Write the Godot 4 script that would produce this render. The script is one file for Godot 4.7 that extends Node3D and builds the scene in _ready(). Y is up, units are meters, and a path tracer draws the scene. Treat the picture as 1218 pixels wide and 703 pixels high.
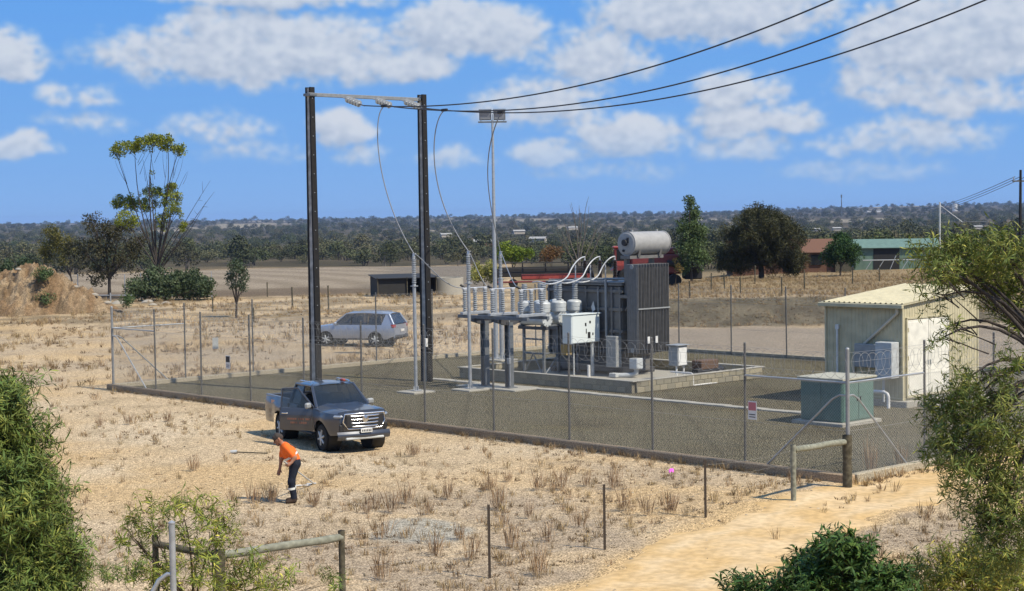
extends Node3D
# A rural electrical substation seen from a rise: fenced gravel compound, ute, worker, farmland behind.
# World: y up, metres. Camera stands at (0, EYE, 0) and looks along -z.

const EYE := 6.3
const FOCAL := 2000.0          # pixels of the 1218 x 703 photograph
const TILT := 0.0472           # camera pitch down
const ROLL := 0.0157
const YAW := -0.8203           # the compound is turned 47 degrees
var ORIGIN := Vector3(-15.11, 0, -63.31)
var AX := Vector3(0.682, 0, 0.7314)
var BX := Vector3(-0.7314, 0, 0.682)
var taken := {}
var M := {}
var rng := RandomNumberGenerator.new()
var n1 := FastNoiseLite.new()
var n2 := FastNoiseLite.new()
var n3 := FastNoiseLite.new()

# ------------------------------------------------------------------ mesh builder
class MB:
	var v := PackedVector3Array()
	var n := PackedVector3Array()
	var c := PackedColorArray()
	var ix := PackedInt32Array()
	var col := Color.WHITE
	var xf := Transform3D()
	func put(p: Vector3, nn: Vector3) -> int:
		v.append(xf * p); n.append((xf.basis * nn).normalized()); c.append(col)
		return v.size() - 1
	func face(a: int, b: int, d: int) -> void:
		ix.append(a); ix.append(d); ix.append(b)
	func tri(a: Vector3, b: Vector3, d: Vector3) -> void:
		var nn := (b - a).cross(d - a).normalized()
		face(put(a, nn), put(b, nn), put(d, nn))
	func quad(a: Vector3, b: Vector3, d: Vector3, e: Vector3) -> void:
		var nn := (d - a).cross(e - b).normalized()
		var i := put(a, nn); put(b, nn); put(d, nn); put(e, nn)
		face(i, i + 1, i + 2); face(i, i + 2, i + 3)
	func hexa(p: Array) -> void:  # eight corners: bottom 0-3 counter-clockwise from above, top 4-7
		quad(p[3], p[2], p[1], p[0]); quad(p[4], p[5], p[6], p[7])
		for i in 4:
			var j := (i + 1) % 4
			quad(p[i], p[j], p[j + 4], p[i + 4])
	func box(at: Vector3, s: Vector3, b := Basis()) -> void:
		var h := s / 2
		var p := []
		for y in [-h.y, h.y]:
			for q in [Vector2(-h.x, h.z), Vector2(h.x, h.z), Vector2(h.x, -h.z), Vector2(-h.x, -h.z)]:
				p.append(at + b * Vector3(q.x, y, q.y))
		hexa(p)
	func cbox(at: Vector3, s: Vector3, k := 0.02, b := Basis()) -> void:  # chamfered box
		var h := s / 2
		k = minf(k, minf(h.x, minf(h.y, h.z)) * 0.9)
		var f := func(x: float, y: float, z: float, ax: int) -> Vector3:
			var w := Vector3(x * h.x, y * h.y, z * h.z)
			if ax != 0: w.x -= x * k
			if ax != 1: w.y -= y * k
			if ax != 2: w.z -= z * k
			return at + b * w
		for sgn in [-1.0, 1.0]:
			for ax in 3:
				var q := []
				for e in [Vector2(-1, -1), Vector2(1, -1), Vector2(1, 1), Vector2(-1, 1)]:
					var w := Vector3(sgn, e.x, e.y) if ax == 0 else (Vector3(e.y, sgn, e.x) if ax == 1 else Vector3(e.x, e.y, sgn))
					q.append(f.call(w.x, w.y, w.z, ax))
				if sgn > 0: quad(q[0], q[1], q[2], q[3])
				else: quad(q[3], q[2], q[1], q[0])
		for ax in 3:
			var a1 := (ax + 1) % 3
			var a2 := (ax + 2) % 3
			for e in [Vector2(-1, -1), Vector2(1, -1), Vector2(1, 1), Vector2(-1, 1)]:
				var lo := Vector3.ZERO
				lo[a1] = e.x; lo[a2] = e.y; lo[ax] = -1
				var hi := lo
				hi[ax] = 1
				var p0: Vector3 = f.call(lo.x, lo.y, lo.z, a1)
				var p1: Vector3 = f.call(hi.x, hi.y, hi.z, a1)
				var p2: Vector3 = f.call(hi.x, hi.y, hi.z, a2)
				var p3: Vector3 = f.call(lo.x, lo.y, lo.z, a2)
				if e.x * e.y > 0: quad(p3, p2, p1, p0)
				else: quad(p0, p1, p2, p3)
		for x in [-1.0, 1.0]:
			for y in [-1.0, 1.0]:
				for z in [-1.0, 1.0]:
					var t0: Vector3 = f.call(x, y, z, 0)
					var t1: Vector3 = f.call(x, y, z, 1)
					var t2: Vector3 = f.call(x, y, z, 2)
					if x * y * z > 0: tri(t0, t1, t2)
					else: tri(t2, t1, t0)
	func frustum(at: Vector3, to: Vector3, s0: Vector2, s1: Vector2) -> void:
		var p := []
		for k in 2:
			var s: Vector2 = (s0 if k == 0 else s1) / 2
			var o := at if k == 0 else to
			for q in [Vector2(-1, 1), Vector2(1, 1), Vector2(1, -1), Vector2(-1, -1)]:
				p.append(o + Vector3(q.x * s.x, 0, q.y * s.y))
		hexa(p)
	static func across(d: Vector3) -> Vector3:
		return d.cross(Vector3.UP if absf(d.normalized().y) < 0.9 else Vector3.RIGHT).normalized()
	func lathe(o: Vector3, d: Vector3, prof: Array, seg := 12, smooth := false) -> void:  # prof: Vector2(along, radius)
		d = d.normalized()
		var e := across(d)
		var g := d.cross(e)
		for k in prof.size() - 1:
			var a: Vector2 = prof[k]
			var b: Vector2 = prof[k + 1]
			var sl := Vector2(-(b.y - a.y), b.x - a.x).normalized()
			var first := v.size()
			for s in seg + 1:
				var an := TAU * s / seg
				var r := e * cos(an) + g * sin(an)
				var nn := (d * sl.x + r * sl.y)
				put(o + d * a.x + r * a.y, nn); put(o + d * b.x + r * b.y, nn)
			for s in seg:
				var i := first + 2 * s
				face(i, i + 2, i + 3); face(i, i + 3, i + 1)
	func cyl(a: Vector3, b: Vector3, r0: float, r1 := -1.0, seg := 10, cap := true) -> void:
		if r1 < 0: r1 = r0
		var l := (b - a).length()
		var prof := [Vector2(0, r0), Vector2(l, r1)]
		if cap: prof = [Vector2(0, 0), Vector2(0, r0), Vector2(l, r1), Vector2(l, 0)]
		lathe(a, b - a, prof, seg)
	func tube(pts: Array, r, seg := 6, cap := true) -> void:
		var e := Vector3.ZERO
		var first := v.size()
		var cnt := pts.size()
		for k in cnt:
			var d: Vector3 = (pts[mini(k + 1, cnt - 1)] - pts[maxi(k - 1, 0)])
			d = d.normalized()
			if k == 0: e = across(d)
			else: e = (e - d * e.dot(d)).normalized()
			var g := d.cross(e)
			var rr: float = r[k] if r is Array else r
			for s in seg:
				var an := TAU * s / seg
				var q := e * cos(an) + g * sin(an)
				put(pts[k] + q * rr, q)
		for k in cnt - 1:
			for s in seg:
				var s2 := (s + 1) % seg
				var i := first + k * seg
				face(i + s, i + s2, i + seg + s2); face(i + s, i + seg + s2, i + seg + s)
		if cap:
			for s in range(1, seg - 1):
				face(first, first + s + 1, first + s)
				var l := first + (cnt - 1) * seg
				face(l, l + s, l + s + 1)
	func sheet(rows: Array) -> void:  # rows of equal length; smooth normals; (next column) x (next row) points out
		var first := v.size()
		var h := rows.size()
		var w: int = rows[0].size()
		for i in h:
			for j in w:
				var du: Vector3 = rows[i][mini(j + 1, w - 1)] - rows[i][maxi(j - 1, 0)]
				var dv: Vector3 = rows[mini(i + 1, h - 1)][j] - rows[maxi(i - 1, 0)][j]
				var nn := du.cross(dv)
				if nn.length() < 1e-9: nn = Vector3.UP
				put(rows[i][j], nn.normalized())
		for i in h - 1:
			for j in w - 1:
				var a := first + i * w + j
				face(a, a + 1, a + w + 1); face(a, a + w + 1, a + w)
	func prism(poly: PackedVector2Array, z0: float, z1: float) -> void:  # polygon in xy (counter-clockwise), pushed along z
		var t := Geometry2D.triangulate_polygon(poly)
		for k in range(0, t.size(), 3):
			var a := poly[t[k]]
			var b := poly[t[k + 1]]
			var d := poly[t[k + 2]]
			if (b - a).cross(d - a) < 0:
				var q := b
				b = d; d = q
			tri(Vector3(a.x, a.y, z1), Vector3(b.x, b.y, z1), Vector3(d.x, d.y, z1))
			tri(Vector3(a.x, a.y, z0), Vector3(d.x, d.y, z0), Vector3(b.x, b.y, z0))
		for k in poly.size():
			var a := poly[k]
			var b := poly[(k + 1) % poly.size()]
			quad(Vector3(a.x, a.y, z0), Vector3(b.x, b.y, z0), Vector3(b.x, b.y, z1), Vector3(a.x, a.y, z1))
	func mesh() -> ArrayMesh:
		var a := []
		a.resize(Mesh.ARRAY_MAX)
		a[Mesh.ARRAY_VERTEX] = v; a[Mesh.ARRAY_NORMAL] = n; a[Mesh.ARRAY_COLOR] = c; a[Mesh.ARRAY_INDEX] = ix
		var m := ArrayMesh.new()
		m.add_surface_from_arrays(Mesh.PRIMITIVE_TRIANGLES, a)
		return m

# ------------------------------------------------------------------ naming and placing
func numbered(called: String) -> String:
	if not taken.has(called):
		taken[called] = 0
		return called
	taken[called] += 1
	return "%s_%03d" % [called, taken[called]]

func tag(o: Node3D, label: String, category: String, group := "", kind := "") -> Node3D:
	if label: o.set_meta("label", label)
	if category: o.set_meta("category", category)
	if group: o.set_meta("group", group)
	if kind: o.set_meta("kind", kind)
	return o

func thing(called: String, label: String, category: String, at := Vector3.ZERO, turn := 0.0, group := "") -> Node3D:
	var o := Node3D.new()
	o.name = numbered(called)
	add_child(o)
	o.position = at
	o.rotation.y = turn
	return tag(o, label, category, group)

func part(called: String, b, m: Material, parent: Node3D) -> MeshInstance3D:
	var o := MeshInstance3D.new()
	o.name = called
	o.mesh = b.mesh() if b is MB else b
	o.material_override = m
	parent.add_child(o, true)
	return o

func structure(called: String, b, m: Material, at := Vector3.ZERO, turn := 0.0) -> MeshInstance3D:
	var o := MeshInstance3D.new()
	o.name = numbered(called)
	o.mesh = b.mesh() if b is MB else b
	o.material_override = m
	add_child(o)
	o.position = at
	o.rotation.y = turn
	o.set_meta("kind", "structure")
	return o

func copy(o: Node3D, label := "") -> Node3D:
	var base := o.name.rstrip("0123456789").rstrip("_")
	var r: Node3D = o.duplicate()
	r.name = numbered(base)
	add_child(r)
	if label: r.set_meta("label", label)
	return r

func many(called: String, mesh: Mesh, m: Material, xfs: Array, cols: Array, parent: Node3D) -> MultiMeshInstance3D:
	var mm := MultiMesh.new()
	mm.transform_format = MultiMesh.TRANSFORM_3D
	mm.use_colors = true
	mm.mesh = mesh
	mm.instance_count = xfs.size()
	for i in xfs.size():
		mm.set_instance_transform(i, xfs[i])
		mm.set_instance_color(i, cols[i] if i < cols.size() else Color.WHITE)
	var o := MultiMeshInstance3D.new()
	o.name = called
	o.multimesh = mm
	o.material_override = m
	parent.add_child(o, true)
	return o

func ray(u: float, v: float) -> Vector3:
	var x := u - 609.0
	var y := 351.5 - v
	var xr := cos(ROLL) * x + sin(ROLL) * y
	var yr := cos(ROLL) * y - sin(ROLL) * x
	var d := Vector3(xr / FOCAL, yr / FOCAL, -1)
	return Vector3(d.x, cos(TILT) * d.y + sin(TILT) * d.z, -sin(TILT) * d.y + cos(TILT) * d.z)

func px(u: float, v: float, y := 0.0) -> Vector3:  # where that photo pixel meets the level y
	var d := ray(u, v)
	return Vector3(0, EYE, 0) + d * ((y - EYE) / d.y)

func deep(u: float, v: float, depth: float) -> Vector3:  # that pixel at a known distance
	var d := ray(u, v)
	return Vector3(0, EYE, 0) + d * (depth / -d.z)

func C(x: float, z: float, y := 0.0) -> Vector3:  # compound axes to world
	return ORIGIN + AX * x + BX * z + Vector3(0, y, 0)

func toC(p: Vector3) -> Vector2:
	var d := p - ORIGIN
	return Vector2(d.dot(AX), d.dot(BX))

func rf(a: float, b: float) -> float:
	return rng.randf_range(a, b)

func on_ground(p: Vector3) -> Vector3:
	return Vector3(p.x, height(p.x, p.z), p.z)

# ------------------------------------------------------------------ materials
func noise_image(size: int, freq: float, octaves: int, lo: float, hi: float, sd: int, kind := FastNoiseLite.TYPE_SIMPLEX_SMOOTH) -> Image:
	var f := FastNoiseLite.new()
	f.noise_type = kind
	f.seed = sd
	f.frequency = freq
	f.fractal_octaves = octaves
	var im := f.get_seamless_image(size, size)
	im.convert(Image.FORMAT_L8)
	var b := im.get_data()
	var lut := PackedByteArray()
	lut.resize(256)
	for i in 256:
		lut[i] = int(clampf(lerpf(lo, hi, i / 255.0), 0, 1) * 255)
	for i in b.size():
		b[i] = lut[b[i]]
	return Image.create_from_data(size, size, false, Image.FORMAT_L8, b)

func mat(color: Color, rough := 0.8, metal := 0.0, tex: Texture2D = null, scale := 1.0, spec := 0.5) -> StandardMaterial3D:
	var m := StandardMaterial3D.new()
	m.albedo_color = color.linear_to_srgb()
	m.roughness = rough
	m.metallic = metal
	m.metallic_specular = spec
	if tex:
		m.albedo_texture = tex
		m.uv1_triplanar = true
		m.uv1_world_triplanar = true
		m.uv1_scale = Vector3.ONE * scale
	return m

func vmat(rough := 0.9, tex: Texture2D = null, scale := 1.0, back := Color.BLACK) -> StandardMaterial3D:
	var m := mat(Color.WHITE, rough, 0.0, tex, scale, 0.3)
	m.vertex_color_use_as_albedo = true
	if back != Color.BLACK:
		m.backlight_enabled = true
		m.backlight = back
	return m

func bumped(m: StandardMaterial3D, im: Image, amount: float) -> StandardMaterial3D:
	var k: Image = im.duplicate()
	k.convert(Image.FORMAT_RGBA8)
	k.bump_map_to_normal_map(amount)
	m.normal_enabled = true
	m.normal_texture = ImageTexture.create_from_image(k)
	return m

func make_materials() -> void:
	var soft := noise_image(512, 0.012, 5, 0.86, 1.05, 11)
	var fine := noise_image(512, 0.06, 3, 0.55, 1.15, 12)
	var streak_src := noise_image(256, 0.02, 4, 0.6, 1.1, 13)
	streak_src.resize(512, 64)
	streak_src.resize(512, 512)
	var tsoft := ImageTexture.create_from_image(soft)
	var tfine := ImageTexture.create_from_image(fine)
	var tstreak := ImageTexture.create_from_image(streak_src)
	M.tsoft = tsoft; M.tfine = tfine
	# grit for the ground: coarse and fine noise with scattered pebbles and dark crumbs
	var g1 := noise_image(1024, 0.02, 5, 0.72, 1.1, 21)
	var g2 := noise_image(1024, 0.08, 4, -0.2, 1.2, 22)
	var b1 := g1.get_data()
	var b2 := g2.get_data()
	rng.seed = 5
	for i in b1.size():
		var k := (b1[i] / 255.0) * (0.58 + 0.56 * b2[i] / 255.0)
		b1[i] = int(clampf(k, 0, 1) * 255)
	for k in 5200:
		var cx := rng.randi() % 1024
		var cy := rng.randi() % 1024
		var r := 1 + rng.randi() % 3
		var tone := rf(0.25, 0.5) if rng.randf() < 0.62 else rf(0.9, 1.0)
		for dy in range(-r, r + 1):
			for dx in range(-r, r + 1):
				if dx * dx + dy * dy <= r * r:
					b1[((cy + dy) & 1023) * 1024 + ((cx + dx) & 1023)] = int(tone * 255)
	var grit := Image.create_from_data(1024, 1024, false, Image.FORMAT_L8, b1)
	M.ground = bumped(vmat(1.0, ImageTexture.create_from_image(grit), 0.23), grit, 2.5)
	M.ground.metallic_specular = 0.1
	M.track = bumped(vmat(1.0, tsoft, 0.6), fine, 1.0)
	M.track.metallic_specular = 0.1
	# crushed rock of the compound
	var stones := noise_image(1024, 0.045, 1, -0.1, 1.0, 31, FastNoiseLite.TYPE_CELLULAR)
	var sb := stones.get_data()
	var g3 := noise_image(1024, 0.06, 2, -0.7, 1.6, 32).get_data()
	var rb := PackedByteArray()
	rb.resize(1024 * 1024 * 3)
	for i in sb.size():
		var k := clampf(g3[i] / 255.0, 0, 1)
		var w := b1[i] / 255.0
		var a := 0.24 + 0.48 * k * k * k + 0.2 * (w - 0.6)
		rb[3 * i] = int(clampf(a * 1.03, 0, 1) * 255)
		rb[3 * i + 1] = int(clampf(a * 0.97, 0, 1) * 255)
		rb[3 * i + 2] = int(clampf(a * 0.8, 0, 1) * 255)
	var gim := Image.create_from_data(1024, 1024, false, Image.FORMAT_RGB8, rb)
	M.gravel = bumped(mat(Color(0.74, 0.74, 0.74), 1.0, 0, ImageTexture.create_from_image(gim), 0.29, 0.1), Image.create_from_data(1024, 1024, false, Image.FORMAT_L8, g3), 2.0)
	M.gravel.vertex_color_use_as_albedo = true
	M.concrete = mat(Color(0.5, 0.47, 0.4), 0.95, 0, tfine, 0.8, 0.2)
	M.kerb = mat(Color(0.5, 0.37, 0.24), 0.95, 0, tfine, 0.7, 0.2)
	M.kerb_pale = mat(Color(0.5, 0.44, 0.33), 0.95, 0, tfine, 0.7, 0.2)
	M.block = [mat(Color(0.42, 0.38, 0.28), 0.95, 0, tfine, 1.1, 0.2), mat(Color(0.37, 0.34, 0.26), 0.95, 0, tfine, 1.3, 0.2), mat(Color(0.46, 0.41, 0.3), 0.95, 0, tfine, 0.9, 0.2)]
	M.mortar = mat(Color(0.3, 0.27, 0.21), 1.0, 0, tfine, 1.0, 0.1)
	M.galv = mat(Color(0.46, 0.48, 0.5), 0.5, 0.55, tsoft, 0.9)
	M.galv_dark = mat(Color(0.2, 0.215, 0.23), 0.55, 0.5, tsoft, 0.9)
	M.galv_mid = mat(Color(0.3, 0.31, 0.315), 0.55, 0.4, tsoft, 0.9)
	M.wire = mat(Color(0.34, 0.34, 0.33), 0.6, 0.3)
	M.post = mat(Color(0.13, 0.13, 0.127), 0.6, 0.35, tsoft, 1.5)
	M.rust = mat(Color(0.013, 0.011, 0.01), 0.75, 0.1, tstreak, 0.6)
	M.stobie = mat(Color(0.56, 0.54, 0.5), 0.95, 0, tstreak, 0.5, 0.2)
	M.porcelain = mat(Color(0.36, 0.38, 0.4), 0.3, 0, tsoft, 1.5)
	M.porcelain_white = mat(Color(0.5, 0.51, 0.52), 0.3, 0, tsoft, 1.5)
	M.porcelain_dark = mat(Color(0.03, 0.02, 0.018), 0.3, 0)
	M.alu = mat(Color(0.62, 0.62, 0.62), 0.4, 0.6)
	M.cable = mat(Color(0.3, 0.31, 0.33), 0.55, 0.4)
	M.cable_dark = mat(Color(0.05, 0.055, 0.065), 0.6, 0.1)
	M.paint_grey = mat(Color(0.165, 0.158, 0.15), 0.55, 0, tsoft, 0.55)
	M.paint_grey_dark = mat(Color(0.075, 0.075, 0.08), 0.5, 0, tsoft, 0.6)
	M.paint_mid = mat(Color(0.3, 0.31, 0.31), 0.5, 0, tsoft, 0.7)
	M.paint_light = mat(Color(0.5, 0.52, 0.52), 0.45, 0, tsoft, 0.6)
	M.cabinet = mat(Color(0.62, 0.67, 0.67), 0.45)
	M.white = mat(Color(0.72, 0.71, 0.68), 0.55, 0, tsoft, 0.4)
	M.black = mat(Color(0.012, 0.012, 0.013), 0.6)
	M.rubber = mat(Color(0.018, 0.018, 0.018), 0.9, 0, tfine, 3.0)
	M.cream = mat(Color(0.54, 0.485, 0.32), 0.55, 0, tsoft, 0.35)
	M.cream_roof = M.cream
	M.door_white = mat(Color(0.8, 0.77, 0.67), 0.55, 0, tsoft, 0.4)
	M.green_box = mat(Color(0.115, 0.2, 0.17), 0.5, 0, tsoft, 0.8)
	M.lid = mat(Color(0.55, 0.52, 0.4), 0.7, 0, tfine, 1.0)
	M.timber = mat(Color(0.33, 0.33, 0.26), 0.95, 0, tstreak, 1.3, 0.15)
	M.timber_dark = mat(Color(0.14, 0.125, 0.09), 0.95, 0, tstreak, 1.3, 0.15)
	M.bark = mat(Color(0.1, 0.085, 0.075), 0.95, 0, tfine, 1.6, 0.1)
	M.bark_pale = mat(Color(0.2, 0.18, 0.16), 0.95, 0, tfine, 1.6, 0.1)
	M.twig = mat(Color(0.13, 0.1, 0.07), 0.95, 0, tfine, 2.0, 0.1)
	M.soil = bumped(vmat(1.0, ImageTexture.create_from_image(grit), 0.15), grit, 8.0)
	M.rock = mat(Color(0.5, 0.45, 0.37), 0.95, 0, tfine, 0.9, 0.1)
	M.leaf = vmat(0.6, null, 1.0, Color(0.5, 0.55, 0.2))
	M.leaf.metallic_specular = 0.35
	M.far_leaf = vmat(0.85, null, 1.0, Color(0.2, 0.22, 0.08))
	M.straw = vmat(0.95, null, 1.0, Color(0.3, 0.26, 0.16))
	M.red = mat(Color(0.17, 0.03, 0.028), 0.5, 0, tsoft, 0.5)
	M.red_bright = mat(Color(0.34, 0.06, 0.045), 0.5, 0, tsoft, 0.5)
	M.glass = mat(Color(0.012, 0.015, 0.018), 0.06, 0.0)
	M.ute = mat(Color(0.06, 0.064, 0.078), 0.28, 0.45)
	M.ute.clearcoat_enabled = true
	M.ute.clearcoat = 1.0
	M.ute.clearcoat_roughness = 0.06
	M.pane = mat(Color(0.02, 0.025, 0.03), 0.03)
	M.pane.transparency = BaseMaterial3D.TRANSPARENCY_ALPHA
	M.pane.albedo_color.a = 0.45
	M.suv = mat(Color(0.28, 0.32, 0.4), 0.32, 0.45)
	M.suv.clearcoat_enabled = true
	M.suv.clearcoat = 1.0
	M.suv.clearcoat_roughness = 0.08
	M.chrome = mat(Color(0.75, 0.76, 0.78), 0.18, 1.0)
	M.plastic = mat(Color(0.02, 0.02, 0.022), 0.55)
	M.lamp_glass = mat(Color(0.3, 0.33, 0.38), 0.1, 0.3)
	M.tail = mat(Color(0.3, 0.012, 0.012), 0.2)
	M.orange_print = mat(Color(0.22, 0.1, 0.065), 0.6)
	M.green_roof = mat(Color(0.14, 0.22, 0.17), 0.6, 0, tsoft, 0.2)
	M.green_wall = M.green_roof
	M.tiles = mat(Color(0.23, 0.125, 0.085), 0.9, 0, tfine, 0.5, 0.2)
	M.brick = mat(Color(0.2, 0.11, 0.075), 0.95, 0, tfine, 0.6, 0.2)
	M.far_wall = mat(Color(0.4, 0.36, 0.31), 0.9, 0, tsoft, 0.1)
	M.far_roof = mat(Color(0.36, 0.35, 0.33), 0.6, 0, tsoft, 0.1)
	M.iron_black = mat(Color(0.022, 0.021, 0.02), 0.8, 0, tsoft, 0.3)
	M.sign_red = mat(Color(0.45, 0.14, 0.16), 0.6)
	M.pink = mat(Color(0.75, 0.12, 0.62), 0.6)

# ------------------------------------------------------------------ sky
var puffs := []  # azimuth, elevation, half width, half height (degrees), strength
func cloud_field(az: float, el: float) -> float:
	var wx := az + n2.get_noise_2d(az * 9.0, el * 13.0) * 0.55
	var wy := el + n2.get_noise_2d(az * 9.0 + 400.0, el * 13.0) * 0.35
	var e := 0.0
	if absf(az) < 22.0 and el < 11.0:
		for p in puffs:
			var dx: float = (wx - p[0]) / p[2]
			var dy: float = (wy - p[1]) / p[3]
			if dy < 0: dy *= 1.45
			var q := dx * dx + dy * dy
			if q < 1.6: e = maxf(e, p[4] * (1.0 - q / 1.6))
	var wide := n1.get_noise_2d(az * 1.1 + 60.0, el * 2.6) * 1.5 + 0.16
	var inside := 1.0 - smoothstep(17.5, 21.5, absf(az)) 
	inside *= 1.0 - smoothstep(7.6, 10.0, el)
	e = lerpf(clampf(wide, 0.0, 1.0), e, inside)
	var f := n3.get_noise_2d(az * 13.0, el * 19.0) + 0.6 * n2.get_noise_2d(az * 42.0, el * 63.0)
	return e * 1.35 - 0.05 + f * 0.72 * (0.3 + minf(e, 0.5))

func sky_color(az: float, el: float) -> Color:
	var t := clampf(el / 9.0, 0, 1)
	var base := Color(0.49, 0.635, 0.82).lerp(Color(0.34, 0.565, 0.825), pow(t, 0.75))
	base = base.lerp(Color(0.28, 0.5, 0.78), smoothstep(9.0, 70.0, el))
	if el <= 0.0: return Color(0.49, 0.635, 0.82)
	var d := cloud_field(az, el)
	var low := smoothstep(0.2, 3.2, el)
	var a := smoothstep(0.1, 0.78, d) * (0.28 + 0.56 * low)
	var above := cloud_field(az + 0.25, el + 0.4)  # thinner towards the sun: brighter rim
	var lit := clampf(0.62 + (d - above) * 0.75 + n2.get_noise_2d(az * 24.0 + 9.0, el * 40.0) * 0.5, 0, 1)
	var cl := Color(0.62, 0.65, 0.71).lerp(Color(0.785, 0.785, 0.8), lit)
	return base.lerp(cl, a)

func make_sky() -> Image:
	for p in [[330, 72, 165, 40, 0.9], [300, 40, 60, 25, 0.8], [490, 82, 45, 22, 0.9], [330, 2, 110, 14, 0.9], [28, 80, 42, 30, 0.95], [45, 178, 34, 13, 0.8], [80, 123, 16, 12, 0.6], [410, 157, 32, 21, 0.9], [425, 186, 30, 12, 0.5],
			[560, 42, 75, 34, 0.95], [620, 60, 35, 25, 0.6], [850, 22, 118, 40, 1.0], [715, 72, 55, 34, 0.8], [1120, 62, 98, 52, 1.05], [1180, 40, 60, 40, 1.0], [1075, 110, 80, 30, 0.65], [880, 115, 50, 24, 0.75], [895, 145, 65, 20, 0.8], [750, 165, 58, 28, 0.85],
			[650, 128, 75, 32, 0.65], [650, 183, 42, 16, 0.75], [1085, 170, 80, 25, 0.62], [1150, 125, 70, 22, 0.7], [880, 178, 55, 17, 0.6], [990, 175, 30, 14, 0.5], [260, 160, 60, 22, 0.5], [300, 185, 60, 15, 0.42], [115, 150, 45, 12, 0.4], [130, 120, 30, 14, 0.45], [720, 205, 90, 14, 0.4], [1010, 208, 90, 14, 0.45], [540, 190, 45, 14, 0.55], [290, 55, 60, 30, 0.7]]:
		puffs.append([(p[0] - 609.0) * 0.02855, (257.0 - p[1] - 0.0157 * (p[0] - 609.0)) * 0.0286, p[2] * 0.0286 * 1.25, p[3] * 0.0286 * 1.25, p[4]])
	var small := Image.create(512, 256, false, Image.FORMAT_RGB8)
	for y in 256:
		for x in 512:
			small.set_pixel(x, y, sky_color(wrapf((x + 0.5) / 512.0 * 360.0, -180.0, 180.0), 90.0 - (y + 0.5) / 256.0 * 180.0))
	small.resize(4096, 2048, Image.INTERPOLATE_CUBIC)
	var win := Image.create(524, 160, false, Image.FORMAT_RGB8)  # finer where clouds are seen closely
	for y in 160:
		for x in 524:
			win.set_pixel(x, y, sky_color((x - 262 + 0.5) / 4096.0 * 360.0, 90.0 - (1024 - 160 + y + 0.5) / 2048.0 * 180.0))
	small.blit_rect(win, Rect2i(262, 0, 262, 160), Vector2i(0, 1024 - 160))
	small.blit_rect(win, Rect2i(0, 0, 262, 160), Vector2i(4096 - 262, 1024 - 160))
	return small

# ------------------------------------------------------------------ terrain
var track := []
func seg_dist(p: Vector2, a: Vector2, b: Vector2) -> float:
	var t := clampf((p - a).dot(b - a) / (b - a).length_squared(), 0, 1)
	return p.distance_to(a + (b - a) * t)

func profile(r: float, pts: Array) -> float:
	for k in pts.size() - 1:
		if r < pts[k + 1][0]:
			var t: float = (r - pts[k][0]) / (pts[k + 1][0] - pts[k][0])
			return lerpf(pts[k][1], pts[k + 1][1], clampf(t, 0, 1))
	return pts[-1][1]

const FALL := [[0, 0.0], [135, 0.0], [180, -0.6], [420, -5.8], [900, -12.5], [1600, -13.0], [2600, -9.0], [4200, -2.5], [6000, 3.2], [9500, 5.0]]
const FALL_RIGHT := [[0, 0.0], [190, 0.0], [420, -5.0], [900, -11.0], [1600, -10.0], [2600, -4.0], [4200, 6.0], [6000, 19.0], [9500, 20.0]]
func height(x: float, z: float) -> float:
	var r := sqrt(x * x + z * z)
	var ang := atan2(x, -z)
	var right := smoothstep(0.06, 0.26, ang)
	var h := lerpf(profile(r, FALL), profile(r, FALL_RIGHT), right)
	if r > 300: h += n1.get_noise_2d(x * 0.12, z * 0.12) * minf((r - 300) / 400.0, 1.0) * 3.0
	if r > 3000: h += n1.get_noise_2d(x * 0.02 + 90, z * 0.02) * 5.0
	if z > -18: h += 4.7 * (1.0 - smoothstep(2.0, 17.0, -z))
	var p := toC(Vector3(x, 0, z))
	var out := maxf(maxf(-p.x, p.x - 33.6), maxf(p.y, -25.4 - p.y))
	var k := smoothstep(0.3, 4.0, out)
	if k > 0.0 and r < 400:
		h += k * (n1.get_noise_2d(x * 1.2, z * 1.2) * 0.16 + n2.get_noise_2d(x * 4.0, z * 4.0) * 0.05)
		if r < 110: h += k * n3.get_noise_2d(x * 14.0, z * 14.0) * 0.035
	# bank behind the service road on the right
	if r > 80 and r < 260:
		var bx := smoothstep(2.0, 8.0, x - (r - 95.0) * 0.2)
		h += bx * 1.25 * smoothstep(92.5, 99.0, -z + n1.get_noise_2d(x * 2.0, z) * 1.2) * (1.0 - 0.75 * smoothstep(115.0, 160.0, r)) * (1.0 - smoothstep(190.0, 240.0, r))
	return h

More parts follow.
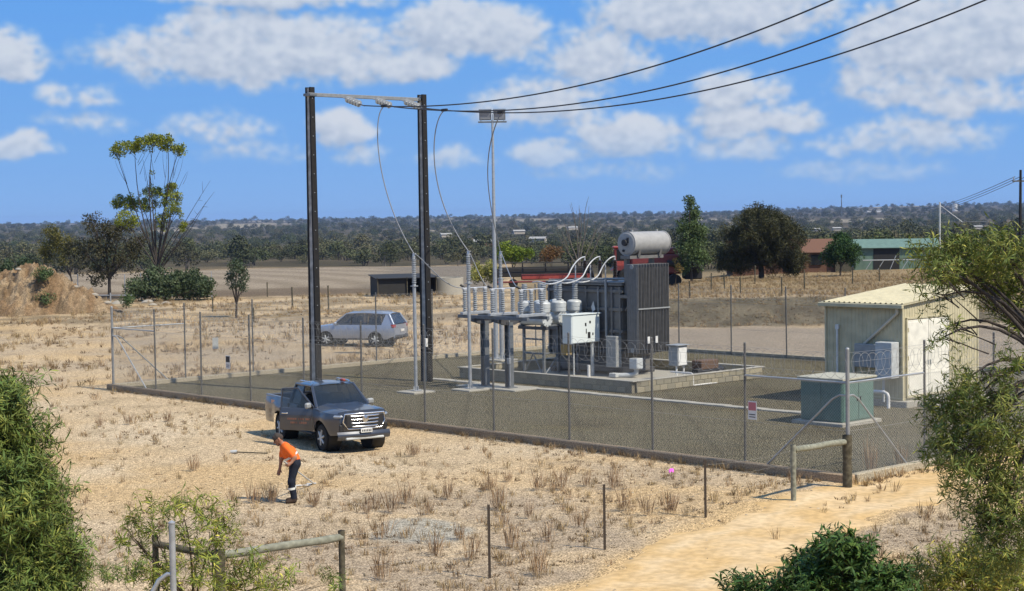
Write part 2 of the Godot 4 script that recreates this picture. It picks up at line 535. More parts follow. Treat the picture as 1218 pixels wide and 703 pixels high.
func ground_color(x: float, z: float) -> Color:
	var r := sqrt(x * x + z * z)
	var a1 := n1.get_noise_2d(x * 1.6, z * 1.6)
	var a2 := n2.get_noise_2d(x * 3.0 + 50, z * 3.0)
	var a3 := n3.get_noise_2d(x * 12.0, z * 12.0)
	var c := Color(0.8, 0.61, 0.385)
	c = c.lerp(Color(0.8, 0.55, 0.275), clampf(a1 * 1.5 + 0.1, 0, 0.7))
	c = c.lerp(Color(0.86, 0.69, 0.47), clampf(a2 * 1.6 - 0.05, 0, 0.7))
	c = c.lerp(Color(0.5, 0.385, 0.235), clampf(a3 * 1.8 - 0.25 - a1 * 0.6, 0, 0.55))
	var p := toC(Vector3(x, 0, z))
	var dry := 0.0
	if r < 140:
		# weedy ground towards the wire fence and beyond the back fence
		dry = smoothstep(22.0, 31.0, p.x) * smoothstep(-1.0, 3.0, p.y) * 0.75
		dry = maxf(dry, smoothstep(1.0, -2.0, p.x) * smoothstep(62.0, 66.0, -z) * 0.5)
		dry *= clampf(0.55 + a2 * 1.5 + a3 * 0.9, 0, 1)
		c = c.lerp(Color(0.56, 0.435, 0.3), minf(dry * 1.25, 1.0))
		var ash := Vector2((x + 1.85) / 1.3, (z + 33.4) / 1.9).length() + a3 * 0.6 + a2 * 0.4
		c = c.lerp(Color(0.5, 0.475, 0.4), (1.0 - smoothstep(0.5, 0.9, ash)) * 0.8)
		var td := 99.0
		var q := Vector2(x, z)
		if r < 75:
			for k in track.size() - 1:
				td = minf(td, seg_dist(q, track[k], track[k + 1]))
			td += a2 * 0.5 + a3 * 0.35
			var on := 1.0 - smoothstep(1.25, 1.9, td)
			c = c.lerp(Color(0.84, 0.585, 0.3), on * 0.92)
			if q.x > 6.5: c = c.lerp(Color(0.3, 0.23, 0.13), (1.0 - smoothstep(0.1, 0.38, td)) * clampf(a3 * 2.0 + 0.6, 0, 1) * 0.7)
	# service road behind the compound
	if x > -4 and r > 60 and r < 125:
		var road := smoothstep(-26.2, -27.5, p.y) * (1.0 - smoothstep(90.5, 93.0, -z + a3 * 0.8)) * smoothstep(-2.0, 5.0, x)
		c = c.lerp(Color(0.4, 0.335, 0.265).lerp(Color(0.5, 0.42, 0.33), clampf(a1 + 0.4, 0, 1)), road * 0.85)
		var bank := smoothstep(91.5, 93.5, -z + a3) * (1.0 - smoothstep(98.0, 101.0, -z + a3)) * smoothstep(3.0, 7.0, x)
		c = c.lerp(Color(0.17, 0.145, 0.1).lerp(Color(0.3, 0.25, 0.17), clampf(a3 * 2 + 0.3, 0, 1)), bank)
	var ang := atan2(x, -z)
	if r > 95:
		var straw := Color(0.42, 0.31, 0.17).lerp(Color(0.3, 0.23, 0.14), clampf(a2 * 1.6 + 0.45, 0, 1))
		c = c.lerp(straw, smoothstep(98.0, 108.0, r) * (0.85 if x > 0 else smoothstep(0.1, 0.4, a2 + 0.3) * 0.7))
	if r > 128:
		# ploughed field
		var inf := smoothstep(141.0, 146.0, r + a3 * 2.0) * (1.0 - smoothstep(405.0, 420.0, r)) * (1.0 - smoothstep(-0.02, 0.0, ang))
		var s := 0.5 + 0.5 * sin(ang * 160.0 + r * 0.09 + a1 * 0.6)
		var fc := Color(0.5, 0.41, 0.3).lerp(Color(0.35, 0.28, 0.2), s * 0.75)
		fc = fc.lerp(Color(0.22, 0.165, 0.115), (1.0 - smoothstep(158.0, 172.0, r + a1 * 8.0)) * 0.85)
		fc = fc.lerp(Color(0.3, 0.26, 0.21), smoothstep(-0.09, -0.06, ang + a1 * 0.02) * 0.8)
		c = c.lerp(fc, inf)
		var wood := smoothstep(410.0, 440.0, r)
		wood = maxf(wood, smoothstep(190.0, 240.0, r) * smoothstep(-0.01, 0.02, ang))
		var wc := Color(0.12, 0.105, 0.07).lerp(Color(0.24, 0.19, 0.12), clampf(n1.get_noise_2d(x * 0.15, z * 0.15) * 1.5 + 0.2, 0, 1))
		c = c.lerp(wc, wood)
		if r > 1500:
			var pale := smoothstep(0.2, 0.32, n2.get_noise_2d(x * 0.03 + 7, z * 0.016))
			c = c.lerp(Color(0.5, 0.43, 0.31), pale * 0.8)
	return c

func make_track() -> void:
	# the packed sandy wheel track: a ragged-edged skin just above the ground, with two shallow ruts
	var cv := Curve2D.new()
	for k in track.size():
		var tan: Vector2 = (track[mini(k + 1, track.size() - 1)] - track[maxi(k - 1, 0)]) / 6.0
		cv.add_point(track[k], -tan, tan)
	var rows := []
	var cols := []
	var l := cv.get_baked_length()
	var n := int(l / 0.09)
	for i in n + 1:
		var p := cv.sample_baked(l * i / n)
		var d := (cv.sample_baked(minf(l * i / n + 0.2, l)) - cv.sample_baked(maxf(l * i / n - 0.2, 0))).normalized()
		var side := Vector2(-d.y, d.x)
		var row := []
		for j in 37:
			var f := lerpf(-1, 1, j / 36.0)
			var e := 1.5 + n2.get_noise_2d(l * i / n * 7.0, signf(f) * 90.0) * 0.7 + n3.get_noise_2d(l * i / n * 40.0, signf(f) * 50.0) * 0.22
			var q := p + side * f * e
			var lift := 0.03 * smoothstep(1.0, 0.72, absf(f)) - 0.012 + 0.02 * n2.get_noise_2d(q.x * 9.0, q.y * 9.0)
			row.append(Vector3(q.x, height(q.x, q.y) + lift, q.y))
			var c := Color(0.6, 0.405, 0.19).lerp(Color(0.66, 0.48, 0.27), clampf(n1.get_noise_2d(q.x * 9.0, q.y * 9.0) * 1.6 + 0.4, 0, 1))
			c = c.lerp(Color(0.68, 0.52, 0.32), exp(-pow((absf(f) - 0.5) / 0.16, 2)) * clampf(0.5 + n3.get_noise_2d(q.x * 14.0, q.y * 14.0), 0, 1))
			c = c.lerp(Color(0.42, 0.29, 0.15), clampf(n3.get_noise_2d(q.x * 30.0 + 8, q.y * 30.0) * 2.0 - 0.45, 0, 0.5))
			cols.append(c)
		rows.append(row)
	var b := MB.new()
	b.sheet(rows)
	for k in b.v.size():
		b.c[k] = cols[k]
		if b.n[k].y < 0: b.n[k] = -b.n[k]
	structure("dirt_track", b, M.track)

func make_ground() -> void:
	var radii := [0.0]
	var r := 1.0
	while r < 9800.0:
		radii.append(r)
		if r < 24: r *= 1.07
		elif r < 100: r *= 1.0042
		elif r < 420: r *= 1.011
		else: r *= 1.028
	var angs := []
	var a := -PI
	while a < PI - 0.001:
		angs.append(a)
		a += 0.0022 if absf(a + 0.0011) < 0.365 else (0.02 if absf(a) < 0.6 else 0.12)
	var w := angs.size()
	var h := radii.size()
	var v := PackedVector3Array()
	var c := PackedColorArray()
	v.resize(w * h); c.resize(w * h)
	for i in h:
		for j in w:
			var x: float = radii[i] * sin(angs[j])
			var z: float = -radii[i] * cos(angs[j])
			v[i * w + j] = Vector3(x, height(x, z), z)
			c[i * w + j] = ground_color(x, z) if absf(angs[j]) < 0.7 else Color(0.5, 0.38, 0.22)
	var n := PackedVector3Array()
	n.resize(w * h)
	var ix := PackedInt32Array()
	ix.resize((h - 1) * w * 6)
	var k := 0
	for i in h:
		for j in w:
			var jl := (j + w - 1) % w
			var jr := (j + 1) % w
			var du := v[i * w + jr] - v[i * w + jl]
			var dv := v[mini(i + 1, h - 1) * w + j] - v[maxi(i - 1, 0) * w + j]
			var nn := du.cross(dv)
			n[i * w + j] = nn.normalized() if nn.length() > 1e-7 and i > 0 else Vector3.UP
			if i < h - 1:
				var q := i * w + j
				var q2 := i * w + jr
				ix[k] = q; ix[k + 1] = q2 + w; ix[k + 2] = q2
				ix[k + 3] = q; ix[k + 4] = q + w; ix[k + 5] = q2 + w
				k += 6
	var arr := []
	arr.resize(Mesh.ARRAY_MAX)
	arr[Mesh.ARRAY_VERTEX] = v; arr[Mesh.ARRAY_NORMAL] = n; arr[Mesh.ARRAY_COLOR] = c; arr[Mesh.ARRAY_INDEX] = ix
	var m := ArrayMesh.new()
	m.add_surface_from_arrays(Mesh.PRIMITIVE_TRIANGLES, arr)
	structure("ground", m, M.ground)

# ------------------------------------------------------------------ compound: pad, kerbs, perimeter fence
func make_compound() -> void:
	var b := MB.new()
	var rows := []
	for i in 86:
		var row := []
		for j in 113:
			var gx := 33.5 * j / 112.0
			var gz := -25.3 * i / 85.0
			row.append(C(gx, gz, 0.05 + n2.get_noise_2d(gx * 6.0, gz * 6.0) * 0.012))
		rows.append(row)
	b.sheet(rows)
	for k in b.v.size():
		var q := toC(b.v[k])
		var a := n1.get_noise_2d(q.x * 2.2 + 40, q.y * 2.2)
		var c := Color(1, 1, 1).lerp(Color(1.3, 1.22, 1.08), clampf(a * 2.2, 0, 1)).lerp(Color(0.78, 0.76, 0.74), clampf(-a * 2.0, 0, 1))
		var dust := n3.get_noise_2d(q.x * 6.0, q.y * 6.0) + 0.25 * exp(-minf(-q.y, 33.5 - q.x) * 1.2)   # sand blown in along the kerb
		c = c.lerp(Color(1.9, 1.55, 1.1), clampf(dust * 1.8 - 0.25, 0, 0.55))
		b.c[k] = c
	structure("gravel_pad", b, M.gravel)
	# concrete edging
	b = MB.new(); b.cbox(Vector3(16.75, 0.05, 0.08), Vector3(33.9, 0.3, 0.22), 0.025)
	structure("kerb", b, M.kerb, ORIGIN, YAW)
	b = MB.new(); b.cbox(Vector3(-0.06, 0.05, -12.7), Vector3(0.2, 0.3, 25.3), 0.02)
	structure("kerb", b, M.kerb_pale, ORIGIN, YAW)
	b = MB.new(); b.cbox(Vector3(16.75, 0.05, -25.4), Vector3(33.9, 0.3, 0.2), 0.02)
	structure("kerb", b, M.kerb_pale, ORIGIN, YAW)
	b = MB.new(); b.cbox(Vector3(33.6, 0.05, -12.7), Vector3(0.2, 0.3, 25.2), 0.02)
	structure("kerb", b, M.kerb_pale, ORIGIN, YAW)
	# cable trench lids and footings
	b = MB.new()
	for k in 38:
		var x := 7.1 + k * 0.5
		b.cbox(Vector3(x, 0.05 + 0.006 * (k % 3), -9.75 - 0.012 * (k % 2)), Vector3(0.49, 0.08, 0.36), 0.012)
	structure("concrete_path", b, M.concrete, ORIGIN, YAW)
	b = MB.new(); b.cbox(Vector3(11.5, 0.06, -9.05), Vector3(3.2, 0.09, 1.1), 0.015)
	structure("concrete_slab", b, M.concrete, ORIGIN, YAW)
	b = MB.new(); b.cbox(Vector3(26.85, 0.08, -8.7), Vector3(1.85, 0.14, 1.95), 0.02)
	structure("concrete_slab", b, M.concrete, ORIGIN, YAW)
	perimeter(C(0, 0), C(33.5, 0), "chain link fence with razor coil along earth stained kerb beside ute", true, [1.5, 9.3])
	perimeter(C(0, 0), C(0, -25.3), "chain link fence with razor coil on gravel edge nearest the silver SUV", false, [3.9])
	perimeter(C(0, -25.3), C(33.5, -25.3), "chain link fence with razor coil along the grey service road", false, [])
	perimeter(C(33.5, 0), C(33.5, -25.3), "chain link fence with razor coil beside sandy track and cream shed", true, [])

func perimeter(p0: Vector3, p1: Vector3, label: String, front: bool, _s: Array) -> void:
	var d := (p1 - p0)
	var l := d.length()
	var turn := atan2(-d.z, d.x)
	var t := thing("chain_link_fence", label, "fence", p0, turn, "perimeter fence of the compound")
	var spans := int(round(l / 3.05))
	var b: MB
	for k in spans + 1:
		var x := l * k / spans
		var corner := k == 0 or k == spans
		if corner and (p0.distance_to(C(33.5, 0)) < 1 and k == 0 or p0.distance_to(C(0, 0)) < 1 and k == 0 and not front or p0.distance_to(C(0, -25.3)) < 1 and k == 0 or p0.distance_to(C(33.5, 0)) < 1 and k == spans):
			continue
		b = MB.new()
		var r := 0.047 if corner else 0.03
		b.xf = Transform3D(Basis(Vector3.BACK, rf(-0.006, 0.006)) * Basis(Vector3.RIGHT, rf(-0.006, 0.006)), Vector3(x, 0, 0))
		b.cyl(Vector3(0, -0.2, 0), Vector3(0, 3.1, 0), r, r, 8)
		b.lathe(Vector3(0, 3.1, 0), Vector3.UP, [Vector2(0, r * 1.15), Vector2(r * 0.7, r * 0.8), Vector2(r, 0)], 8)
		part("post", b, M.galv_mid if corner else M.post, t)
	for e in [0, 1]:  # end bays: top rail and stay
		var xa := 0.0 if e == 0 else l
		var s := 1.0 if e == 0 else -1.0
		b = MB.new(); b.cyl(Vector3(xa, 2.32, 0), Vector3(xa + s * l / spans, 2.32, 0), 0.024, 0.024, 6)
		part("rail", b, M.galv, t)
		b = MB.new()
		b.tube([Vector3(xa, 2.02, 0), Vector3(xa + s * 0.22, 2.02, 0), Vector3(xa + s * 0.42, 1.92, 0), Vector3(xa + s * 2.55, 0.02, 0)], 0.024, 6)
		part("stay", b, M.galv, t)
	b = MB.new()
	for y in [0.13, 1.2, 2.3, 2.55, 2.8, 3.02]:
		var pts := []
		for k in spans * 4 + 1:
			var f := fmod(k / 4.0, 1.0)
			pts.append(Vector3(l * k / (spans * 4.0), y - 0.016 * 4.0 * f * (1 - f), 0.032))
		b.tube(pts, 0.0032, 3, false)
	part("line_wire", b, M.wire, t).set_meta("kind", "stuff")
	# woven diamond mesh: every wire
	b = MB.new()
	var pitch := 0.075
	var top := 2.32
	var cnt := int((l + top) / pitch)
	for s in [-1.0, 1.0]:
		for k in cnt:
			var xa := k * pitch - top if s > 0 else k * pitch
			var a := Vector3(xa, 0.1, 0.032 + s * 0.002)
			var e2 := Vector3(xa + s * (top - 0.1), top, 0.032 + s * 0.002)
			# clip to the length
			for it in 2:
				var lo := a.x if it == 0 else e2.x
				if lo < 0 or lo > l:
					var tx := 0.0 if lo < 0 else l
					var f := (tx - a.x) / (e2.x - a.x)
					if it == 0: a = a.lerp(e2, f)
					else: e2 = a.lerp(e2, f)
			if a.distance_to(e2) < 0.05 or a.x < -0.01 or a.x > l + 0.01: continue
			b.tube([a, e2], 0.0023, 3, false)
	part("wire_mesh", b, M.wire, t).set_meta("kind", "stuff")
	b = MB.new()
	var loops := int(l / 0.3)
	var cp := []
	for k in loops * 14:
		var an := TAU * k / 14.0
		cp.append(Vector3(0.25 + k * 0.3 / 14.0 + cos(an) * 0.29, 2.68 + sin(an) * 0.3 + 0.02 * sin(k * 0.37), 0.05 + 0.02 * sin(an * 2.0)))
	b.tube(cp, 0.0042, 3, false)
	part("razor_coil", b, M.wire, t).set_meta("kind", "stuff")

# ------------------------------------------------------------------ poles, terminations, switchgear
func insulator(b: MB, o: Vector3, d: Vector3, l: float, core: float, shed: float, n: int, seg := 12) -> void:
	var prof := [Vector2(0, core * 1.25), Vector2(l * 0.05, core * 1.25), Vector2(l * 0.06, core)]
	for k in n:
		var y0 := l * (0.07 + 0.86 * k / n)
		var y1 := l * (0.07 + 0.86 * (k + 1) / n)
		prof.append_array([Vector2(y0, core), Vector2(lerpf(y0, y1, 0.35), shed), Vector2(lerpf(y0, y1, 0.5), shed), Vector2(lerpf(y0, y1, 0.72), core)])
	prof.append_array([Vector2(l * 0.94, core), Vector2(l * 0.945, core * 1.25), Vector2(l, core * 1.25), Vector2(l, 0)])
	b.lathe(o, d, prof, seg)

func stobie(at: Vector3, h: float, label: String) -> void:
	var t := thing("stobie_pole", label, "power pole", at, YAW, "twin steel and concrete poles")
	var b := MB.new()
	b.frustum(Vector3(0, -0.2, 0), Vector3(0, h - 0.04, 0), Vector2(0.26, 0.19), Vector2(0.16, 0.16))
	part("concrete_core", b, M.stobie, t)
	for s in [-1.0, 1.0]:
		b = MB.new()
		b.frustum(Vector3(s * 0.172, -0.2, 0), Vector3(s * 0.115, h, 0), Vector2(0.09, 0.24), Vector2(0.075, 0.2))
		part("steel_channel", b, M.rust, t)
	for k in 16:
		b = MB.new()
		var y := 0.5 + k * (h - 0.9) / 15.0
		var x := lerpf(0.217, 0.153, y / h)
		b.cyl(Vector3(-x - 0.02, y, 0.02), Vector3(x + 0.02, y, 0.02), 0.016, 0.016, 6)
		part("bolt", b, M.galv, t)

func termination(at: Vector3, h: float, label: String, r := 0.062) -> void:
	var t := thing("cable_termination_post", label, "cable post", at, YAW, "cable termination posts")
	var b := MB.new()
	b.cbox(Vector3(0, 0.06, 0), Vector3(1.0, 0.1, 1.0), 0.02)
	part("footing", b, M.concrete, t)
	b = MB.new()
	b.cyl(Vector3(0, 0.1, 0), Vector3(0, h - 1.15, 0), r, r, 12)
	b.cbox(Vector3(0, 0.125, 0), Vector3(0.3, 0.025, 0.3), 0.004)
	for k in 4:
		b.box(Vector3(cos(k * PI / 2) * (r + 0.03), 0.2, sin(k * PI / 2) * (r + 0.03)), Vector3(0.06, 0.14, 0.01) if k % 2 == 0 else Vector3(0.01, 0.14, 0.06))
	b.cbox(Vector3(0, h - 1.14, 0), Vector3(0.2, 0.03, 0.2), 0.004)
	part("post", b, M.galv, t)
	b = MB.new()
	insulator(b, Vector3(0, h - 1.12, 0), Vector3.UP, 1.05, 0.05, 0.085, 14)
	part("insulator", b, M.porcelain, t)
	b = MB.new()
	b.cyl(Vector3(0, h - 0.07, 0), Vector3(0, h, 0), 0.045, 0.035, 8)
	b.box(Vector3(0.03, h + 0.015, 0), Vector3(0.16, 0.03, 0.05))
	part("terminal", b, M.alu, t)

func make_equipment() -> void:
	stobie(C(7.4, -4.0), 11.03, "dark steel and concrete pole rising behind the parked ute")
	stobie(C(7.55, -9.11), 10.95, "dark steel and concrete pole with small white box, beside concrete path")
	var b := MB.new()
	b.cbox(Vector3(0.16, 1.55, 0.16), Vector3(0.16, 0.32, 0.12), 0.01)
	var o := part("meter_box", b, M.white, thing("meter_box", "small white box fixed low on the dark steel pole", "electrical box", C(7.6, -9.05), YAW))
	o.name = "case"
	termination(C(10.4, -6.2), 5.0, "slim galvanised post with grey ribbed insulator, alone on square footing in front of dark pole")
	termination(C(11.35, -7.95), 5.05, "slim galvanised post with grey ribbed insulator next to the switch columns")
	termination(C(3.05, -17.16), 4.75, "galvanised post with ribbed insulator standing right against the floodlight mast", 0.1)
	# floodlight mast
	var t := thing("floodlight_mast", "tall thin galvanised mast with two floodlights on top", "light pole", C(2.2, -17.6), YAW)
	b = MB.new()
	b.cyl(Vector3(0, 0.05, 0), Vector3(0, 10.5, 0), 0.11, 0.05, 12)
	b.cbox(Vector3(0, 0.07, 0), Vector3(0.45, 0.04, 0.45), 0.005)
	part("mast", b, M.galv, t)
	b = MB.new()
	b.xf = Transform3D(Basis(Vector3.UP, 0.82), Vector3.ZERO)
	b.cbox(Vector3(0, 10.42, 0), Vector3(1.25, 0.07, 0.1), 0.01)
	for x in [-0.5, 0.0, 0.5]: b.box(Vector3(x, 10.6, 0.02), Vector3(0.03, 0.32, 0.05))
	part("bracket", b, M.galv_dark, t)
	for s in [-1.0, 1.0]:
		b = MB.new()
		b.xf = Transform3D(Basis(Vector3.UP, 0.82) * Basis(Vector3.RIGHT, 0.15), Vector3(0, 10.72, 0)) * Transform3D(Basis(), Vector3(s * 0.31, 0, 0))
		b.frustum(Vector3(0, -0.22, -0.1), Vector3(0, 0.22, -0.06), Vector2(0.52, 0.28), Vector2(0.52, 0.2))
		b.cbox(Vector3(0, 0.235, -0.02), Vector3(0.56, 0.03, 0.36), 0.005)
		var f := part("floodlight", b, M.galv_dark, t)
		b = MB.new()
		b.xf = Transform3D(Basis(Vector3.UP, 0.82) * Basis(Vector3.RIGHT, 0.15), Vector3(0, 10.72, 0)) * Transform3D(Basis(), Vector3(s * 0.31, 0, 0))
		b.box(Vector3(0, 0, 0.06), Vector3(0.46, 0.36, 0.012))
		part("glass", b, M.lamp_glass, f)
	# isolating switch: two columns, twin beams, three phases of three post insulators
	t = thing("disconnect_switch", "grey steel switch frame on two columns carrying nine ribbed insulators", "disconnect switch", C(10.2, -9.05), YAW)
	for x in [0.75, 2.05]:
		b = MB.new()
		b.cbox(Vector3(x, 0.12, 0), Vector3(0.42, 0.03, 0.42), 0.004)
		for s in [-1.0, 1.0]:
			b.box(Vector3(x + s * 0.11, 1.3, 0), Vector3(0.022, 2.36, 0.22))
		b.box(Vector3(x, 1.3, 0), Vector3(0.2, 2.34, 0.02))
		part("column", b, M.galv_dark, t)
		b = MB.new()
		b.prism(PackedVector2Array([Vector2(-0.5, 2.62), Vector2(-0.5, 2.5), Vector2(-0.2, 2.4), Vector2(0.2, 2.4), Vector2(0.5, 2.5), Vector2(0.5, 2.62)]), x - 0.09, x + 0.09)
		b.xf = Transform3D(Basis(Vector3.UP, -PI / 2), Vector3.ZERO)
		var b2 := MB.new()
		b2.xf = Transform3D(Basis(Vector3.UP, PI / 2), Vector3(x, 0, 0))
		b2.prism(PackedVector2Array([Vector2(-0.62, 2.6), Vector2(-0.62, 2.5), Vector2(-0.2, 2.38), Vector2(0.2, 2.38), Vector2(0.62, 2.5), Vector2(0.62, 2.6)]), -0.1, 0.1)
		part("bracket", b2, M.paint_grey_dark, t)
	for z in [-0.5, 0.5]:
		b = MB.new()
		b.cbox(Vector3(1.75, 2.66, z), Vector3(3.7, 0.12, 0.12), 0.008)
		part("beam", b, M.galv_dark, t)
	for k in 3:
		var x := 0.25 + k * 1.5
		b = MB.new()
		b.cbox(Vector3(x, 2.77, 0), Vector3(0.16, 0.1, 1.35), 0.01)
		part("base_channel", b, M.galv, t)
		for z in [0.5, 0.0, -0.5]:
			b = MB.new()
			insulator(b, Vector3(x, 2.82, z), Vector3.UP, 0.8, 0.055, 0.092, 9)
			var ins := part("insulator", b, M.porcelain, t)
			b = MB.new()
			b.cbox(Vector3(x, 3.65, z), Vector3(0.1, 0.07, 0.16), 0.01)
			part("terminal", b, M.alu, ins)
		b = MB.new()
		b.cyl(Vector3(x, 3.69, -0.62), Vector3(x, 3.69, 0.62), 0.022, 0.022, 8)
		part("blade", b, M.alu, t)
	b = MB.new()
	b.cyl(Vector3(2.25, 0.2, 0.16), Vector3(2.25, 2.6, 0.16), 0.02, 0.02, 6)
	b.cbox(Vector3(2.25, 1.1, 0.2), Vector3(0.14, 0.2, 0.1), 0.01)
	part("operating_rod", b, M.galv, t)
	# circuit breaker inside the bund
	t = thing("circuit_breaker", "three phase breaker with grey turrets and horizontal tanks on lattice stand", "circuit breaker", C(9.12, -12.68), YAW)
	for k in 4:
		var x := 0.15 if k < 2 else 1.25
		var z := 0.1 if k % 2 == 0 else -1.75
		b = MB.new()
		b.box(Vector3(x, 1.15, z), Vector3(0.09, 2.1, 0.012)); b.box(Vector3(x + 0.04, 1.15, z - 0.04), Vector3(0.012, 2.1, 0.09))
		b.cbox(Vector3(x, 0.11, z), Vector3(0.22, 0.02, 0.22), 0.004)
		part("leg", b, M.galv_dark, t)
	for e in [[Vector3(0.15, 0.12, 0.1), Vector3(0.7, 1.0, 0.1)], [Vector3(1.25, 0.12, 0.1), Vector3(0.7, 1.0, 0.1)], [Vector3(1.25, 0.12, 0.1), Vector3(1.25, 1.0, -0.8)], [Vector3(1.25, 0.12, -1.75), Vector3(1.25, 1.0, -0.8)], [Vector3(0.15, 1.0, 0.1), Vector3(1.25, 1.0, 0.1)], [Vector3(1.25, 1.0, 0.1), Vector3(1.25, 1.0, -1.75)], [Vector3(0.15, 1.55, 0.1), Vector3(1.25, 1.55, 0.1)]]:
		b = MB.new(); b.tube([e[0], e[1]], 0.035, 4)
		part("brace", b, M.galv_dark, t)
	for e in [[0.05, 0.1], [0.05, -1.75]]:
		b = MB.new(); b.cbox(Vector3(0.7, 1.98, e[1]), Vector3(1.6, 0.12, 0.1), 0.008)
		part("frame_beam", b, M.paint_grey_dark, t)
	for e in [0.1, 1.3]:
		b = MB.new(); b.cbox(Vector3(e, 2.07, -0.82), Vector3(0.12, 0.06, 2.1), 0.008)
		part("frame_beam", b, M.galv_dark, t)
	for k in 3:
		var z := 0.05 - k * 0.86
		b = MB.new()
		b.lathe(Vector3(0.0, 2.32, z), Vector3.RIGHT, [Vector2(0, 0), Vector2(0, 0.2), Vector2(0.05, 0.23), Vector2(1.4, 0.23), Vector2(1.4, 0.27), Vector2(1.46, 0.27), Vector2(1.46, 0.0)], 20)
		var tk := part("tank", b, M.paint_light, t)
		b = MB.new()
		for q in 10: b.cyl(Vector3(1.46, 2.32 + 0.235 * sin(q * TAU / 10), z + 0.235 * cos(q * TAU / 10)), Vector3(1.485, 2.32 + 0.235 * sin(q * TAU / 10), z + 0.235 * cos(q * TAU / 10)), 0.018, 0.018, 6)
		b.cyl(Vector3(1.46, 2.32, z), Vector3(1.49, 2.32, z), 0.05, 0.04, 8)
		part("end_bolts", b, M.galv_dark, tk).set_meta("kind", "stuff")
		for x in [0.25, 1.2]:
			var lean := Vector3(-0.05 if x < 0.5 else 0.05, 1, 0).normalized()
			b = MB.new()
			b.lathe(Vector3(x, 2.48, z), lean, [Vector2(0, 0.17), Vector2(0.1, 0.17), Vector2(0.1, 0.27), Vector2(0.14, 0.29), Vector2(0.27, 0.29), Vector2(0.275, 0.275), Vector2(0.295, 0.275), Vector2(0.3, 0.29), Vector2(0.46, 0.29), Vector2(0.5, 0.26), Vector2(0.54, 0.13), Vector2(0.54, 0)], 18)
			part("current_transformer", b, M.paint_light, t)
			b = MB.new()
			insulator(b, Vector3(x, 2.48, z) + lean * 0.53, lean, 0.66, 0.085, 0.122, 8, 14)
			part("bushing", b, M.porcelain, t)
	# control cabinet on its own post
	t = thing("control_cabinet", "pale grey control cabinet with dial marks on a white post", "control cabinet", C(10.85, -13.15), YAW)
	b = MB.new()
	b.cbox(Vector3(0.3, 1.94, -0.72), Vector3(0.5, 1.1, 1.55), 0.015)
	b.cbox(Vector3(0.3, 2.5, -0.72), Vector3(0.6, 0.035, 1.66), 0.008)
	part("case", b, M.cabinet, t)
	b = MB.new()
	b.cbox(Vector3(0.557, 1.93, -0.72), Vector3(0.016, 1.02, 1.47), 0.004)
	var dr := part("door", b, M.cabinet, t)
	b = MB.new()
	for q in [[0.02, 2.12, 0.09, 0.16], [-0.3, 2.2, 0.1, 0.12], [-0.22, 1.7, 0.16, 0.3], [-0.02, 1.86, 0.05, 0.24], [-0.5, 1.74, 0.07, 0.12]]:
		b.box(Vector3(0.567, q[1] - 0.02, -0.72 + q[0] * 0.75), Vector3(0.008, q[3] * 0.8, q[2] * 0.9))
	part("gauge", b, M.plastic, dr)
	b = MB.new(); b.box(Vector3(0.3, 1.75, 0.058), Vector3(0.2, 0.14, 0.006))
	part("notice", b, M.white, t)
	b = MB.new(); b.cyl(Vector3(0.42, 0.08, -1.2), Vector3(0.42, 1.4, -1.2), 0.075, 0.075, 12)
	part("post", b, M.paint_light, t)
	b = MB.new()
	b.cyl(Vector3(0.2, 0.08, -0.4), Vector3(0.2, 1.4, -0.4), 0.03, 0.03, 8)
	part("post", b, M.paint_light, t)
	b = MB.new(); b.box(Vector3(0.1, 1.15, -0.1), Vector3(0.3, 0.4, 0.3))
	part("terminal_box", b, mat(Color(0.42, 0.3, 0.12), 0.8, 0, M.tfine, 1.0), t)

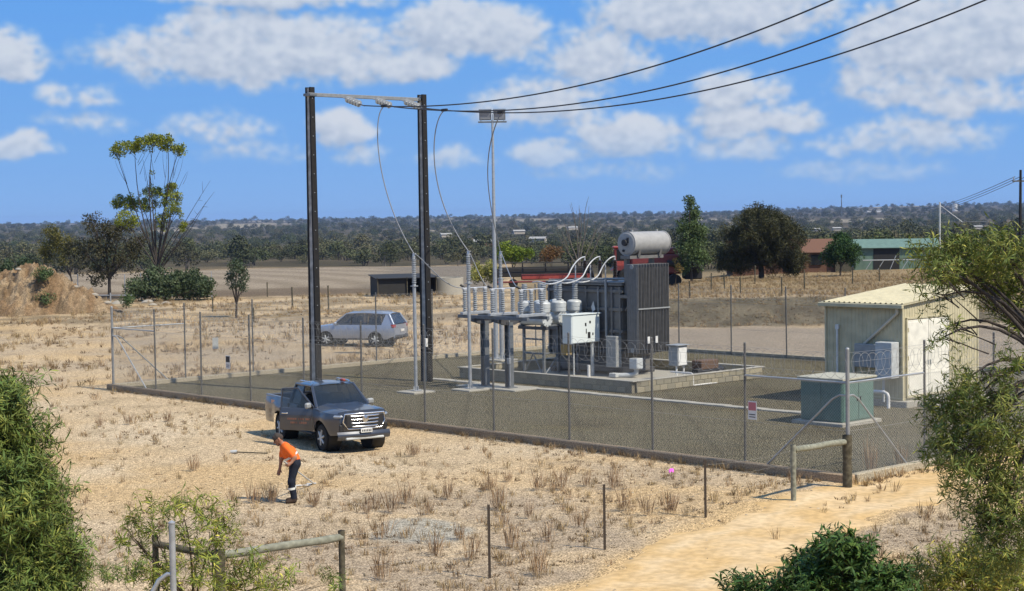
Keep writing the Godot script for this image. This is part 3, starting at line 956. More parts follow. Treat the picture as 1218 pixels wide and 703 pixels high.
# ------------------------------------------------------------------ transformer in its bund
func make_transformer() -> void:
	var b := MB.new()
	b.quad(C(7.7, -10.9, 0.085), C(16.6, -10.9, 0.085), C(16.6, -17.8, 0.085), C(7.7, -17.8, 0.085))
	structure("bund_floor", b, M.concrete)
	var t := thing("bund_wall", "low wall of cream concrete blocks around the transformer", "wall", C(7.6, -10.8), YAW)
	var variants := []
	rng.seed = 9
	for k in 3:
		b = MB.new()
		b.cbox(Vector3.ZERO, Vector3(0.388, 0.19, 0.19), 0.012)
		variants.append(b.mesh())
	var runs := [[Vector3(0, 0, 0), Vector3(9.1, 0, 0), 0], [Vector3(9.1, 0, -0.1), Vector3(9.1, 0, -7.0), 1], [Vector3(0, 0, -7.1), Vector3(9.1, 0, -7.1), 0], [Vector3(0, 0, -0.1), Vector3(0, 0, -7.0), 1]]
	for e in runs:
		var d: Vector3 = e[1] - e[0]
		var cnt := int(d.length() / 0.4)
		b = MB.new()
		b.box((e[0] + e[1]) / 2 + Vector3(0, 0.235, 0), Vector3(absf(d.x), 0.44, 0.15) if e[2] == 0 else Vector3(0.15, 0.44, absf(d.z)))
		part("mortar", b, M.mortar, t)
		for row in 2:
			for k in cnt:
				var o := MeshInstance3D.new()
				o.name = "block"
				o.mesh = variants[0]
				o.material_override = M.block[rng.randi() % 3]
				t.add_child(o, true)
				var f := (k + 0.5 + (0.5 if row == 1 else 0.0)) * 0.4
				if f > d.length() - 0.15: f = d.length() - 0.15
				o.position = e[0] + d.normalized() * f + Vector3(rf(-0.004, 0.004), 0.1 + 0.055 + row * 0.2, 0)
				o.rotation.y = (PI / 2 if e[2] == 1 else 0.0) + rf(-0.008, 0.008)
		b = MB.new()
		b.cbox((e[0] + e[1]) / 2 + Vector3(0, 0.47, 0), Vector3(absf(d.x) + (0.21 if e[2] == 0 else 0.0), 0.035, 0.22) if e[2] == 0 else Vector3(0.22, 0.036, absf(d.z) - 0.06), 0.008)
		part("coping", b, M.concrete, t)
	# the transformer: x 0..4.1 along the yard, z 0..-2.1 deep
	t = thing("power_transformer", "large dark grey power transformer with finned radiators and drum on top", "transformer", C(8.35, -14.85), YAW)
	b = MB.new()
	b.cbox(Vector3(2.0, 2.17, -1.0), Vector3(4.0, 2.74, 1.9), 0.03)
	b.cbox(Vector3(2.0, 0.55, -1.0), Vector3(3.7, 0.75, 1.6), 0.03)
	part("tank", b, M.paint_grey, t)
	b = MB.new()
	b.cbox(Vector3(2.0, 3.6, -1.0), Vector3(4.2, 0.07, 2.1), 0.01)
	b.cbox(Vector3(2.0, 3.67, -1.0), Vector3(4.2, 0.05, 2.1), 0.01)
	part("lid", b, M.paint_grey, t)
	for y in [1.0, 1.8, 2.65, 3.35]:
		b = MB.new()
		b.cbox(Vector3(2.0, y, -1.0), Vector3(4.14, 0.13, 2.04), 0.015)
		part("stiffener", b, M.paint_grey, t)
	for x in [0.06, 0.72, 1.42, 2.12, 2.82, 3.52, 3.95]:
		b = MB.new()
		b.cbox(Vector3(x, 2.17, -0.02), Vector3(0.09, 2.7, 0.12), 0.012)
		part("stiffener", b, M.paint_grey, t)
	for x in [0.4, 3.6]:
		b = MB.new(); b.cbox(Vector3(x, 0.18, -1.0), Vector3(0.25, 0.22, 2.4), 0.02)
		part("skid", b, M.paint_grey_dark, t)
	# HV bushings and earth rods along the lid
	for k in 3:
		var z := -0.55 - k * 0.42
		var x := 1.55 + k * 0.42
		b = MB.new()
		b.lathe(Vector3(x, 3.69, z), Vector3.UP, [Vector2(0, 0.13), Vector2(0.1, 0.13), Vector2(0.12, 0.09), Vector2(0.16, 0.09)], 12)
		insulator(b, Vector3(x, 3.84, z), Vector3.UP, 0.66, 0.065, 0.1, 9)
		var bu := part("bushing", b, M.porcelain_dark, t)
		b = MB.new(); b.cyl(Vector3(x, 4.5, z), Vector3(x, 4.66, z), 0.025, 0.02, 8)
		part("terminal", b, M.alu, bu)
		b = MB.new(); b.cyl(Vector3(x - 0.38, 3.66, z + 0.15), Vector3(x - 0.38, 4.32, z + 0.15), 0.026, 0.026, 8)
		part("arrester_rod", b, M.alu, t)
	b = MB.new(); b.tube([Vector3(0.1, 3.75, 0.02), Vector3(2.5, 3.75, 0.02), Vector3(3.1, 3.75, 0.02)], 0.025, 6)
	b.tube([Vector3(1.1, 3.76, -0.4), Vector3(4.2, 3.82, -0.5)], 0.045, 8)
	part("pipe", b, M.paint_mid, t)
	# radiator bank on the end facing the shed
	for k in 12:
		b = MB.new()
		b.cbox(Vector3(4.72, 2.7, 0.1 - k * 0.155), Vector3(0.62, 3.4, 0.03), 0.02)
		b.cbox(Vector3(4.72, 2.7, 0.1 - k * 0.155), Vector3(0.54, 3.3, 0.042), 0.02)
		for q in 5: b.cbox(Vector3(4.48 + q * 0.12, 2.7, 0.1 - k * 0.155), Vector3(0.05, 3.15, 0.066), 0.02)
		part("radiator_fin", b, M.paint_grey, t)
	for y in [1.12, 2.7, 4.3]:
		b = MB.new()
		if y == 2.7: b.box(Vector3(5.04, y, -0.75), Vector3(0.02, 0.05, 1.8))
		else: b.cyl(Vector3(4.7, y, 0.14), Vector3(4.7, y, -1.65), 0.09, 0.09, 12)
		part("header_pipe", b, M.paint_mid, t)
	for y in [1.12, 3.55]:
		b = MB.new()
		b.cyl(Vector3(3.95, y + 0.05, -0.9), Vector3(4.7, y + (0.0 if y < 2 else 0.7), -0.9), 0.09, 0.09, 10)
		part("header_pipe", b, M.paint_grey, t)
	for z in [-0.4, -0.85]:
		b = MB.new(); b.box(Vector3(5.05, 1.5, z), Vector3(0.012, 0.26, 0.13))
		part("notice", b, M.white, t)
	# brackets and conservator drum
	b = MB.new()
	for z in [-0.2, -1.6]:
		b.box(Vector3(4.15, 3.9, z), Vector3(0.16, 1.6, 0.16))
		b.tube([Vector3(4.1, 2.6, z + 0.06), Vector3(4.5, 3.12, z + 0.06)], 0.05, 4)
	b.box(Vector3(4.3, 4.66, -0.9), Vector3(0.5, 0.12, 1.9))
	b.box(Vector3(4.3, 3.15, -0.02), Vector3(0.7, 0.12, 0.1))
	part("drum_bracket", b, M.paint_grey, t)
	b = MB.new()
	b.lathe(Vector3(4.3, 5.18, 0.0), Vector3.FORWARD, [Vector2(0, 0.0), Vector2(-0.02, 0.2), Vector2(0.0, 0.38), Vector2(0.03, 0.44), Vector2(0.03, 0.47), Vector2(0.07, 0.47), Vector2(0.07, 0.45), Vector2(2.03, 0.45), Vector2(2.03, 0.47), Vector2(2.07, 0.47), Vector2(2.07, 0.42), Vector2(2.12, 0.2), Vector2(2.12, 0)], 28)
	var dm := part("conservator_drum", b, mat(Color(0.34, 0.335, 0.325), 0.55, 0, M.tsoft, 0.7), t)
	b = MB.new()
	b.cyl(Vector3(4.28, 5.22, 0.01), Vector3(4.28, 5.22, 0.11), 0.13, 0.12, 14)
	b.cyl(Vector3(4.2, 4.91, 0.01), Vector3(4.2, 4.91, 0.07), 0.05, 0.05, 8)
	b.box(Vector3(4.42, 5.31, 0.03), Vector3(0.1, 0.2, 0.03))
	part("oil_gauge", b, M.plastic, dm)
	b = MB.new()
	for z in [-0.35, -1.75]: b.cyl(Vector3(4.3, 5.62, z), Vector3(4.3, 5.7, z), 0.05, 0.05, 8)
	part("filler_cap", b, M.paint_mid, dm)
	b = MB.new()
	for z in [-0.4, -1.6]: b.prism(PackedVector2Array([Vector2(4.0, 4.66), Vector2(4.6, 4.66), Vector2(4.68, 4.96), Vector2(3.92, 4.96)]), z - 0.06, z + 0.06)
	part("saddle", b, M.paint_grey, dm)
	# end-face fittings
	b = MB.new()
	b.cbox(Vector3(3.85, 1.05, 0.28), Vector3(0.55, 1.2, 0.32), 0.02)
	part("marshalling_box", b, M.paint_mid, t)
	b = MB.new()
	b.tube([Vector3(3.3, 1.6, 0.1), Vector3(3.3, 3.85, 0.1)], 0.05, 8)
	b.tube([Vector3(2.9, 0.7, 0.12), Vector3(2.9, 3.4, 0.12)], 0.025, 6)
	part("conduit", b, M.paint_mid, t)
	b = MB.new()
	b.cbox(Vector3(4.8, 0.62, 0.05), Vector3(0.42, 0.42, 0.36), 0.03)
	b.tube([Vector3(4.8, 0.5, 0.05), Vector3(4.8, 0.24, 0.05), Vector3(4.65, 0.18, 0.2), Vector3(4.2, 0.16, 0.5)], 0.1, 10)
	b.cbox(Vector3(4.15, 0.18, 0.55), Vector3(0.36, 0.16, 0.3), 0.02)
	part("drain_valve", b, M.paint_light, t)
	b = MB.new(); b.cyl(Vector3(3.6, 0.08, 1.4), Vector3(3.6, 0.6, 1.4), 0.06, 0.06, 10)
	part("drain_stub", b, M.white, t)
	b = MB.new()
	b.quad(Vector3(2.55, 2.5, 0.075), Vector3(2.7, 2.62, 0.075), Vector3(2.6, 2.95, 0.075), Vector3(2.47, 2.72, 0.075))
	part("notice", b, M.white, t)
	# white flexible connections from breaker bushings to the transformer
	for k in 3:
		var c := thing("bushing_connection", ["pale curved conductor to the transformer bushing farthest from the radiators", "pale curved conductor to the middle transformer bushing", "pale curved conductor to the transformer bushing nearest the radiators"][k], "conductor", C(8.35, -14.85), YAW, "conductors between breaker and transformer")
		var x := 1.55 + k * 0.42
		var z := -0.55 - k * 0.42
		var s := Vector3(2.26, 3.68, 2.15 - 0.86 * k)
		var e := Vector3(x, 4.64, z)
		var cv := Curve3D.new()
		cv.add_point(s + Vector3(-0.9, 0.05, 0), Vector3.ZERO, Vector3(0.4, 0.1, 0))
		cv.add_point(s, Vector3(-0.3, 0, 0), Vector3(0.15, 0, -0.2))
		cv.add_point(s.lerp(e, 0.55) + Vector3(0, -0.2, 0), Vector3(0.08, -0.25, 0.25), Vector3(-0.1, 0.35, -0.3))
		cv.add_point(e, Vector3(0.1, 0.02, 0.4), Vector3.ZERO)
		var pts := []
		for q in cv.get_baked_points(): pts.append(q)
		var keep := []
		for q in range(0, pts.size(), 1): keep.append(pts[q])
		b = MB.new(); b.tube(keep, 0.027, 8)
		part("conductor", b, M.porcelain_white, c)
	# local control pillar and pump at the far side of the bund
	t = thing("control_pillar", "small white faced control box on legs at the bund edge", "control box", C(15.0, -15.1), YAW)
	b = MB.new(); b.cbox(Vector3(0, 1.0, 0), Vector3(0.45, 0.75, 0.55), 0.015)
	b.cbox(Vector3(0, 1.4, 0), Vector3(0.6, 0.03, 0.7), 0.005)
	part("case", b, M.paint_mid, t)
	b = MB.new(); b.cbox(Vector3(0.232, 0.98, 0), Vector3(0.015, 0.66, 0.46), 0.004)
	part("door", b, M.white, t)
	for z in [-0.2, 0.2]:
		b = MB.new(); b.cyl(Vector3(0.1, 0.08, z), Vector3(0.1, 0.65, z), 0.035, 0.035, 8)
		part("leg", b, M.white, t)
	t = thing("oil_pump", "rusty brown pump set behind the bund wall", "pump", C(15.3, -16.2), YAW)
	b = MB.new(); b.cbox(Vector3(0, 0.6, -0.1), Vector3(0.5, 0.35, 1.0), 0.03); b.box(Vector3(0, 0.3, -0.1), Vector3(0.35, 0.4, 0.8))
	part("casing", b, mat(Color(0.16, 0.1, 0.07), 0.9, 0, M.tfine, 1.0), t)
	b = MB.new(); b.cyl(Vector3(0.1, 0.35, 0.6), Vector3(0.1, 0.35, -0.9), 0.16, 0.16, 12)
	part("motor", b, M.plastic, t)
	t = thing("drain_pipe", "white plastic pipe bent over the block wall to the gravel", "pipe", C(16.6, -13.9), YAW)
	b = MB.new(); b.tube([Vector3(-0.9, 0.52, 0), Vector3(0.1, 0.52, 0), Vector3(0.16, 0.48, 0), Vector3(0.17, 0.1, 0), Vector3(0.17, 0.09, -0.05), Vector3(0.17, 0.09, -1.3)], 0.035, 8)
	part("pipe", b, M.white, t)

# ------------------------------------------------------------------ relay shed and green cabinet
func ribbed(b: MB, o: Vector3, across: Vector3, up: Vector3, w: float, h0: float, h1: float, step: float, depth: float) -> void:
	# trapezoid-ribbed sheet; h0 and h1 are the heights at both ends
	var nn := across.cross(up).normalized()
	var k := 0.0
	var prev := Vector2(0, 0)
	var pts := [Vector2(0, 0)]
	while k < w - 0.001:
		for q in [[0.55, 0.0], [0.65, 1.0], [0.9, 1.0], [1.0, 0.0]]:
			var x := minf(k + q[0] * step, w)
			pts.append(Vector2(x, q[1] * depth))
		k += step
	for i in pts.size() - 1:
		var p: Vector2 = pts[i]
		var q: Vector2 = pts[i + 1]
		var a := o + across * p.x + nn * p.y
		var c := o + across * q.x + nn * q.y
		if p.distance_to(q) < 0.0005: continue
		b.quad(a, c, c + up * lerpf(h0, h1, q.x / w), a + up * lerpf(h0, h1, p.x / w))

func make_shed() -> void:
	var t := thing("relay_shed", "cream steel shed with sloping pale roof and white double doors", "shed", C(23.25, -13.1), YAW)
	var L := 2.95
	var D := 4.35
	var b := MB.new()
	b.cbox(Vector3(L / 2, 0.1, -D / 2), Vector3(L + 0.5, 0.3, D + 0.3), 0.02)
	b.cbox(Vector3(L + 0.6, 0.08, -D / 2), Vector3(1.3, 0.14, D * 0.8), 0.02)
	part("slab", b, M.concrete, t)
	b = MB.new(); ribbed(b, Vector3(0, 0.25, 0), Vector3.RIGHT, Vector3.UP, L, 3.05, 3.05, 0.145, 0.016)
	b.xf = Transform3D()
	part("wall", b, M.cream, t)
	b = MB.new(); ribbed(b, Vector3(L, 0.25, 0), Vector3.FORWARD, Vector3.UP, D, 3.05, 3.42, 0.145, 0.016)
	part("wall", b, M.cream, t)
	b = MB.new(); ribbed(b, Vector3(L, 0.25, -D), Vector3.LEFT, Vector3.UP, L, 3.42, 3.42, 0.145, 0.016)
	part("wall", b, M.cream, t)
	b = MB.new(); ribbed(b, Vector3(0, 0.25, -D), Vector3.BACK, Vector3.UP, D, 3.42, 3.05, 0.145, 0.016)
	part("wall", b, M.cream, t)
	b = MB.new()
	var run := Vector3(0, 0.37, -D).normalized()
	ribbed(b, Vector3(-0.12, 3.33, 0.15), Vector3.RIGHT, run, L + 0.24, D + 0.35, D + 0.35, 0.2, 0.03)
	b.hexa([Vector3(-0.12, 3.28, 0.15), Vector3(L + 0.12, 3.28, 0.15), Vector3(L + 0.12, 3.665, -D - 0.18), Vector3(-0.12, 3.665, -D - 0.18), Vector3(-0.12, 3.32, 0.15), Vector3(L + 0.12, 3.32, 0.15), Vector3(L + 0.12, 3.705, -D - 0.18), Vector3(-0.12, 3.705, -D - 0.18)])
	part("roof", b, M.cream_roof, t)
	b = MB.new(); b.cbox(Vector3(L / 2, 3.25, 0.2), Vector3(L + 0.3, 0.13, 0.12), 0.015)
	part("gutter", b, M.cream, t)
	b = MB.new(); b.cbox(Vector3(L / 2, 0.3, 0.02), Vector3(L, 0.06, 0.05), 0.006)
	part("base_trim", b, M.cream, t)
	for q in [Vector3(0, 0, 0.01), Vector3(L, 0, 0.01), Vector3(L + 0.01, 0, -D)]:
		b = MB.new(); b.cbox(q + Vector3(0, 1.77, 0), Vector3(0.07, 3.05, 0.07), 0.01)
		part("corner_trim", b, M.cream, t)
	b = MB.new()
	b.tube([Vector3(L - 0.12, 3.2, 0.15), Vector3(L - 0.12, 3.05, 0.13), Vector3(L - 0.18, 3.0, 0.09), Vector3(1.2, 1.72, 0.08), Vector3(1.15, 1.65, 0.08), Vector3(1.15, 0.3, 0.08)], 0.045, 8)
	part("downpipe", b, mat(Color(0.55, 0.5, 0.4), 0.6), t)
	b = MB.new()
	b.cyl(Vector3(0.5, 0.3, 0.09), Vector3(0.5, 2.45, 0.09), 0.035, 0.035, 8)
	b.cbox(Vector3(0.5, 2.52, 0.08), Vector3(0.13, 0.16, 0.09), 0.01)
	part("conduit", b, M.white, t)
	for k in 2:
		b = MB.new()
		b.cbox(Vector3(L + 0.035, 1.6, -0.78 - k * 1.2), Vector3(0.05, 2.4, 1.18), 0.008)
		b.cbox(Vector3(L + 0.064, 1.6, -0.78 - k * 1.2), Vector3(0.012, 2.26, 1.04), 0.004)
		var dr := part("door", b, M.door_white, t)
		b = MB.new(); b.box(Vector3(L + 0.085, 1.4, -1.31 - k * 0.14), Vector3(0.03, 0.16, 0.03))
		part("handle", b, M.galv, dr)
		for y in [0.7, 1.6, 2.5]:
			b = MB.new(); b.cbox(Vector3(L + 0.075, y, -0.21 - k * 2.34), Vector3(0.03, 0.13, 0.05), 0.006)
			part("hinge", b, M.cream, dr)
	b = MB.new()
	for q in [[-0.78 - 0.6, 2.86, 2.5, 0.07], [-0.78 - 0.6, 0.36, 2.5, 0.07]]: b.cbox(Vector3(L + 0.045, q[1], q[0]), Vector3(0.06, q[3], q[2]), 0.006)
	for z in [-0.16, -2.6]: b.cbox(Vector3(L + 0.045, 1.6, z), Vector3(0.06, 2.56, 0.06), 0.006)
	part("door_frame", b, M.cream, t)
	# switchboards on the shaded wall
	t = thing("electrical_cabinet", "grey wall mounted cabinet on the shed's shaded side", "electrical box", C(25.55, -12.95), YAW)
	b = MB.new(); b.cbox(Vector3(0.25, 1.55, 0.12), Vector3(0.62, 1.15, 0.42), 0.015)
	part("case", b, M.paint_light, t)
	b = MB.new(); b.cbox(Vector3(-0.55, 1.65, 0.06), Vector3(0.85, 0.75, 0.22), 0.015)
	part("meter_cover", b, M.paint_mid, t)
	b = MB.new(); b.cyl(Vector3(0.1, 0.2, 0.1), Vector3(0.1, 1.0, 0.1), 0.04, 0.04, 8)
	part("conduit", b, M.paint_light, t)
	t = thing("bent_pipe", "white bent pipe along the foot of the cream shed", "pipe", C(25.3, -12.6), YAW)
	b = MB.new(); b.tube([Vector3(-0.9, 0.55, 0), Vector3(0.55, 0.55, 0), Vector3(0.66, 0.5, 0), Vector3(0.7, 0.4, 0), Vector3(0.7, 0.05, 0)], 0.055, 8)
	part("pipe", b, M.white, t)
	# green kiosk
	t = thing("green_cabinet", "squat green steel cabinet with cream lid on a concrete slab", "cabinet", C(26.1, -7.95), YAW)
	b = MB.new(); b.cbox(Vector3(0.75, 0.76, -0.78), Vector3(1.5, 1.22, 1.56), 0.02)
	part("case", b, M.green_box, t)
	b = MB.new(); b.cbox(Vector3(0.75, 1.4, -0.78), Vector3(1.66, 0.07, 1.72), 0.015)
	part("lid", b, M.lid, t)
	for k in 2:
		b = MB.new(); b.cbox(Vector3(0.385 + k * 0.73, 0.76, 0.008), Vector3(0.71, 1.12, 0.02), 0.006)
		part("door", b, M.green_box, t)
		b = MB.new(); b.cbox(Vector3(1.508, 0.76, -0.4 - k * 0.76), Vector3(0.02, 1.12, 0.73), 0.006)
		var gd := part("door", b, M.green_box, t)
		b = MB.new(); b.cbox(Vector3(1.53, 0.8, -0.7 - k * 0.16), Vector3(0.03, 0.14, 0.035), 0.006)
		part("handle", b, M.plastic, gd)
	# thin antenna mast behind the shed
	t = thing("antenna_mast", "thin pale mast with a stayed horizontal antenna, rising behind the shed", "antenna", C(24.2, -18.35), YAW)
	b = MB.new(); b.cyl(Vector3(0, 0, 0), Vector3(0, 6.55, 0), 0.038, 0.03, 8)
	part("mast", b, M.paint_light, t)
	b = MB.new()
	b.xf = Transform3D(Basis(Vector3.UP, 0.82 - 0.25), Vector3(0, 5.85, 0))
	b.cyl(Vector3(0, 0, 0), Vector3(1.6, 0.0, 0), 0.016, 0.016, 6)
	for k in 9: b.cyl(Vector3(0.25 + k * 0.16, 0, -0.2), Vector3(0.25 + k * 0.16, 0, 0.2), 0.007, 0.007, 4)
	part("boom", b, M.galv_dark, t)
	b = MB.new()
	b.xf = Transform3D(Basis(Vector3.UP, 0.82 - 0.25), Vector3.ZERO)
	b.cyl(Vector3(0, 6.45, 0), Vector3(0.75, 5.86, 0), 0.01, 0.01, 5)
	part("stay", b, M.galv, t)
	# signs hung on the wire
	sign_plate(C(30.75, 0.07, 1.48), YAW, "red and white warning plate wired to the fence before the green cabinet", true)
	sign_plate(C(7.9, 0.07, 1.45), YAW, "small dark warning plate on the fence near the far left corner", false)
	sign_plate(C(-0.06, -4.6, 1.45), YAW - PI / 2, "blank grey plate on the fence facing the silver SUV", false, true)

func sign_plate(at: Vector3, turn: float, label: String, red: bool, blank := false) -> void:
	var t := thing("warning_sign", label, "sign", at, turn, "plates on the perimeter fence")
	var b := MB.new(); b.cbox(Vector3.ZERO, Vector3(0.27, 0.45, 0.012), 0.003)
	part("plate", b, M.white if not blank else M.paint_light, t)
	if blank: return
	b = MB.new(); b.cbox(Vector3(0, 0.1, 0.008), Vector3(0.23, 0.2, 0.008), 0.002)
	part("band", b, M.sign_red if red else M.plastic, t)
	b = MB.new()
	for k in 2: b.box(Vector3(0, -0.1 - k * 0.06, 0.008), Vector3(0.19, 0.02, 0.006))
	part("print", b, M.plastic, t)

# ------------------------------------------------------------------ overhead lines
func bez(a: Vector3, b: Vector3, c: Vector3, d: Vector3, n: int) -> Array:
	var out := []
	for k in n + 1: out.append(a.bezier_interpolate(b, c, d, k / float(n)))
	return out

func make_lines() -> void:
	var t := thing("steel_crossarm", "pale steel beam joining the tops of the two dark poles", "crossarm", C(7.4, -4.0), YAW)
	var b := MB.new()
	b.cbox(Vector3(0.12, 10.76, -2.5), Vector3(0.1, 0.13, 5.35), 0.01)
	part("beam", b, M.galv_mid, t)
	for z in [0.0, -5.1]:
		b = MB.new(); b.cbox(Vector3(0.02, 10.76, z), Vector3(0.4, 0.1, 0.34), 0.01)
		part("clamp", b, M.galv_dark, t)
	var zs := [-5.35, -6.75, -8.1]
	var mids := [[620.0, 115.0], [620.0, 130.0], [620.0, 134.0]]
	var exits := [[990.0, 0.0], [1093.0, 0.0], [1172.0, 0.0]]
	var clamps := [457.0, 528.6, 595.5]
	var tops := [C(10.4, -6.2, 5.03), C(11.35, -7.95, 5.08), C(3.05, -17.16, 4.78)]
	var names := ["the outermost conductor, hung nearest the pole behind the ute", "the conductor hung in the middle of the beam", "the conductor hung nearest the pole with white box"]
	var ends := [C(10.45, -8.55, 3.72), C(11.95, -8.55, 3.72), C(13.45, -8.55, 3.72)]
	for k in 3:
		t = thing("strain_insulator", "ribbed strain insulator string tying off " + names[k], "insulator", C(7.58, zs[k], 10.7), YAW, "strain insulators on the beam")
		b = MB.new()
		var dir := Vector3(1, -0.3, 0).normalized()
		b.cyl(Vector3.ZERO, dir * 0.22, 0.02, 0.02, 6)
		part("shackle", b, M.galv, t)
		b = MB.new()
		b.cyl(dir * 0.2, dir * 1.05, 0.022, 0.022, 6)
		for j in 5:
			b.lathe(dir * (0.26 + j * 0.165), dir, [Vector2(0, 0.04), Vector2(0.02, 0.125), Vector2(0.045, 0.13), Vector2(0.06, 0.05), Vector2(0.08, 0.03)], 14)
		part("disc_string", b, M.porcelain, t)
		b = MB.new(); b.cyl(dir * 1.04, dir * 1.3, 0.03, 0.02, 8)
		part("clamp", b, M.galv_dark, t)
		# conductor: a parabola in the vertical plane of the line
		var x0: float = 7.58 + dir.x * 1.25
		var y0: float = 10.7 + dir.y * 1.25
		var hit := func(u: float, v: float) -> Vector2:
			var d := ray(u, v)
			var o := Vector3(0, EYE, 0)
			# solve o + d*s with compound z == zs[k]
			var s: float = (zs[k] - (o - ORIGIN).dot(BX)) / d.dot(BX)
			var p: Vector3 = o + d * s
			return Vector2((p - ORIGIN).dot(AX), p.y)
		var m: Vector2 = hit.call(mids[k][0], mids[k][1])
		var e: Vector2 = hit.call(exits[k][0], exits[k][1])
		var q1 := (m.y - y0) / (m.x - x0)
		var q2 := (e.y - y0) / (e.x - x0)
		var kk := (q2 - q1) / (e.x - m.x)
		var s0 := q1 - kk * (m.x - x0)
		var yat := func(x: float) -> float: return y0 + s0 * (x - x0) + kk * (x - x0) * (x - x0)
		t = thing("power_line", "dark overhead wire, " + names[k], "power line", C(x0, zs[k], y0), YAW, "overhead conductors")
		var pts := []
		for j in 60:
			var x := x0 + (e.x + 14.0 - x0) * j / 59.0
			pts.append(Vector3(x - x0, yat.call(x) - y0, 0))
		b = MB.new(); b.tube(pts, 0.024, 6)
		part("wire", b, M.cable_dark, t)
		# dropper
		var c: Vector2 = hit.call(clamps[k], 130.0)
		var top := C(c.x, zs[k], yat.call(c.x))
		var low: Vector3 = tops[k]
		t = thing("dropper_cable", "looping cable dropping from " + names[k], "cable", top, 0.0, "dropper cables")
		b = MB.new()
		var path := []
		if k < 2: path = bez(top, top + Vector3(-0.45, -0.2, 0), low + Vector3(-1.35 if k == 0 else -1.6, 2.2, 0), low, 26)
		else: path = bez(top, top + Vector3(-0.75, -1.5, 0), low + Vector3(-0.55, 2.6, 0), low, 26)
		for j in path.size(): path[j] -= top
		b.tube(path, 0.02, 6)
		part("cable", b, M.cable, t)
		b = MB.new(); b.cbox(Vector3(0, 0.02, 0), Vector3(0.3, 0.1, 0.1), 0.02, Basis(Vector3.UP, YAW))
		part("clamp", b, M.plastic, t)
		# from the termination down to the switch
		t = thing("jumper_cable", "short sagging cable to the switch from " + ["the termination post standing alone", "the termination post beside the switch", "the termination post at the floodlight mast"][k], "cable", low, 0.0, "jumper cables")
		var en: Vector3 = ends[k]
		var pa := bez(low, low + (en - low) * 0.2 + Vector3(0, 0.1, 0), low + (en - low) * 0.6 + Vector3(0, -0.65, 0), en, 18)
		for j in pa.size(): pa[j] -= low
		b = MB.new(); b.tube(pa, 0.018, 6)
		part("cable", b, M.cable, t)
		b = MB.new()
		b.tube([en - low, en - low + Vector3(-0.16, 0.1, 0)], 0.05, 6)
		part("lug", b, M.plastic, t)

# ------------------------------------------------------------------ vehicles (x forward, z to the vehicle's right)
func wheel(t: Node3D, at: Vector3, r: float, w: float, s: float) -> void:
	var b := MB.new()
	b.lathe(at + Vector3(0, 0, -s * w / 2), Vector3(0, 0, s), [Vector2(0, r * 0.6), Vector2(0.01, r * 0.93), Vector2(0.04, r), Vector2(w - 0.04, r), Vector2(w - 0.01, r * 0.93), Vector2(w, r * 0.66), Vector2(w - 0.05, r * 0.6)], 28)
	var o := Node3D.new()
	o.name = "wheel"
	t.add_child(o, true)
	part("tyre", b, M.rubber, o)
	b = MB.new()
	b.lathe(at + Vector3(0, 0, s * (w / 2 - 0.05)), Vector3(0, 0, s), [Vector2(0.05, r * 0.68), Vector2(0.045, r * 0.61), Vector2(-0.03, r * 0.58), Vector2(-0.06, 0)], 24)
	part("rim_barrel", b, M.plastic, o)
	b = MB.new()
	for k in 6:
		var a := TAU * k / 6 + 0.3
		var d := Vector3(cos(a), sin(a), 0)
		b.tube([at + Vector3(0, 0, s * (w / 2 + 0.005)), at + d * r * 0.6 + Vector3(0, 0, s * (w / 2 - 0.01))], [0.045, 0.032], 5)
	b.cyl(at + Vector3(0, 0, s * (w / 2 - 0.05)), at + Vector3(0, 0, s * (w / 2 + 0.02)), 0.07, 0.05, 10)
	part("rim", b, M.paint_light, o)

func body_side(b: MB, s: float, P: Dictionary, skip: Callable) -> void:
	# outer skin of one side from below to the shoulder line, cut round the wheels
	var n := int((P.x1 - P.x0) / 0.045)
	var rows := []
	for i in n + 1:
		var x: float = lerpf(P.x0, P.x1, i / float(n))
		var lowy: float = P.sill.call(x)
		for ax in P.axles:
			var dx: float = absf(x - ax)
			if dx < P.arch: lowy = maxf(lowy, P.axy + sqrt(P.arch * P.arch - dx * dx))
		var hi: float = P.shoulder.call(x)
		var row := []
		for j in 9:
			var y := lerpf(lowy, hi, j / 8.0)
			row.append(Vector3(x, y, s * P.half.call(x, y)))
		rows.append(row)
	var first := b.v.size()
	for i in n + 1:
		for j in 9:
			var du: Vector3 = rows[i][mini(j + 1, 8)] - rows[i][maxi(j - 1, 0)]
			var dv: Vector3 = rows[mini(i + 1, n)][j] - rows[maxi(i - 1, 0)][j]
			b.put(rows[i][j], dv.cross(du) * s)
	for i in n:
		for j in 8:
			if skip.call((rows[i][j] + rows[i + 1][j + 1]) / 2.0): continue
			var a := first + i * 9 + j
			if s > 0:
				b.face(a, a + 9, a + 10); b.face(a, a + 10, a + 1)
			else:
				b.face(a, a + 10, a + 9); b.face(a, a + 1, a + 10)

func pane(b: MB, q: Array, th := 0.012) -> void:  # a thin slab through four corners
	var nn: Vector3 = (q[2] - q[0]).cross(q[3] - q[1]).normalized() * th
	b.hexa([q[0] - nn, q[1] - nn, q[2] - nn, q[3] - nn, q[0], q[1], q[2], q[3]])

func make_vehicles() -> void:
	make_ute()
	make_suv()

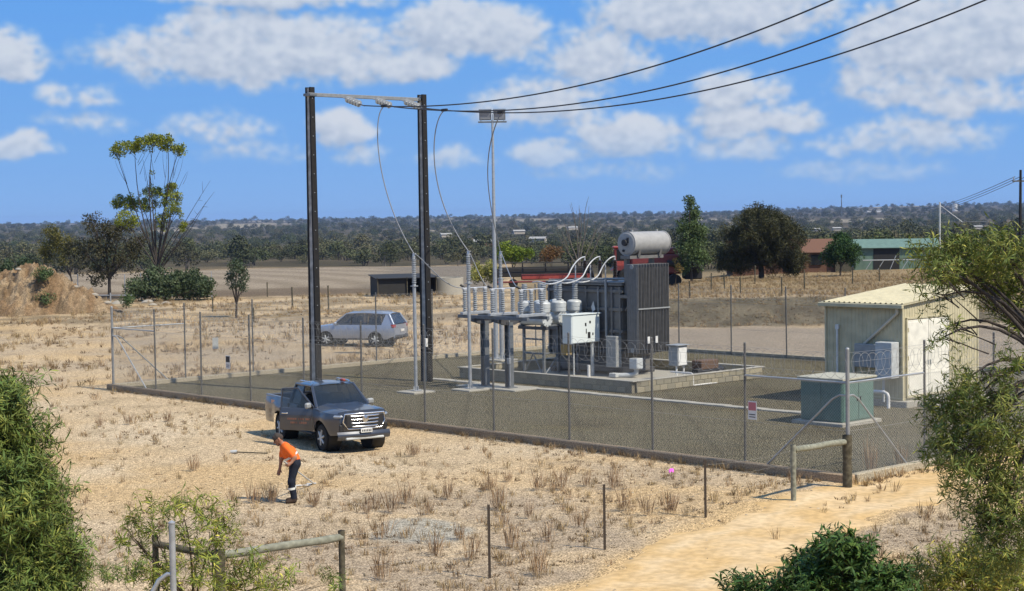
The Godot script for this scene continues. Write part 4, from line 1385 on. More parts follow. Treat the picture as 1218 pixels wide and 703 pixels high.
func make_ute() -> void:
	var at := Vector3(-5.28, 0.02, -47.55)
	var t := thing("utility_truck", "dark grey dual cab ute with its driver door open", "ute", on_ground(at), -1.05)
	t.scale = Vector3.ONE * 0.94
	var P := {"x0": -2.78, "x1": 2.5, "axles": [1.62, -1.54], "arch": 0.49, "axy": 0.4,
		"sill": func(x: float) -> float: return 0.47 if x < 2.0 else 0.47 + (x - 2.0) * 0.1,
		"shoulder": func(x: float) -> float: return 1.28 if x < -0.86 else (1.2 if x < 0.95 else 1.2 - (x - 0.95) * 0.055 - 0.03 * maxf(0, x - 2.0)),
		"half": func(x: float, y: float) -> float:
			var w := 0.945 - 0.05 * pow(clampf((0.75 - y) / 0.35, 0, 1), 2) - 0.07 * pow(clampf((y - 0.85) / 0.45, 0, 1), 2)
			for ax in [1.62, -1.54]: w += 0.035 * exp(-pow((x - ax) / 0.5, 4)) * clampf(1.2 - absf(y - 0.8) * 1.5, 0, 1)
			return w - 0.2 * pow(clampf((x - 1.75) / 0.75, 0, 1), 2) - 0.03 * pow(clampf((-2.3 - x) / 0.5, 0, 1), 2)}
	var b := MB.new()
	body_side(b, -1.0, P, func(_p): return false)
	body_side(b, 1.0, P, func(p): return p.x > -0.12 and p.x < 1.02 and p.y > 0.56)
	# bonnet
	var rows := []
	for i in 16:
		var x := lerpf(2.46, 0.95, i / 15.0)
		var row := []
		for j in 13:
			var f := lerpf(1, -1, j / 12.0)
			var w: float = P.half.call(x, P.shoulder.call(x))
			var rib := 0.018 * exp(-pow((absf(f) - 0.55) / 0.12, 2))
			row.append(Vector3(x - 0.1 * f * f * clampf((x - 1.9) / 0.5, 0, 1), P.shoulder.call(x) + 0.085 * (1 - f * f * f * f) + rib, f * w))
		rows.append(row)
	b.sheet(rows)
	# nose
	rows = []
	for i in 9:
		var y := lerpf(1.17, 0.5, i / 8.0)
		var row := []
		for j in 13:
			var f := lerpf(-1, 1, j / 12.0)
			var bul := 0.07 * sin(clampf((y - 0.45) / 0.7, 0, 1) * PI)
			row.append(Vector3(2.47 + bul + 0.1 * (1 - f * f) - (0.05 if absf(f) > 0.99 else 0.0), y + (0.055 * (1 - f * f * f * f) if i == 0 else 0.0), f * P.half.call(2.5, 0.9)))
		rows.append(row)
	b.sheet(rows)
	# tub: rims, inner walls, bed, tailgate
	for s in [-1.0, 1.0]:
		b.cbox(Vector3(-1.82, 1.275, s * 0.84), Vector3(1.92, 0.06, 0.1), 0.02)
		b.box(Vector3(-1.82, 1.02, s * 0.77), Vector3(1.88, 0.48, 0.03))
	b.cbox(Vector3(-2.74, 0.98, 0), Vector3(0.1, 0.64, 1.66), 0.03)
	b.box(Vector3(-0.87, 1.0, 0), Vector3(0.06, 0.55, 1.6))
	b.box(Vector3(-1.8, 0.78, 0), Vector3(1.9, 0.04, 1.55))
	# roof and pillars
	rows = []
	for i in 12:
		var x := lerpf(0.42, -0.78, i / 11.0)
		var row := []
		for j in 11:
			var f := lerpf(1, -1, j / 10.0)
			var e := pow(absf(lerpf(-1, 1, i / 11.0)), 6)
			row.append(Vector3(x, 1.80 + 0.045 * (1 - f * f) - 0.035 * e - 0.05 * pow(absf(f), 8), f * 0.69))
		rows.append(row)
	b.sheet(rows)
	for s in [-1.0, 1.0]:
		b.tube([Vector3(1.1, 1.2, s * 0.83), Vector3(0.4, 1.775, s * 0.665)], [0.05, 0.04], 6)
		b.tube([Vector3(0.4, 1.775, s * 0.67), Vector3(-0.78, 1.76, s * 0.67)], 0.04, 6)
		b.tube([Vector3(-0.86, 1.22, s * 0.84), Vector3(-0.77, 1.76, s * 0.67)], [0.07, 0.045], 6)
		b.tube([Vector3(-0.1, 1.2, s * 0.85), Vector3(-0.13, 1.77, s * 0.675)], 0.035, 6)
	b.box(Vector3(-0.83, 1.3, 0), Vector3(0.06, 0.2, 1.6))
	part("body", b, M.ute, t)
	b = MB.new()
	pane(b, [Vector3(1.12, 1.205, 0.8), Vector3(1.12, 1.205, -0.8), Vector3(0.41, 1.785, -0.63), Vector3(0.41, 1.785, 0.63)])
	part("windscreen", b, M.pane, t)
	for s in [-1.0, 1.0]:
		for q in [[1.0, -0.1, 0.42, -0.13], [-0.16, -0.82, -0.16, -0.75]]:
			if s > 0 and q[0] > 0.5: continue
			b = MB.new()
			var c := [Vector3(q[0], 1.2, s * 0.845), Vector3(q[1], 1.2, s * 0.845), Vector3(q[3], 1.75, s * 0.668), Vector3(q[2], 1.75, s * 0.668)]
			if s > 0: c.reverse()
			pane(b, c)
			part("side_window", b, M.pane, t)
	b = MB.new(); pane(b, [Vector3(-0.86, 1.4, -0.76), Vector3(-0.86, 1.4, 0.76), Vector3(-0.79, 1.74, 0.62), Vector3(-0.79, 1.74, -0.62)])
	part("rear_window", b, M.pane, t)
	# cabin seen through the open door
	b = MB.new()
	b.box(Vector3(0.1, 0.55, 0.0), Vector3(1.9, 0.06, 1.7)); b.box(Vector3(0.98, 0.85, 0), Vector3(0.08, 0.6, 1.66)); b.box(Vector3(0.1, 0.9, -0.86), Vector3(1.9, 0.65, 0.03))
	b.cbox(Vector3(0.15, 0.78, 0.38), Vector3(0.52, 0.2, 0.5), 0.05); b.cbox(Vector3(-0.16, 1.12, 0.38), Vector3(0.16, 0.75, 0.5), 0.06, Basis(Vector3.BACK, 0.15))
	b.cbox(Vector3(-0.16, 1.12, -0.38), Vector3(0.16, 0.75, 0.5), 0.06, Basis(Vector3.BACK, 0.15)); b.box(Vector3(-0.6, 0.85, 0), Vector3(0.5, 0.5, 1.5))
	part("cabin", b, M.plastic, t)
	b = MB.new()
	var ring := []
	for k in 17: ring.append(Vector3(0.68, 1.12, 0.4) + Basis(Vector3.BACK, 0.4) * Vector3(0, sin(TAU * k / 16) * 0.18, cos(TAU * k / 16) * 0.18))
	b.tube(ring, 0.016, 5, false)
	part("steering_wheel", b, M.plastic, t)
	# open door, hinged at its front edge
	var dx := Transform3D(Basis(Vector3.UP, 0.66), Vector3(1.02, 0, 0.9))
	b = MB.new(); b.xf = dx
	rows = []
	for i in 9:
		var y := lerpf(0.52, 1.19, i / 8.0)
		var row := []
		for j in 7:
			row.append(Vector3(lerpf(-1.13, 0, j / 6.0), y, 0.04 - 0.05 * pow(clampf((0.75 - y) / 0.35, 0, 1), 2) - 0.06 * pow(clampf((y - 0.85) / 0.4, 0, 1), 2)))
		rows.append(row)
	b.sheet(rows)
	b.box(Vector3(-0.565, 0.855, -0.055), Vector3(1.12, 0.66, 0.03)); b.box(Vector3(-1.125, 0.855, -0.02), Vector3(0.02, 0.66, 0.1))
	b.tube([Vector3(-1.12, 1.19, -0.03), Vector3(-1.15, 1.72, -0.2), Vector3(-0.62, 1.75, -0.21), Vector3(0.0, 1.2, -0.04)], 0.028, 6)
	var door := part("door", b, M.ute, t)
	b = MB.new(); b.xf = dx
	pane(b, [Vector3(-1.1, 1.19, -0.035), Vector3(-0.03, 1.19, -0.035), Vector3(-0.62, 1.73, -0.2), Vector3(-1.13, 1.71, -0.195)])
	part("window", b, M.pane, door)
	b = MB.new(); b.xf = dx
	b.cbox(Vector3(-0.95, 1.02, 0.05), Vector3(0.2, 0.035, 0.03), 0.008)
	part("handle", b, M.chrome, door)
	b = MB.new(); b.xf = dx
	b.cbox(Vector3(-0.12, 1.27, 0.12), Vector3(0.14, 0.17, 0.22), 0.04)
	part("mirror", b, M.paint_mid, door)
	b = MB.new(); b.xf = dx
	rng.seed = 77
	for row in 2:
		var x := -0.86 + row * 0.1
		while x < -0.12 - row * 0.14:
			var w := rf(0.03, 0.055)
			b.box(Vector3(x + w / 2, 0.86 - row * 0.11, 0.044), Vector3(w, 0.055, 0.006))
			x += w + (0.018 if rng.randf() < 0.8 else 0.06)
	part("lettering", b, M.orange_print, door).set_meta("kind", "stuff")
	b = MB.new(); b.cbox(Vector3(0.92, 1.27, -0.98), Vector3(0.14, 0.17, 0.22), 0.04)
	part("mirror", b, M.paint_mid, t)
	# grille, lamps, bumper
	b = MB.new()
	b.cbox(Vector3(2.6, 0.92, 0), Vector3(0.1, 0.42, 1.2), 0.05)
	part("grille", b, M.plastic, t)
	for k in 4:
		b = MB.new()
		var y := 1.07 - k * 0.1
		b.tube([Vector3(2.6, y, -0.56 + k * 0.03), Vector3(2.665, y - 0.008, -0.3), Vector3(2.67, y - 0.01, 0), Vector3(2.665, y - 0.008, 0.3), Vector3(2.6, y, 0.56 - k * 0.03)], 0.026, 8)
		part("grille_bar", b, M.chrome, t)
	b = MB.new()
	b.tube([Vector3(2.62, 1.13, -0.62), Vector3(2.64, 1.13, 0), Vector3(2.62, 1.13, 0.62), Vector3(2.6, 0.9, 0.66), Vector3(2.62, 0.7, 0.52), Vector3(2.65, 0.69, 0), Vector3(2.62, 0.7, -0.52), Vector3(2.6, 0.9, -0.66), Vector3(2.62, 1.13, -0.62)], 0.025, 6)
	part("grille_surround", b, M.chrome, t)
	b = MB.new(); b.lathe(Vector3(2.68, 0.98, 0), Vector3.RIGHT, [Vector2(0, 0.1), Vector2(0.02, 0.095), Vector2(0.03, 0)], 14)
	part("emblem", b, M.chrome, t)
	for s in [-1.0, 1.0]:
		b = MB.new(); b.cbox(Vector3(2.4, 1.05, s * 0.72), Vector3(0.3, 0.09, 0.2), 0.04, Basis(Vector3.UP, s * 0.6))
		part("headlight", b, M.lamp_glass, t)
		b = MB.new(); b.cbox(Vector3(2.5, 0.72, s * 0.68), Vector3(0.14, 0.26, 0.16), 0.05, Basis(Vector3.UP, s * 0.5))
		part("fog_lamp_recess", b, M.plastic, t)
		b = MB.new(); b.cbox(Vector3(-2.74, 1.03, s * 0.82), Vector3(0.12, 0.36, 0.13), 0.03)
		part("tail_light", b, M.tail, t)
		b = MB.new(); b.tube([Vector3(0.3, 1.83, s * 0.6), Vector3(0.2, 1.87, s * 0.6), Vector3(-0.6, 1.87, s * 0.6), Vector3(-0.7, 1.82, s * 0.6)], 0.02, 6)
		part("roof_rail", b, M.chrome, t)
		b = MB.new(); b.cbox(Vector3(0.05, 0.44, s * 0.9), Vector3(1.9, 0.06, 0.16), 0.02)
		part("side_step", b, M.plastic, t)
	b = MB.new()
	rows = []
	for i in 5:
		var row := []
		for j in 11:
			var f := lerpf(-1, 1, j / 10.0)
			row.append(Vector3(2.6 + 0.1 * (1 - f * f) - 0.06 * absf(i - 2) / 2.0, 0.62 - 0.06 * i, f * 0.83))
		rows.append(row)
	b.sheet(rows)
	part("bumper", b, M.ute, t)
	b = MB.new(); b.cbox(Vector3(2.6, 0.42, 0), Vector3(0.14, 0.07, 1.2), 0.02)
	part("skid_plate", b, M.paint_light, t)
	for q in [[-0.12, 0.56, 1.18, 0.925], [-0.84, 0.62, 1.18, 0.925]]:
		b = MB.new(); b.box(Vector3(q[0], (q[1] + q[2]) / 2, q[3]), Vector3(0.014, q[2] - q[1], 0.06))
		part("shut_line", b, M.black, t)
	b = MB.new(); b.cbox(Vector3(-0.62, 1.02, 0.94), Vector3(0.2, 0.035, 0.04), 0.008)
	part("door_handle", b, M.chrome, t)
	b = MB.new(); b.cbox(Vector3(2.71, 0.64, -0.02), Vector3(0.02, 0.12, 0.36), 0.004)
	var pl := part("number_plate", b, M.white, t)
	b = MB.new()
	for k in 6: b.box(Vector3(2.722, 0.64, -0.15 + k * 0.052), Vector3(0.004, 0.06, 0.03))
	part("plate_print", b, M.plastic, pl).set_meta("kind", "stuff")
	b = MB.new(); b.cbox(Vector3(-2.1, 1.02, 0.925), Vector3(0.28, 0.3, 0.01), 0.003)
	part("side_badge", b, mat(Color(0.55, 0.3, 0.2), 0.6), t)
	b = MB.new(); b.cbox(Vector3(0.2, 1.88, -0.42), Vector3(0.24, 0.08, 0.1), 0.02)
	part("beacon", b, M.red_bright, t)
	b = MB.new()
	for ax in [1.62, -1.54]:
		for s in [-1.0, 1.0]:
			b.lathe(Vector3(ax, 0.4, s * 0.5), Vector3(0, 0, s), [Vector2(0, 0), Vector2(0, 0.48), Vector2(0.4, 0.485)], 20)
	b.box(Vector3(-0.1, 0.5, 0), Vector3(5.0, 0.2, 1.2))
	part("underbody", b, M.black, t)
	for ax in [1.62, -1.54]:
		for s in [-1.0, 1.0]: wheel(t, Vector3(ax, 0.385, s * 0.8), 0.385, 0.27, s)
	# tray load
	b = MB.new()
	b.cbox(Vector3(-1.9, 1.0, -0.2), Vector3(1.0, 0.42, 0.8), 0.05)
	b.cbox(Vector3(-1.3, 1.1, 0.35), Vector3(0.4, 0.6, 0.5), 0.05)
	part("tray_liner", b, M.plastic, t)

func make_suv() -> void:
	var g := px(421, 411)
	var t := thing("parked_suv", "silver blue SUV parked on dirt behind the compound", "SUV", on_ground(Vector3(-7.6, 0, -82.9)), 2.78)
	var P := {"x0": -2.3, "x1": 2.28, "axles": [1.36, -1.31], "arch": 0.4, "axy": 0.35,
		"sill": func(x: float) -> float: return 0.36 if absf(x) < 1.9 else 0.36 + (absf(x) - 1.9) * 0.4,
		"shoulder": func(x: float) -> float: return 1.06 if x < 0.95 else 1.06 - (x - 0.95) * 0.13 - 0.12 * pow(maxf(0, x - 1.7), 2),
		"half": func(x: float, y: float) -> float:
			return 0.9 - 0.06 * pow(clampf((0.6 - y) / 0.3, 0, 1), 2) - 0.06 * pow(clampf((y - 0.75) / 0.35, 0, 1), 2) - 0.25 * pow(clampf((x - 1.5) / 0.78, 0, 1), 2) - 0.12 * pow(clampf((-1.8 - x) / 0.5, 0, 1), 2)}
	var b := MB.new()
	for s in [-1.0, 1.0]: body_side(b, s, P, func(_p): return false)
	var rows := []
	for i in 12:
		var x := lerpf(2.25, 0.9, i / 11.0)
		var row := []
		for j in 9:
			var f := lerpf(1, -1, j / 8.0)
			row.append(Vector3(x, P.shoulder.call(x) + 0.06 * (1 - f * f * f * f), f * P.half.call(x, P.shoulder.call(x))))
		rows.append(row)
	b.sheet(rows)
	for e in [[2.26, -1.0, 0.85], [-2.28, 1.0, 1.08]]:
		rows = []
		for i in 7:
			var y := lerpf(e[2], 0.42, i / 6.0)
			var row := []
			for j in 9:
				var f: float = lerpf(-1, 1, j / 8.0) * -e[1]
				row.append(Vector3(e[0] - e[1] * 0.07 * (1 - f * f), y, f * P.half.call(e[0], 0.75)))
			rows.append(row)
		b.sheet(rows)
	rows = []
	for i in 14:
		var x := lerpf(0.35, -2.0, i / 13.0)
		var row := []
		for j in 9:
			var f := lerpf(1, -1, j / 8.0)
			row.append(Vector3(x, 1.655 + 0.04 * (1 - f * f) - 0.05 * pow(clampf((x + 0.4) / 0.75, 0, 1), 2) - 0.07 * pow(clampf((-0.8 - x) / 1.2, 0, 1), 2) - 0.04 * pow(absf(f), 8), f * 0.63))
		rows.append(row)
	b.sheet(rows)
	for s in [-1.0, 1.0]:
		b.tube([Vector3(1.0, 1.06, s * 0.8), Vector3(0.33, 1.6, s * 0.61)], 0.04, 6)
		b.tube([Vector3(0.33, 1.6, s * 0.61), Vector3(-0.6, 1.64, s * 0.62), Vector3(-1.95, 1.57, s * 0.6)], 0.035, 6)
		b.tube([Vector3(-1.95, 1.57, s * 0.6), Vector3(-2.25, 1.08, s * 0.76)], 0.06, 6)
		var tri := [Vector3(-1.62, 1.05, s * 0.83), Vector3(-2.2, 1.05, s * 0.78), Vector3(-1.95, 1.58, s * 0.61), Vector3(-1.78, 1.58, s * 0.62)]
		if s > 0: tri.reverse()
		pane(b, tri, 0.02)
	part("body", b, M.suv, t)
	b = MB.new(); pane(b, [Vector3(1.0, 1.08, 0.76), Vector3(1.0, 1.08, -0.76), Vector3(0.34, 1.61, -0.58), Vector3(0.34, 1.61, 0.58)])
	part("windscreen", b, M.pane, t)
	b = MB.new(); pane(b, [Vector3(-2.25, 1.1, -0.7), Vector3(-2.25, 1.1, 0.7), Vector3(-1.98, 1.57, 0.56), Vector3(-1.98, 1.57, -0.56)])
	part("rear_window", b, M.pane, t)
	for s in [-1.0, 1.0]:
		for q in [[0.92, 0.05, 0.32, 0.0], [0.0, -0.86, -0.05, -0.88], [-0.92, -1.62, -0.93, -1.78]]:
			b = MB.new()
			var c := [Vector3(q[0], 1.06, s * 0.835), Vector3(q[1], 1.06, s * 0.835), Vector3(q[3], 1.6, s * 0.63), Vector3(q[2], 1.6, s * 0.63)]
			if s > 0: c.reverse()
			pane(b, c)
			part("side_window", b, M.pane, t)
		b = MB.new(); b.cbox(Vector3(-2.2, 1.0, s * 0.72), Vector3(0.2, 0.16, 0.22), 0.03, Basis(Vector3.UP, s * 0.3))
		part("tail_light", b, M.tail, t)
		b = MB.new(); b.cbox(Vector3(2.08, 0.82, s * 0.66), Vector3(0.3, 0.12, 0.2), 0.03, Basis(Vector3.UP, s * 0.5))
		part("headlight", b, M.lamp_glass, t)
		b = MB.new(); b.cbox(Vector3(0.8, 1.12, s * 0.95), Vector3(0.12, 0.13, 0.2), 0.03)
		part("mirror", b, M.suv, t)
		b = MB.new(); b.tube([Vector3(0.1, 1.67, s * 0.55), Vector3(0.0, 1.71, s * 0.55), Vector3(-1.5, 1.69, s * 0.55), Vector3(-1.6, 1.64, s * 0.55)], 0.016, 5)
		part("roof_rail", b, M.galv, t)
		for x in [0.1, -0.85]:
			b = MB.new(); b.cbox(Vector3(x, 0.9, s * 0.895), Vector3(0.18, 0.03, 0.02), 0.006)
			part("door_handle", b, M.suv, t)
		b = MB.new(); b.cbox(Vector3(0.0, 0.37, s * 0.85), Vector3(1.9, 0.1, 0.06), 0.02)
		part("sill_trim", b, M.plastic, t)
	b = MB.new(); b.cbox(Vector3(-2.3, 0.48, 0), Vector3(0.14, 0.18, 1.4), 0.04)
	part("rear_bumper", b, M.plastic, t)
	b = MB.new(); b.cbox(Vector3(-2.37, 0.78, 0), Vector3(0.02, 0.12, 0.4), 0.004)
	part("number_plate", b, M.white, t)
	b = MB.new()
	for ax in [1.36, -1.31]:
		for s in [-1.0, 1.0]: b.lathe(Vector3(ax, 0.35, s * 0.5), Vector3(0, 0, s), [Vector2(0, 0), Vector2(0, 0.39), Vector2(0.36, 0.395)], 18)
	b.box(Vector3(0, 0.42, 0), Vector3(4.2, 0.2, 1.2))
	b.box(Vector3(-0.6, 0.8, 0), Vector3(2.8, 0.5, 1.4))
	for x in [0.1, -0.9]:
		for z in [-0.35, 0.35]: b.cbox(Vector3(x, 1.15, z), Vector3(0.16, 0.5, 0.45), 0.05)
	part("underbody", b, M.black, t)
	for ax in [1.36, -1.31]:
		for s in [-1.0, 1.0]: wheel(t, Vector3(ax, 0.34, s * 0.78), 0.34, 0.22, s)

# ------------------------------------------------------------------ the worker
func field_mesh(bones: Array, cell: float, b: MB, k: float) -> void:
	# smooth union of tapered capsules, meshed as surface nets; bones: [a, b, ra, rb, colour]
	var lo := Vector3.INF
	var hi := -Vector3.INF
	for e in bones:
		var r: float = maxf(e[2], e[3]) + 0.05
		lo = lo.min(e[0] - Vector3.ONE * r).min(e[1] - Vector3.ONE * r)
		hi = hi.max(e[0] + Vector3.ONE * r).max(e[1] + Vector3.ONE * r)
	var n := Vector3i(((hi - lo) / cell).ceil()) + Vector3i.ONE
	var f := PackedFloat32Array()
	f.resize(n.x * n.y * n.z)
	f.fill(1.0)
	for e in bones:
		var a: Vector3 = e[0]
		var c: Vector3 = e[1]
		var r: float = maxf(e[2], e[3]) + 0.05
		var l := Vector3i(((a.min(c) - Vector3.ONE * r - lo) / cell).floor()).max(Vector3i.ZERO)
		var h := Vector3i(((a.max(c) + Vector3.ONE * r - lo) / cell).ceil()).min(n - Vector3i.ONE)
		var d := c - a
		var dd := maxf(d.length_squared(), 1e-6)
		for z in range(l.z, h.z + 1):
			for y in range(l.y, h.y + 1):
				for x in range(l.x, h.x + 1):
					var p := lo + Vector3(x, y, z) * cell
					var t := clampf((p - a).dot(d) / dd, 0, 1)
					var q := p.distance_to(a + d * t) - lerpf(e[2], e[3], t)
					var i := (z * n.y + y) * n.x + x
					var w := f[i]
					var m := maxf(k - absf(w - q), 0.0) / k
					f[i] = minf(w, q) - m * m * k * 0.25
	var idx := {}
	var sx := 1
	var sy := n.x
	var sz := n.x * n.y
	for z in n.z - 1:
		for y in n.y - 1:
			for x in n.x - 1:
				var i := (z * n.y + y) * n.x + x
				var cnt := 0
				var sum := Vector3.ZERO
				var g := Vector3.ZERO
				var vals := [f[i], f[i + sx], f[i + sy], f[i + sx + sy], f[i + sz], f[i + sx + sz], f[i + sy + sz], f[i + sx + sy + sz]]
				var neg := 0
				for q in vals: if q < 0: neg += 1
				if neg == 0 or neg == 8: continue
				for e in [[0, 1], [0, 2], [0, 4], [1, 3], [1, 5], [2, 3], [2, 6], [3, 7], [4, 5], [4, 6], [5, 7], [6, 7]]:
					var va: float = vals[e[0]]
					var vb: float = vals[e[1]]
					if (va < 0) == (vb < 0): continue
					var t := va / (va - vb)
					var pa := Vector3(e[0] & 1, (e[0] >> 1) & 1, e[0] >> 2)
					var pb := Vector3(e[1] & 1, (e[1] >> 1) & 1, e[1] >> 2)
					sum += pa.lerp(pb, t)
					cnt += 1
				g = Vector3(vals[1] + vals[3] + vals[5] + vals[7] - vals[0] - vals[2] - vals[4] - vals[6], vals[2] + vals[3] + vals[6] + vals[7] - vals[0] - vals[1] - vals[4] - vals[5], vals[4] + vals[5] + vals[6] + vals[7] - vals[0] - vals[1] - vals[2] - vals[3])
				var p := lo + (Vector3(x, y, z) + sum / cnt) * cell
				var best := 9.0
				for e in bones:
					var d: Vector3 = e[1] - e[0]
					var t := clampf((p - e[0]).dot(d) / maxf(d.length_squared(), 1e-6), 0, 1)
					var q: float = p.distance_to(e[0] + d * t) - lerpf(e[2], e[3], t)
					if q < best:
						best = q
						b.col = e[4]
				idx[i] = b.put(p, g.normalized())
	b.col = Color.WHITE
	for i in idx:
		var x: int = i % n.x
		var y: int = (i / n.x) % n.y
		var z: int = i / sz
		for ax in 3:
			var s: int = [sx, sy, sz][ax]
			var s1: int = [sy, sz, sx][ax]
			var s2: int = [sz, sx, sy][ax]
			# edge from corner i along ax is shared by cells i, i-s1, i-s2, i-s1-s2
			if (f[i] < 0) == (f[i + s] < 0): continue
			if not (idx.has(i - s1) and idx.has(i - s2) and idx.has(i - s1 - s2)): continue
			var q := [idx[i - s1 - s2], idx[i - s2], idx[i], idx[i - s1]]
			if f[i] < 0:
				b.face(q[0], q[1], q[2]); b.face(q[0], q[2], q[3])
			else:
				b.face(q[0], q[2], q[1]); b.face(q[0], q[3], q[2])

func make_person() -> void:
	var at := on_ground(px(346, 599))
	var turn := atan2(-0.3, -0.95)
	var t := thing("person", "worker in orange shirt and navy trousers bending over a long pole", "person", at, turn)
	var skin := Color(0.33, 0.17, 0.11)
	var orange := Color(0.85, 0.16, 0.03)
	var navy := Color(0.018, 0.022, 0.035)
	var boot := Color(0.05, 0.035, 0.025)
	var hair := Color(0.03, 0.022, 0.018)
	var B := []
	for s in [-1.0, 1.0]:
		var hip := Vector3(-0.1, 0.86, s * 0.1)
		var kn := Vector3(0.0 if s < 0 else -0.05, 0.48, s * 0.12)
		var an := Vector3(-0.04 if s < 0 else -0.1, 0.1, s * 0.12)
		B.append([hip, kn, 0.1, 0.075, navy])
		B.append([kn, an + Vector3(0, 0.04, 0), 0.078, 0.06, navy])
		B.append([an + Vector3(-0.02, -0.04, 0), an + Vector3(0.15, -0.055, s * 0.02), 0.055, 0.042, boot])
	B.append([Vector3(-0.1, 0.88, -0.05), Vector3(-0.1, 0.88, 0.05), 0.135, 0.135, navy])
	B.append([Vector3(-0.07, 0.98, 0), Vector3(0.02, 1.12, 0), 0.15, 0.16, orange])
	B.append([Vector3(0.02, 1.12, -0.05), Vector3(0.09, 1.22, -0.1), 0.14, 0.11, orange])
	B.append([Vector3(0.02, 1.12, 0.05), Vector3(0.09, 1.22, 0.1), 0.14, 0.11, orange])
	B.append([Vector3(0.1, 1.26, -0.1), Vector3(0.1, 1.26, 0.1), 0.09, 0.09, orange])
	B.append([Vector3(0.12, 1.28, 0), Vector3(0.2, 1.36, 0), 0.058, 0.054, skin])
	# near arm grips the pole, far arm hangs
	var sh := Vector3(0.1, 1.25, -0.18)
	var el := Vector3(-0.06, 1.04, -0.27)
	var wr := Vector3(0.03, 0.93, -0.3)
	B.append([sh, sh.lerp(el, 0.7), 0.075, 0.066, orange])
	B.append([sh.lerp(el, 0.65), el, 0.05, 0.045, skin])
	B.append([el, wr, 0.045, 0.032, skin])
	var sh2 := Vector3(0.1, 1.25, 0.18)
	var el2 := Vector3(0.15, 0.97, 0.22)
	var wr2 := Vector3(0.2, 0.74, 0.19)
	B.append([sh2, sh2.lerp(el2, 0.7), 0.075, 0.066, orange])
	B.append([sh2.lerp(el2, 0.65), el2, 0.05, 0.045, skin])
	B.append([el2, wr2, 0.045, 0.032, skin])
	var b := MB.new()
	field_mesh(B, 0.02, b, 0.05)
	# head
	var H := []
	var hc := Vector3(0.26, 1.43, 0)
	var fw := Vector3(0.87, -0.5, 0)
	var up := Vector3(0.5, 0.87, 0)
	H.append([hc - up * 0.01, hc + up * 0.05 - fw * 0.02, 0.088, 0.09, skin])
	H.append([hc + fw * 0.03 - up * 0.06, hc + fw * 0.045 - up * 0.09, 0.06, 0.042, skin])
	H.append([hc + fw * 0.09 + up * 0.0, hc + fw * 0.115 - up * 0.03, 0.012, 0.018, skin])
	H.append([hc + fw * 0.085 - up * 0.07 + Vector3(0, 0, -0.02), hc + fw * 0.085 - up * 0.07 + Vector3(0, 0, 0.02), 0.012, 0.012, Color(0.25, 0.09, 0.07)])
	H.append([hc + fw * 0.04 - up * 0.09, hc + fw * 0.06 - up * 0.11, 0.05, 0.03, hair])
	for s in [-1.0, 1.0]:
		H.append([hc + Vector3(0, 0, s * 0.085) - up * 0.02 - fw * 0.01, hc + Vector3(0, 0, s * 0.092) + up * 0.02 - fw * 0.015, 0.014, 0.018, skin])
		H.append([hc + fw * 0.082 + up * 0.012 + Vector3(0, 0, s * 0.033), hc + fw * 0.084 + up * 0.012 + Vector3(0, 0, s * 0.033), 0.01, 0.01, Color(0.02, 0.015, 0.012)])
	H.append([Vector3(0.17, 1.33, 0), hc, 0.056, 0.06, skin])
	field_mesh(H, 0.009, b, 0.02)
	# hands: palm, four fingers, thumb
	for e in [[wr, Vector3(0.75, -0.5, -0.1).normalized(), Vector3(0.1, 0.3, 1.0).normalized(), 0.9], [wr2, Vector3(0.25, -0.95, 0).normalized(), Vector3(0.3, 0, -1).normalized(), 0.35]]:
		var hd: Array = []
		var w0: Vector3 = e[0]
		var d: Vector3 = e[1]
		var nrm: Vector3 = e[2]
		var side := d.cross(nrm).normalized()
		hd.append([w0 - d * 0.03, w0 + d * 0.07, 0.03, 0.034, skin])
		hd.append([w0 + d * 0.06 - side * 0.025, w0 + d * 0.06 + side * 0.025, 0.02, 0.02, skin])
		for q in 4:
			var r0: Vector3 = w0 + d * 0.085 + side * (q - 1.5) * 0.021
			var l: float = [0.06, 0.07, 0.066, 0.05][q]
			var d1: Vector3 = (d + nrm * e[3]).normalized()
			var d2: Vector3 = (d + nrm * e[3] * 2.6).normalized()
			hd.append([r0, r0 + d1 * l * 0.55, 0.0095, 0.009, skin])
			hd.append([r0 + d1 * l * 0.55, r0 + d1 * l * 0.55 + d2 * l * 0.5, 0.009, 0.008, skin])
		var th: Vector3 = w0 + d * 0.03 - side * 0.03
		hd.append([th, th + (d * 0.6 - side * 0.7 + nrm * 0.5).normalized() * 0.06, 0.012, 0.009, skin])
		field_mesh(hd, 0.0065, b, 0.008)
	part("body", b, vmat(0.85), t)
	b = MB.new()
	var Hh := [[hc + up * 0.045 - fw * 0.02, hc + up * 0.02 - fw * 0.05, 0.096, 0.085, Color.WHITE], [hc + up * 0.06 + fw * 0.03, hc + up * 0.06, 0.07, 0.09, Color.WHITE]]
	field_mesh(Hh, 0.012, b, 0.02)
	part("cap", b, mat(Color(0.045, 0.035, 0.03), 0.9), t)
	var refl := mat(Color(0.75, 0.76, 0.72), 0.35, 0.2)
	for e in [[Vector3(0.0, 0.36, -0.12), Vector3(-0.005, 0.31, -0.12), 0.083], [Vector3(-0.065, 0.36, 0.12), Vector3(-0.07, 0.31, 0.12), 0.083]]:
		b = MB.new(); b.cyl(e[0], e[1], e[2], e[2], 16, false)
		part("reflective_band", b, refl, t)
	for e in [[Vector3(-0.03, 1.03, 0), Vector3(-0.005, 1.07, 0), 0.172]]:
		b = MB.new(); b.cyl(e[0], e[1], e[2], e[2] + 0.004, 24, false)
		part("reflective_band", b, refl, t)
	# the pole in hand, its far end on the ground
	var inv := Transform3D(Basis(Vector3.UP, turn), at).affine_inverse()
	var grip := Transform3D(Basis(Vector3.UP, turn), at) * Vector3(0.1, 0.9, -0.26)
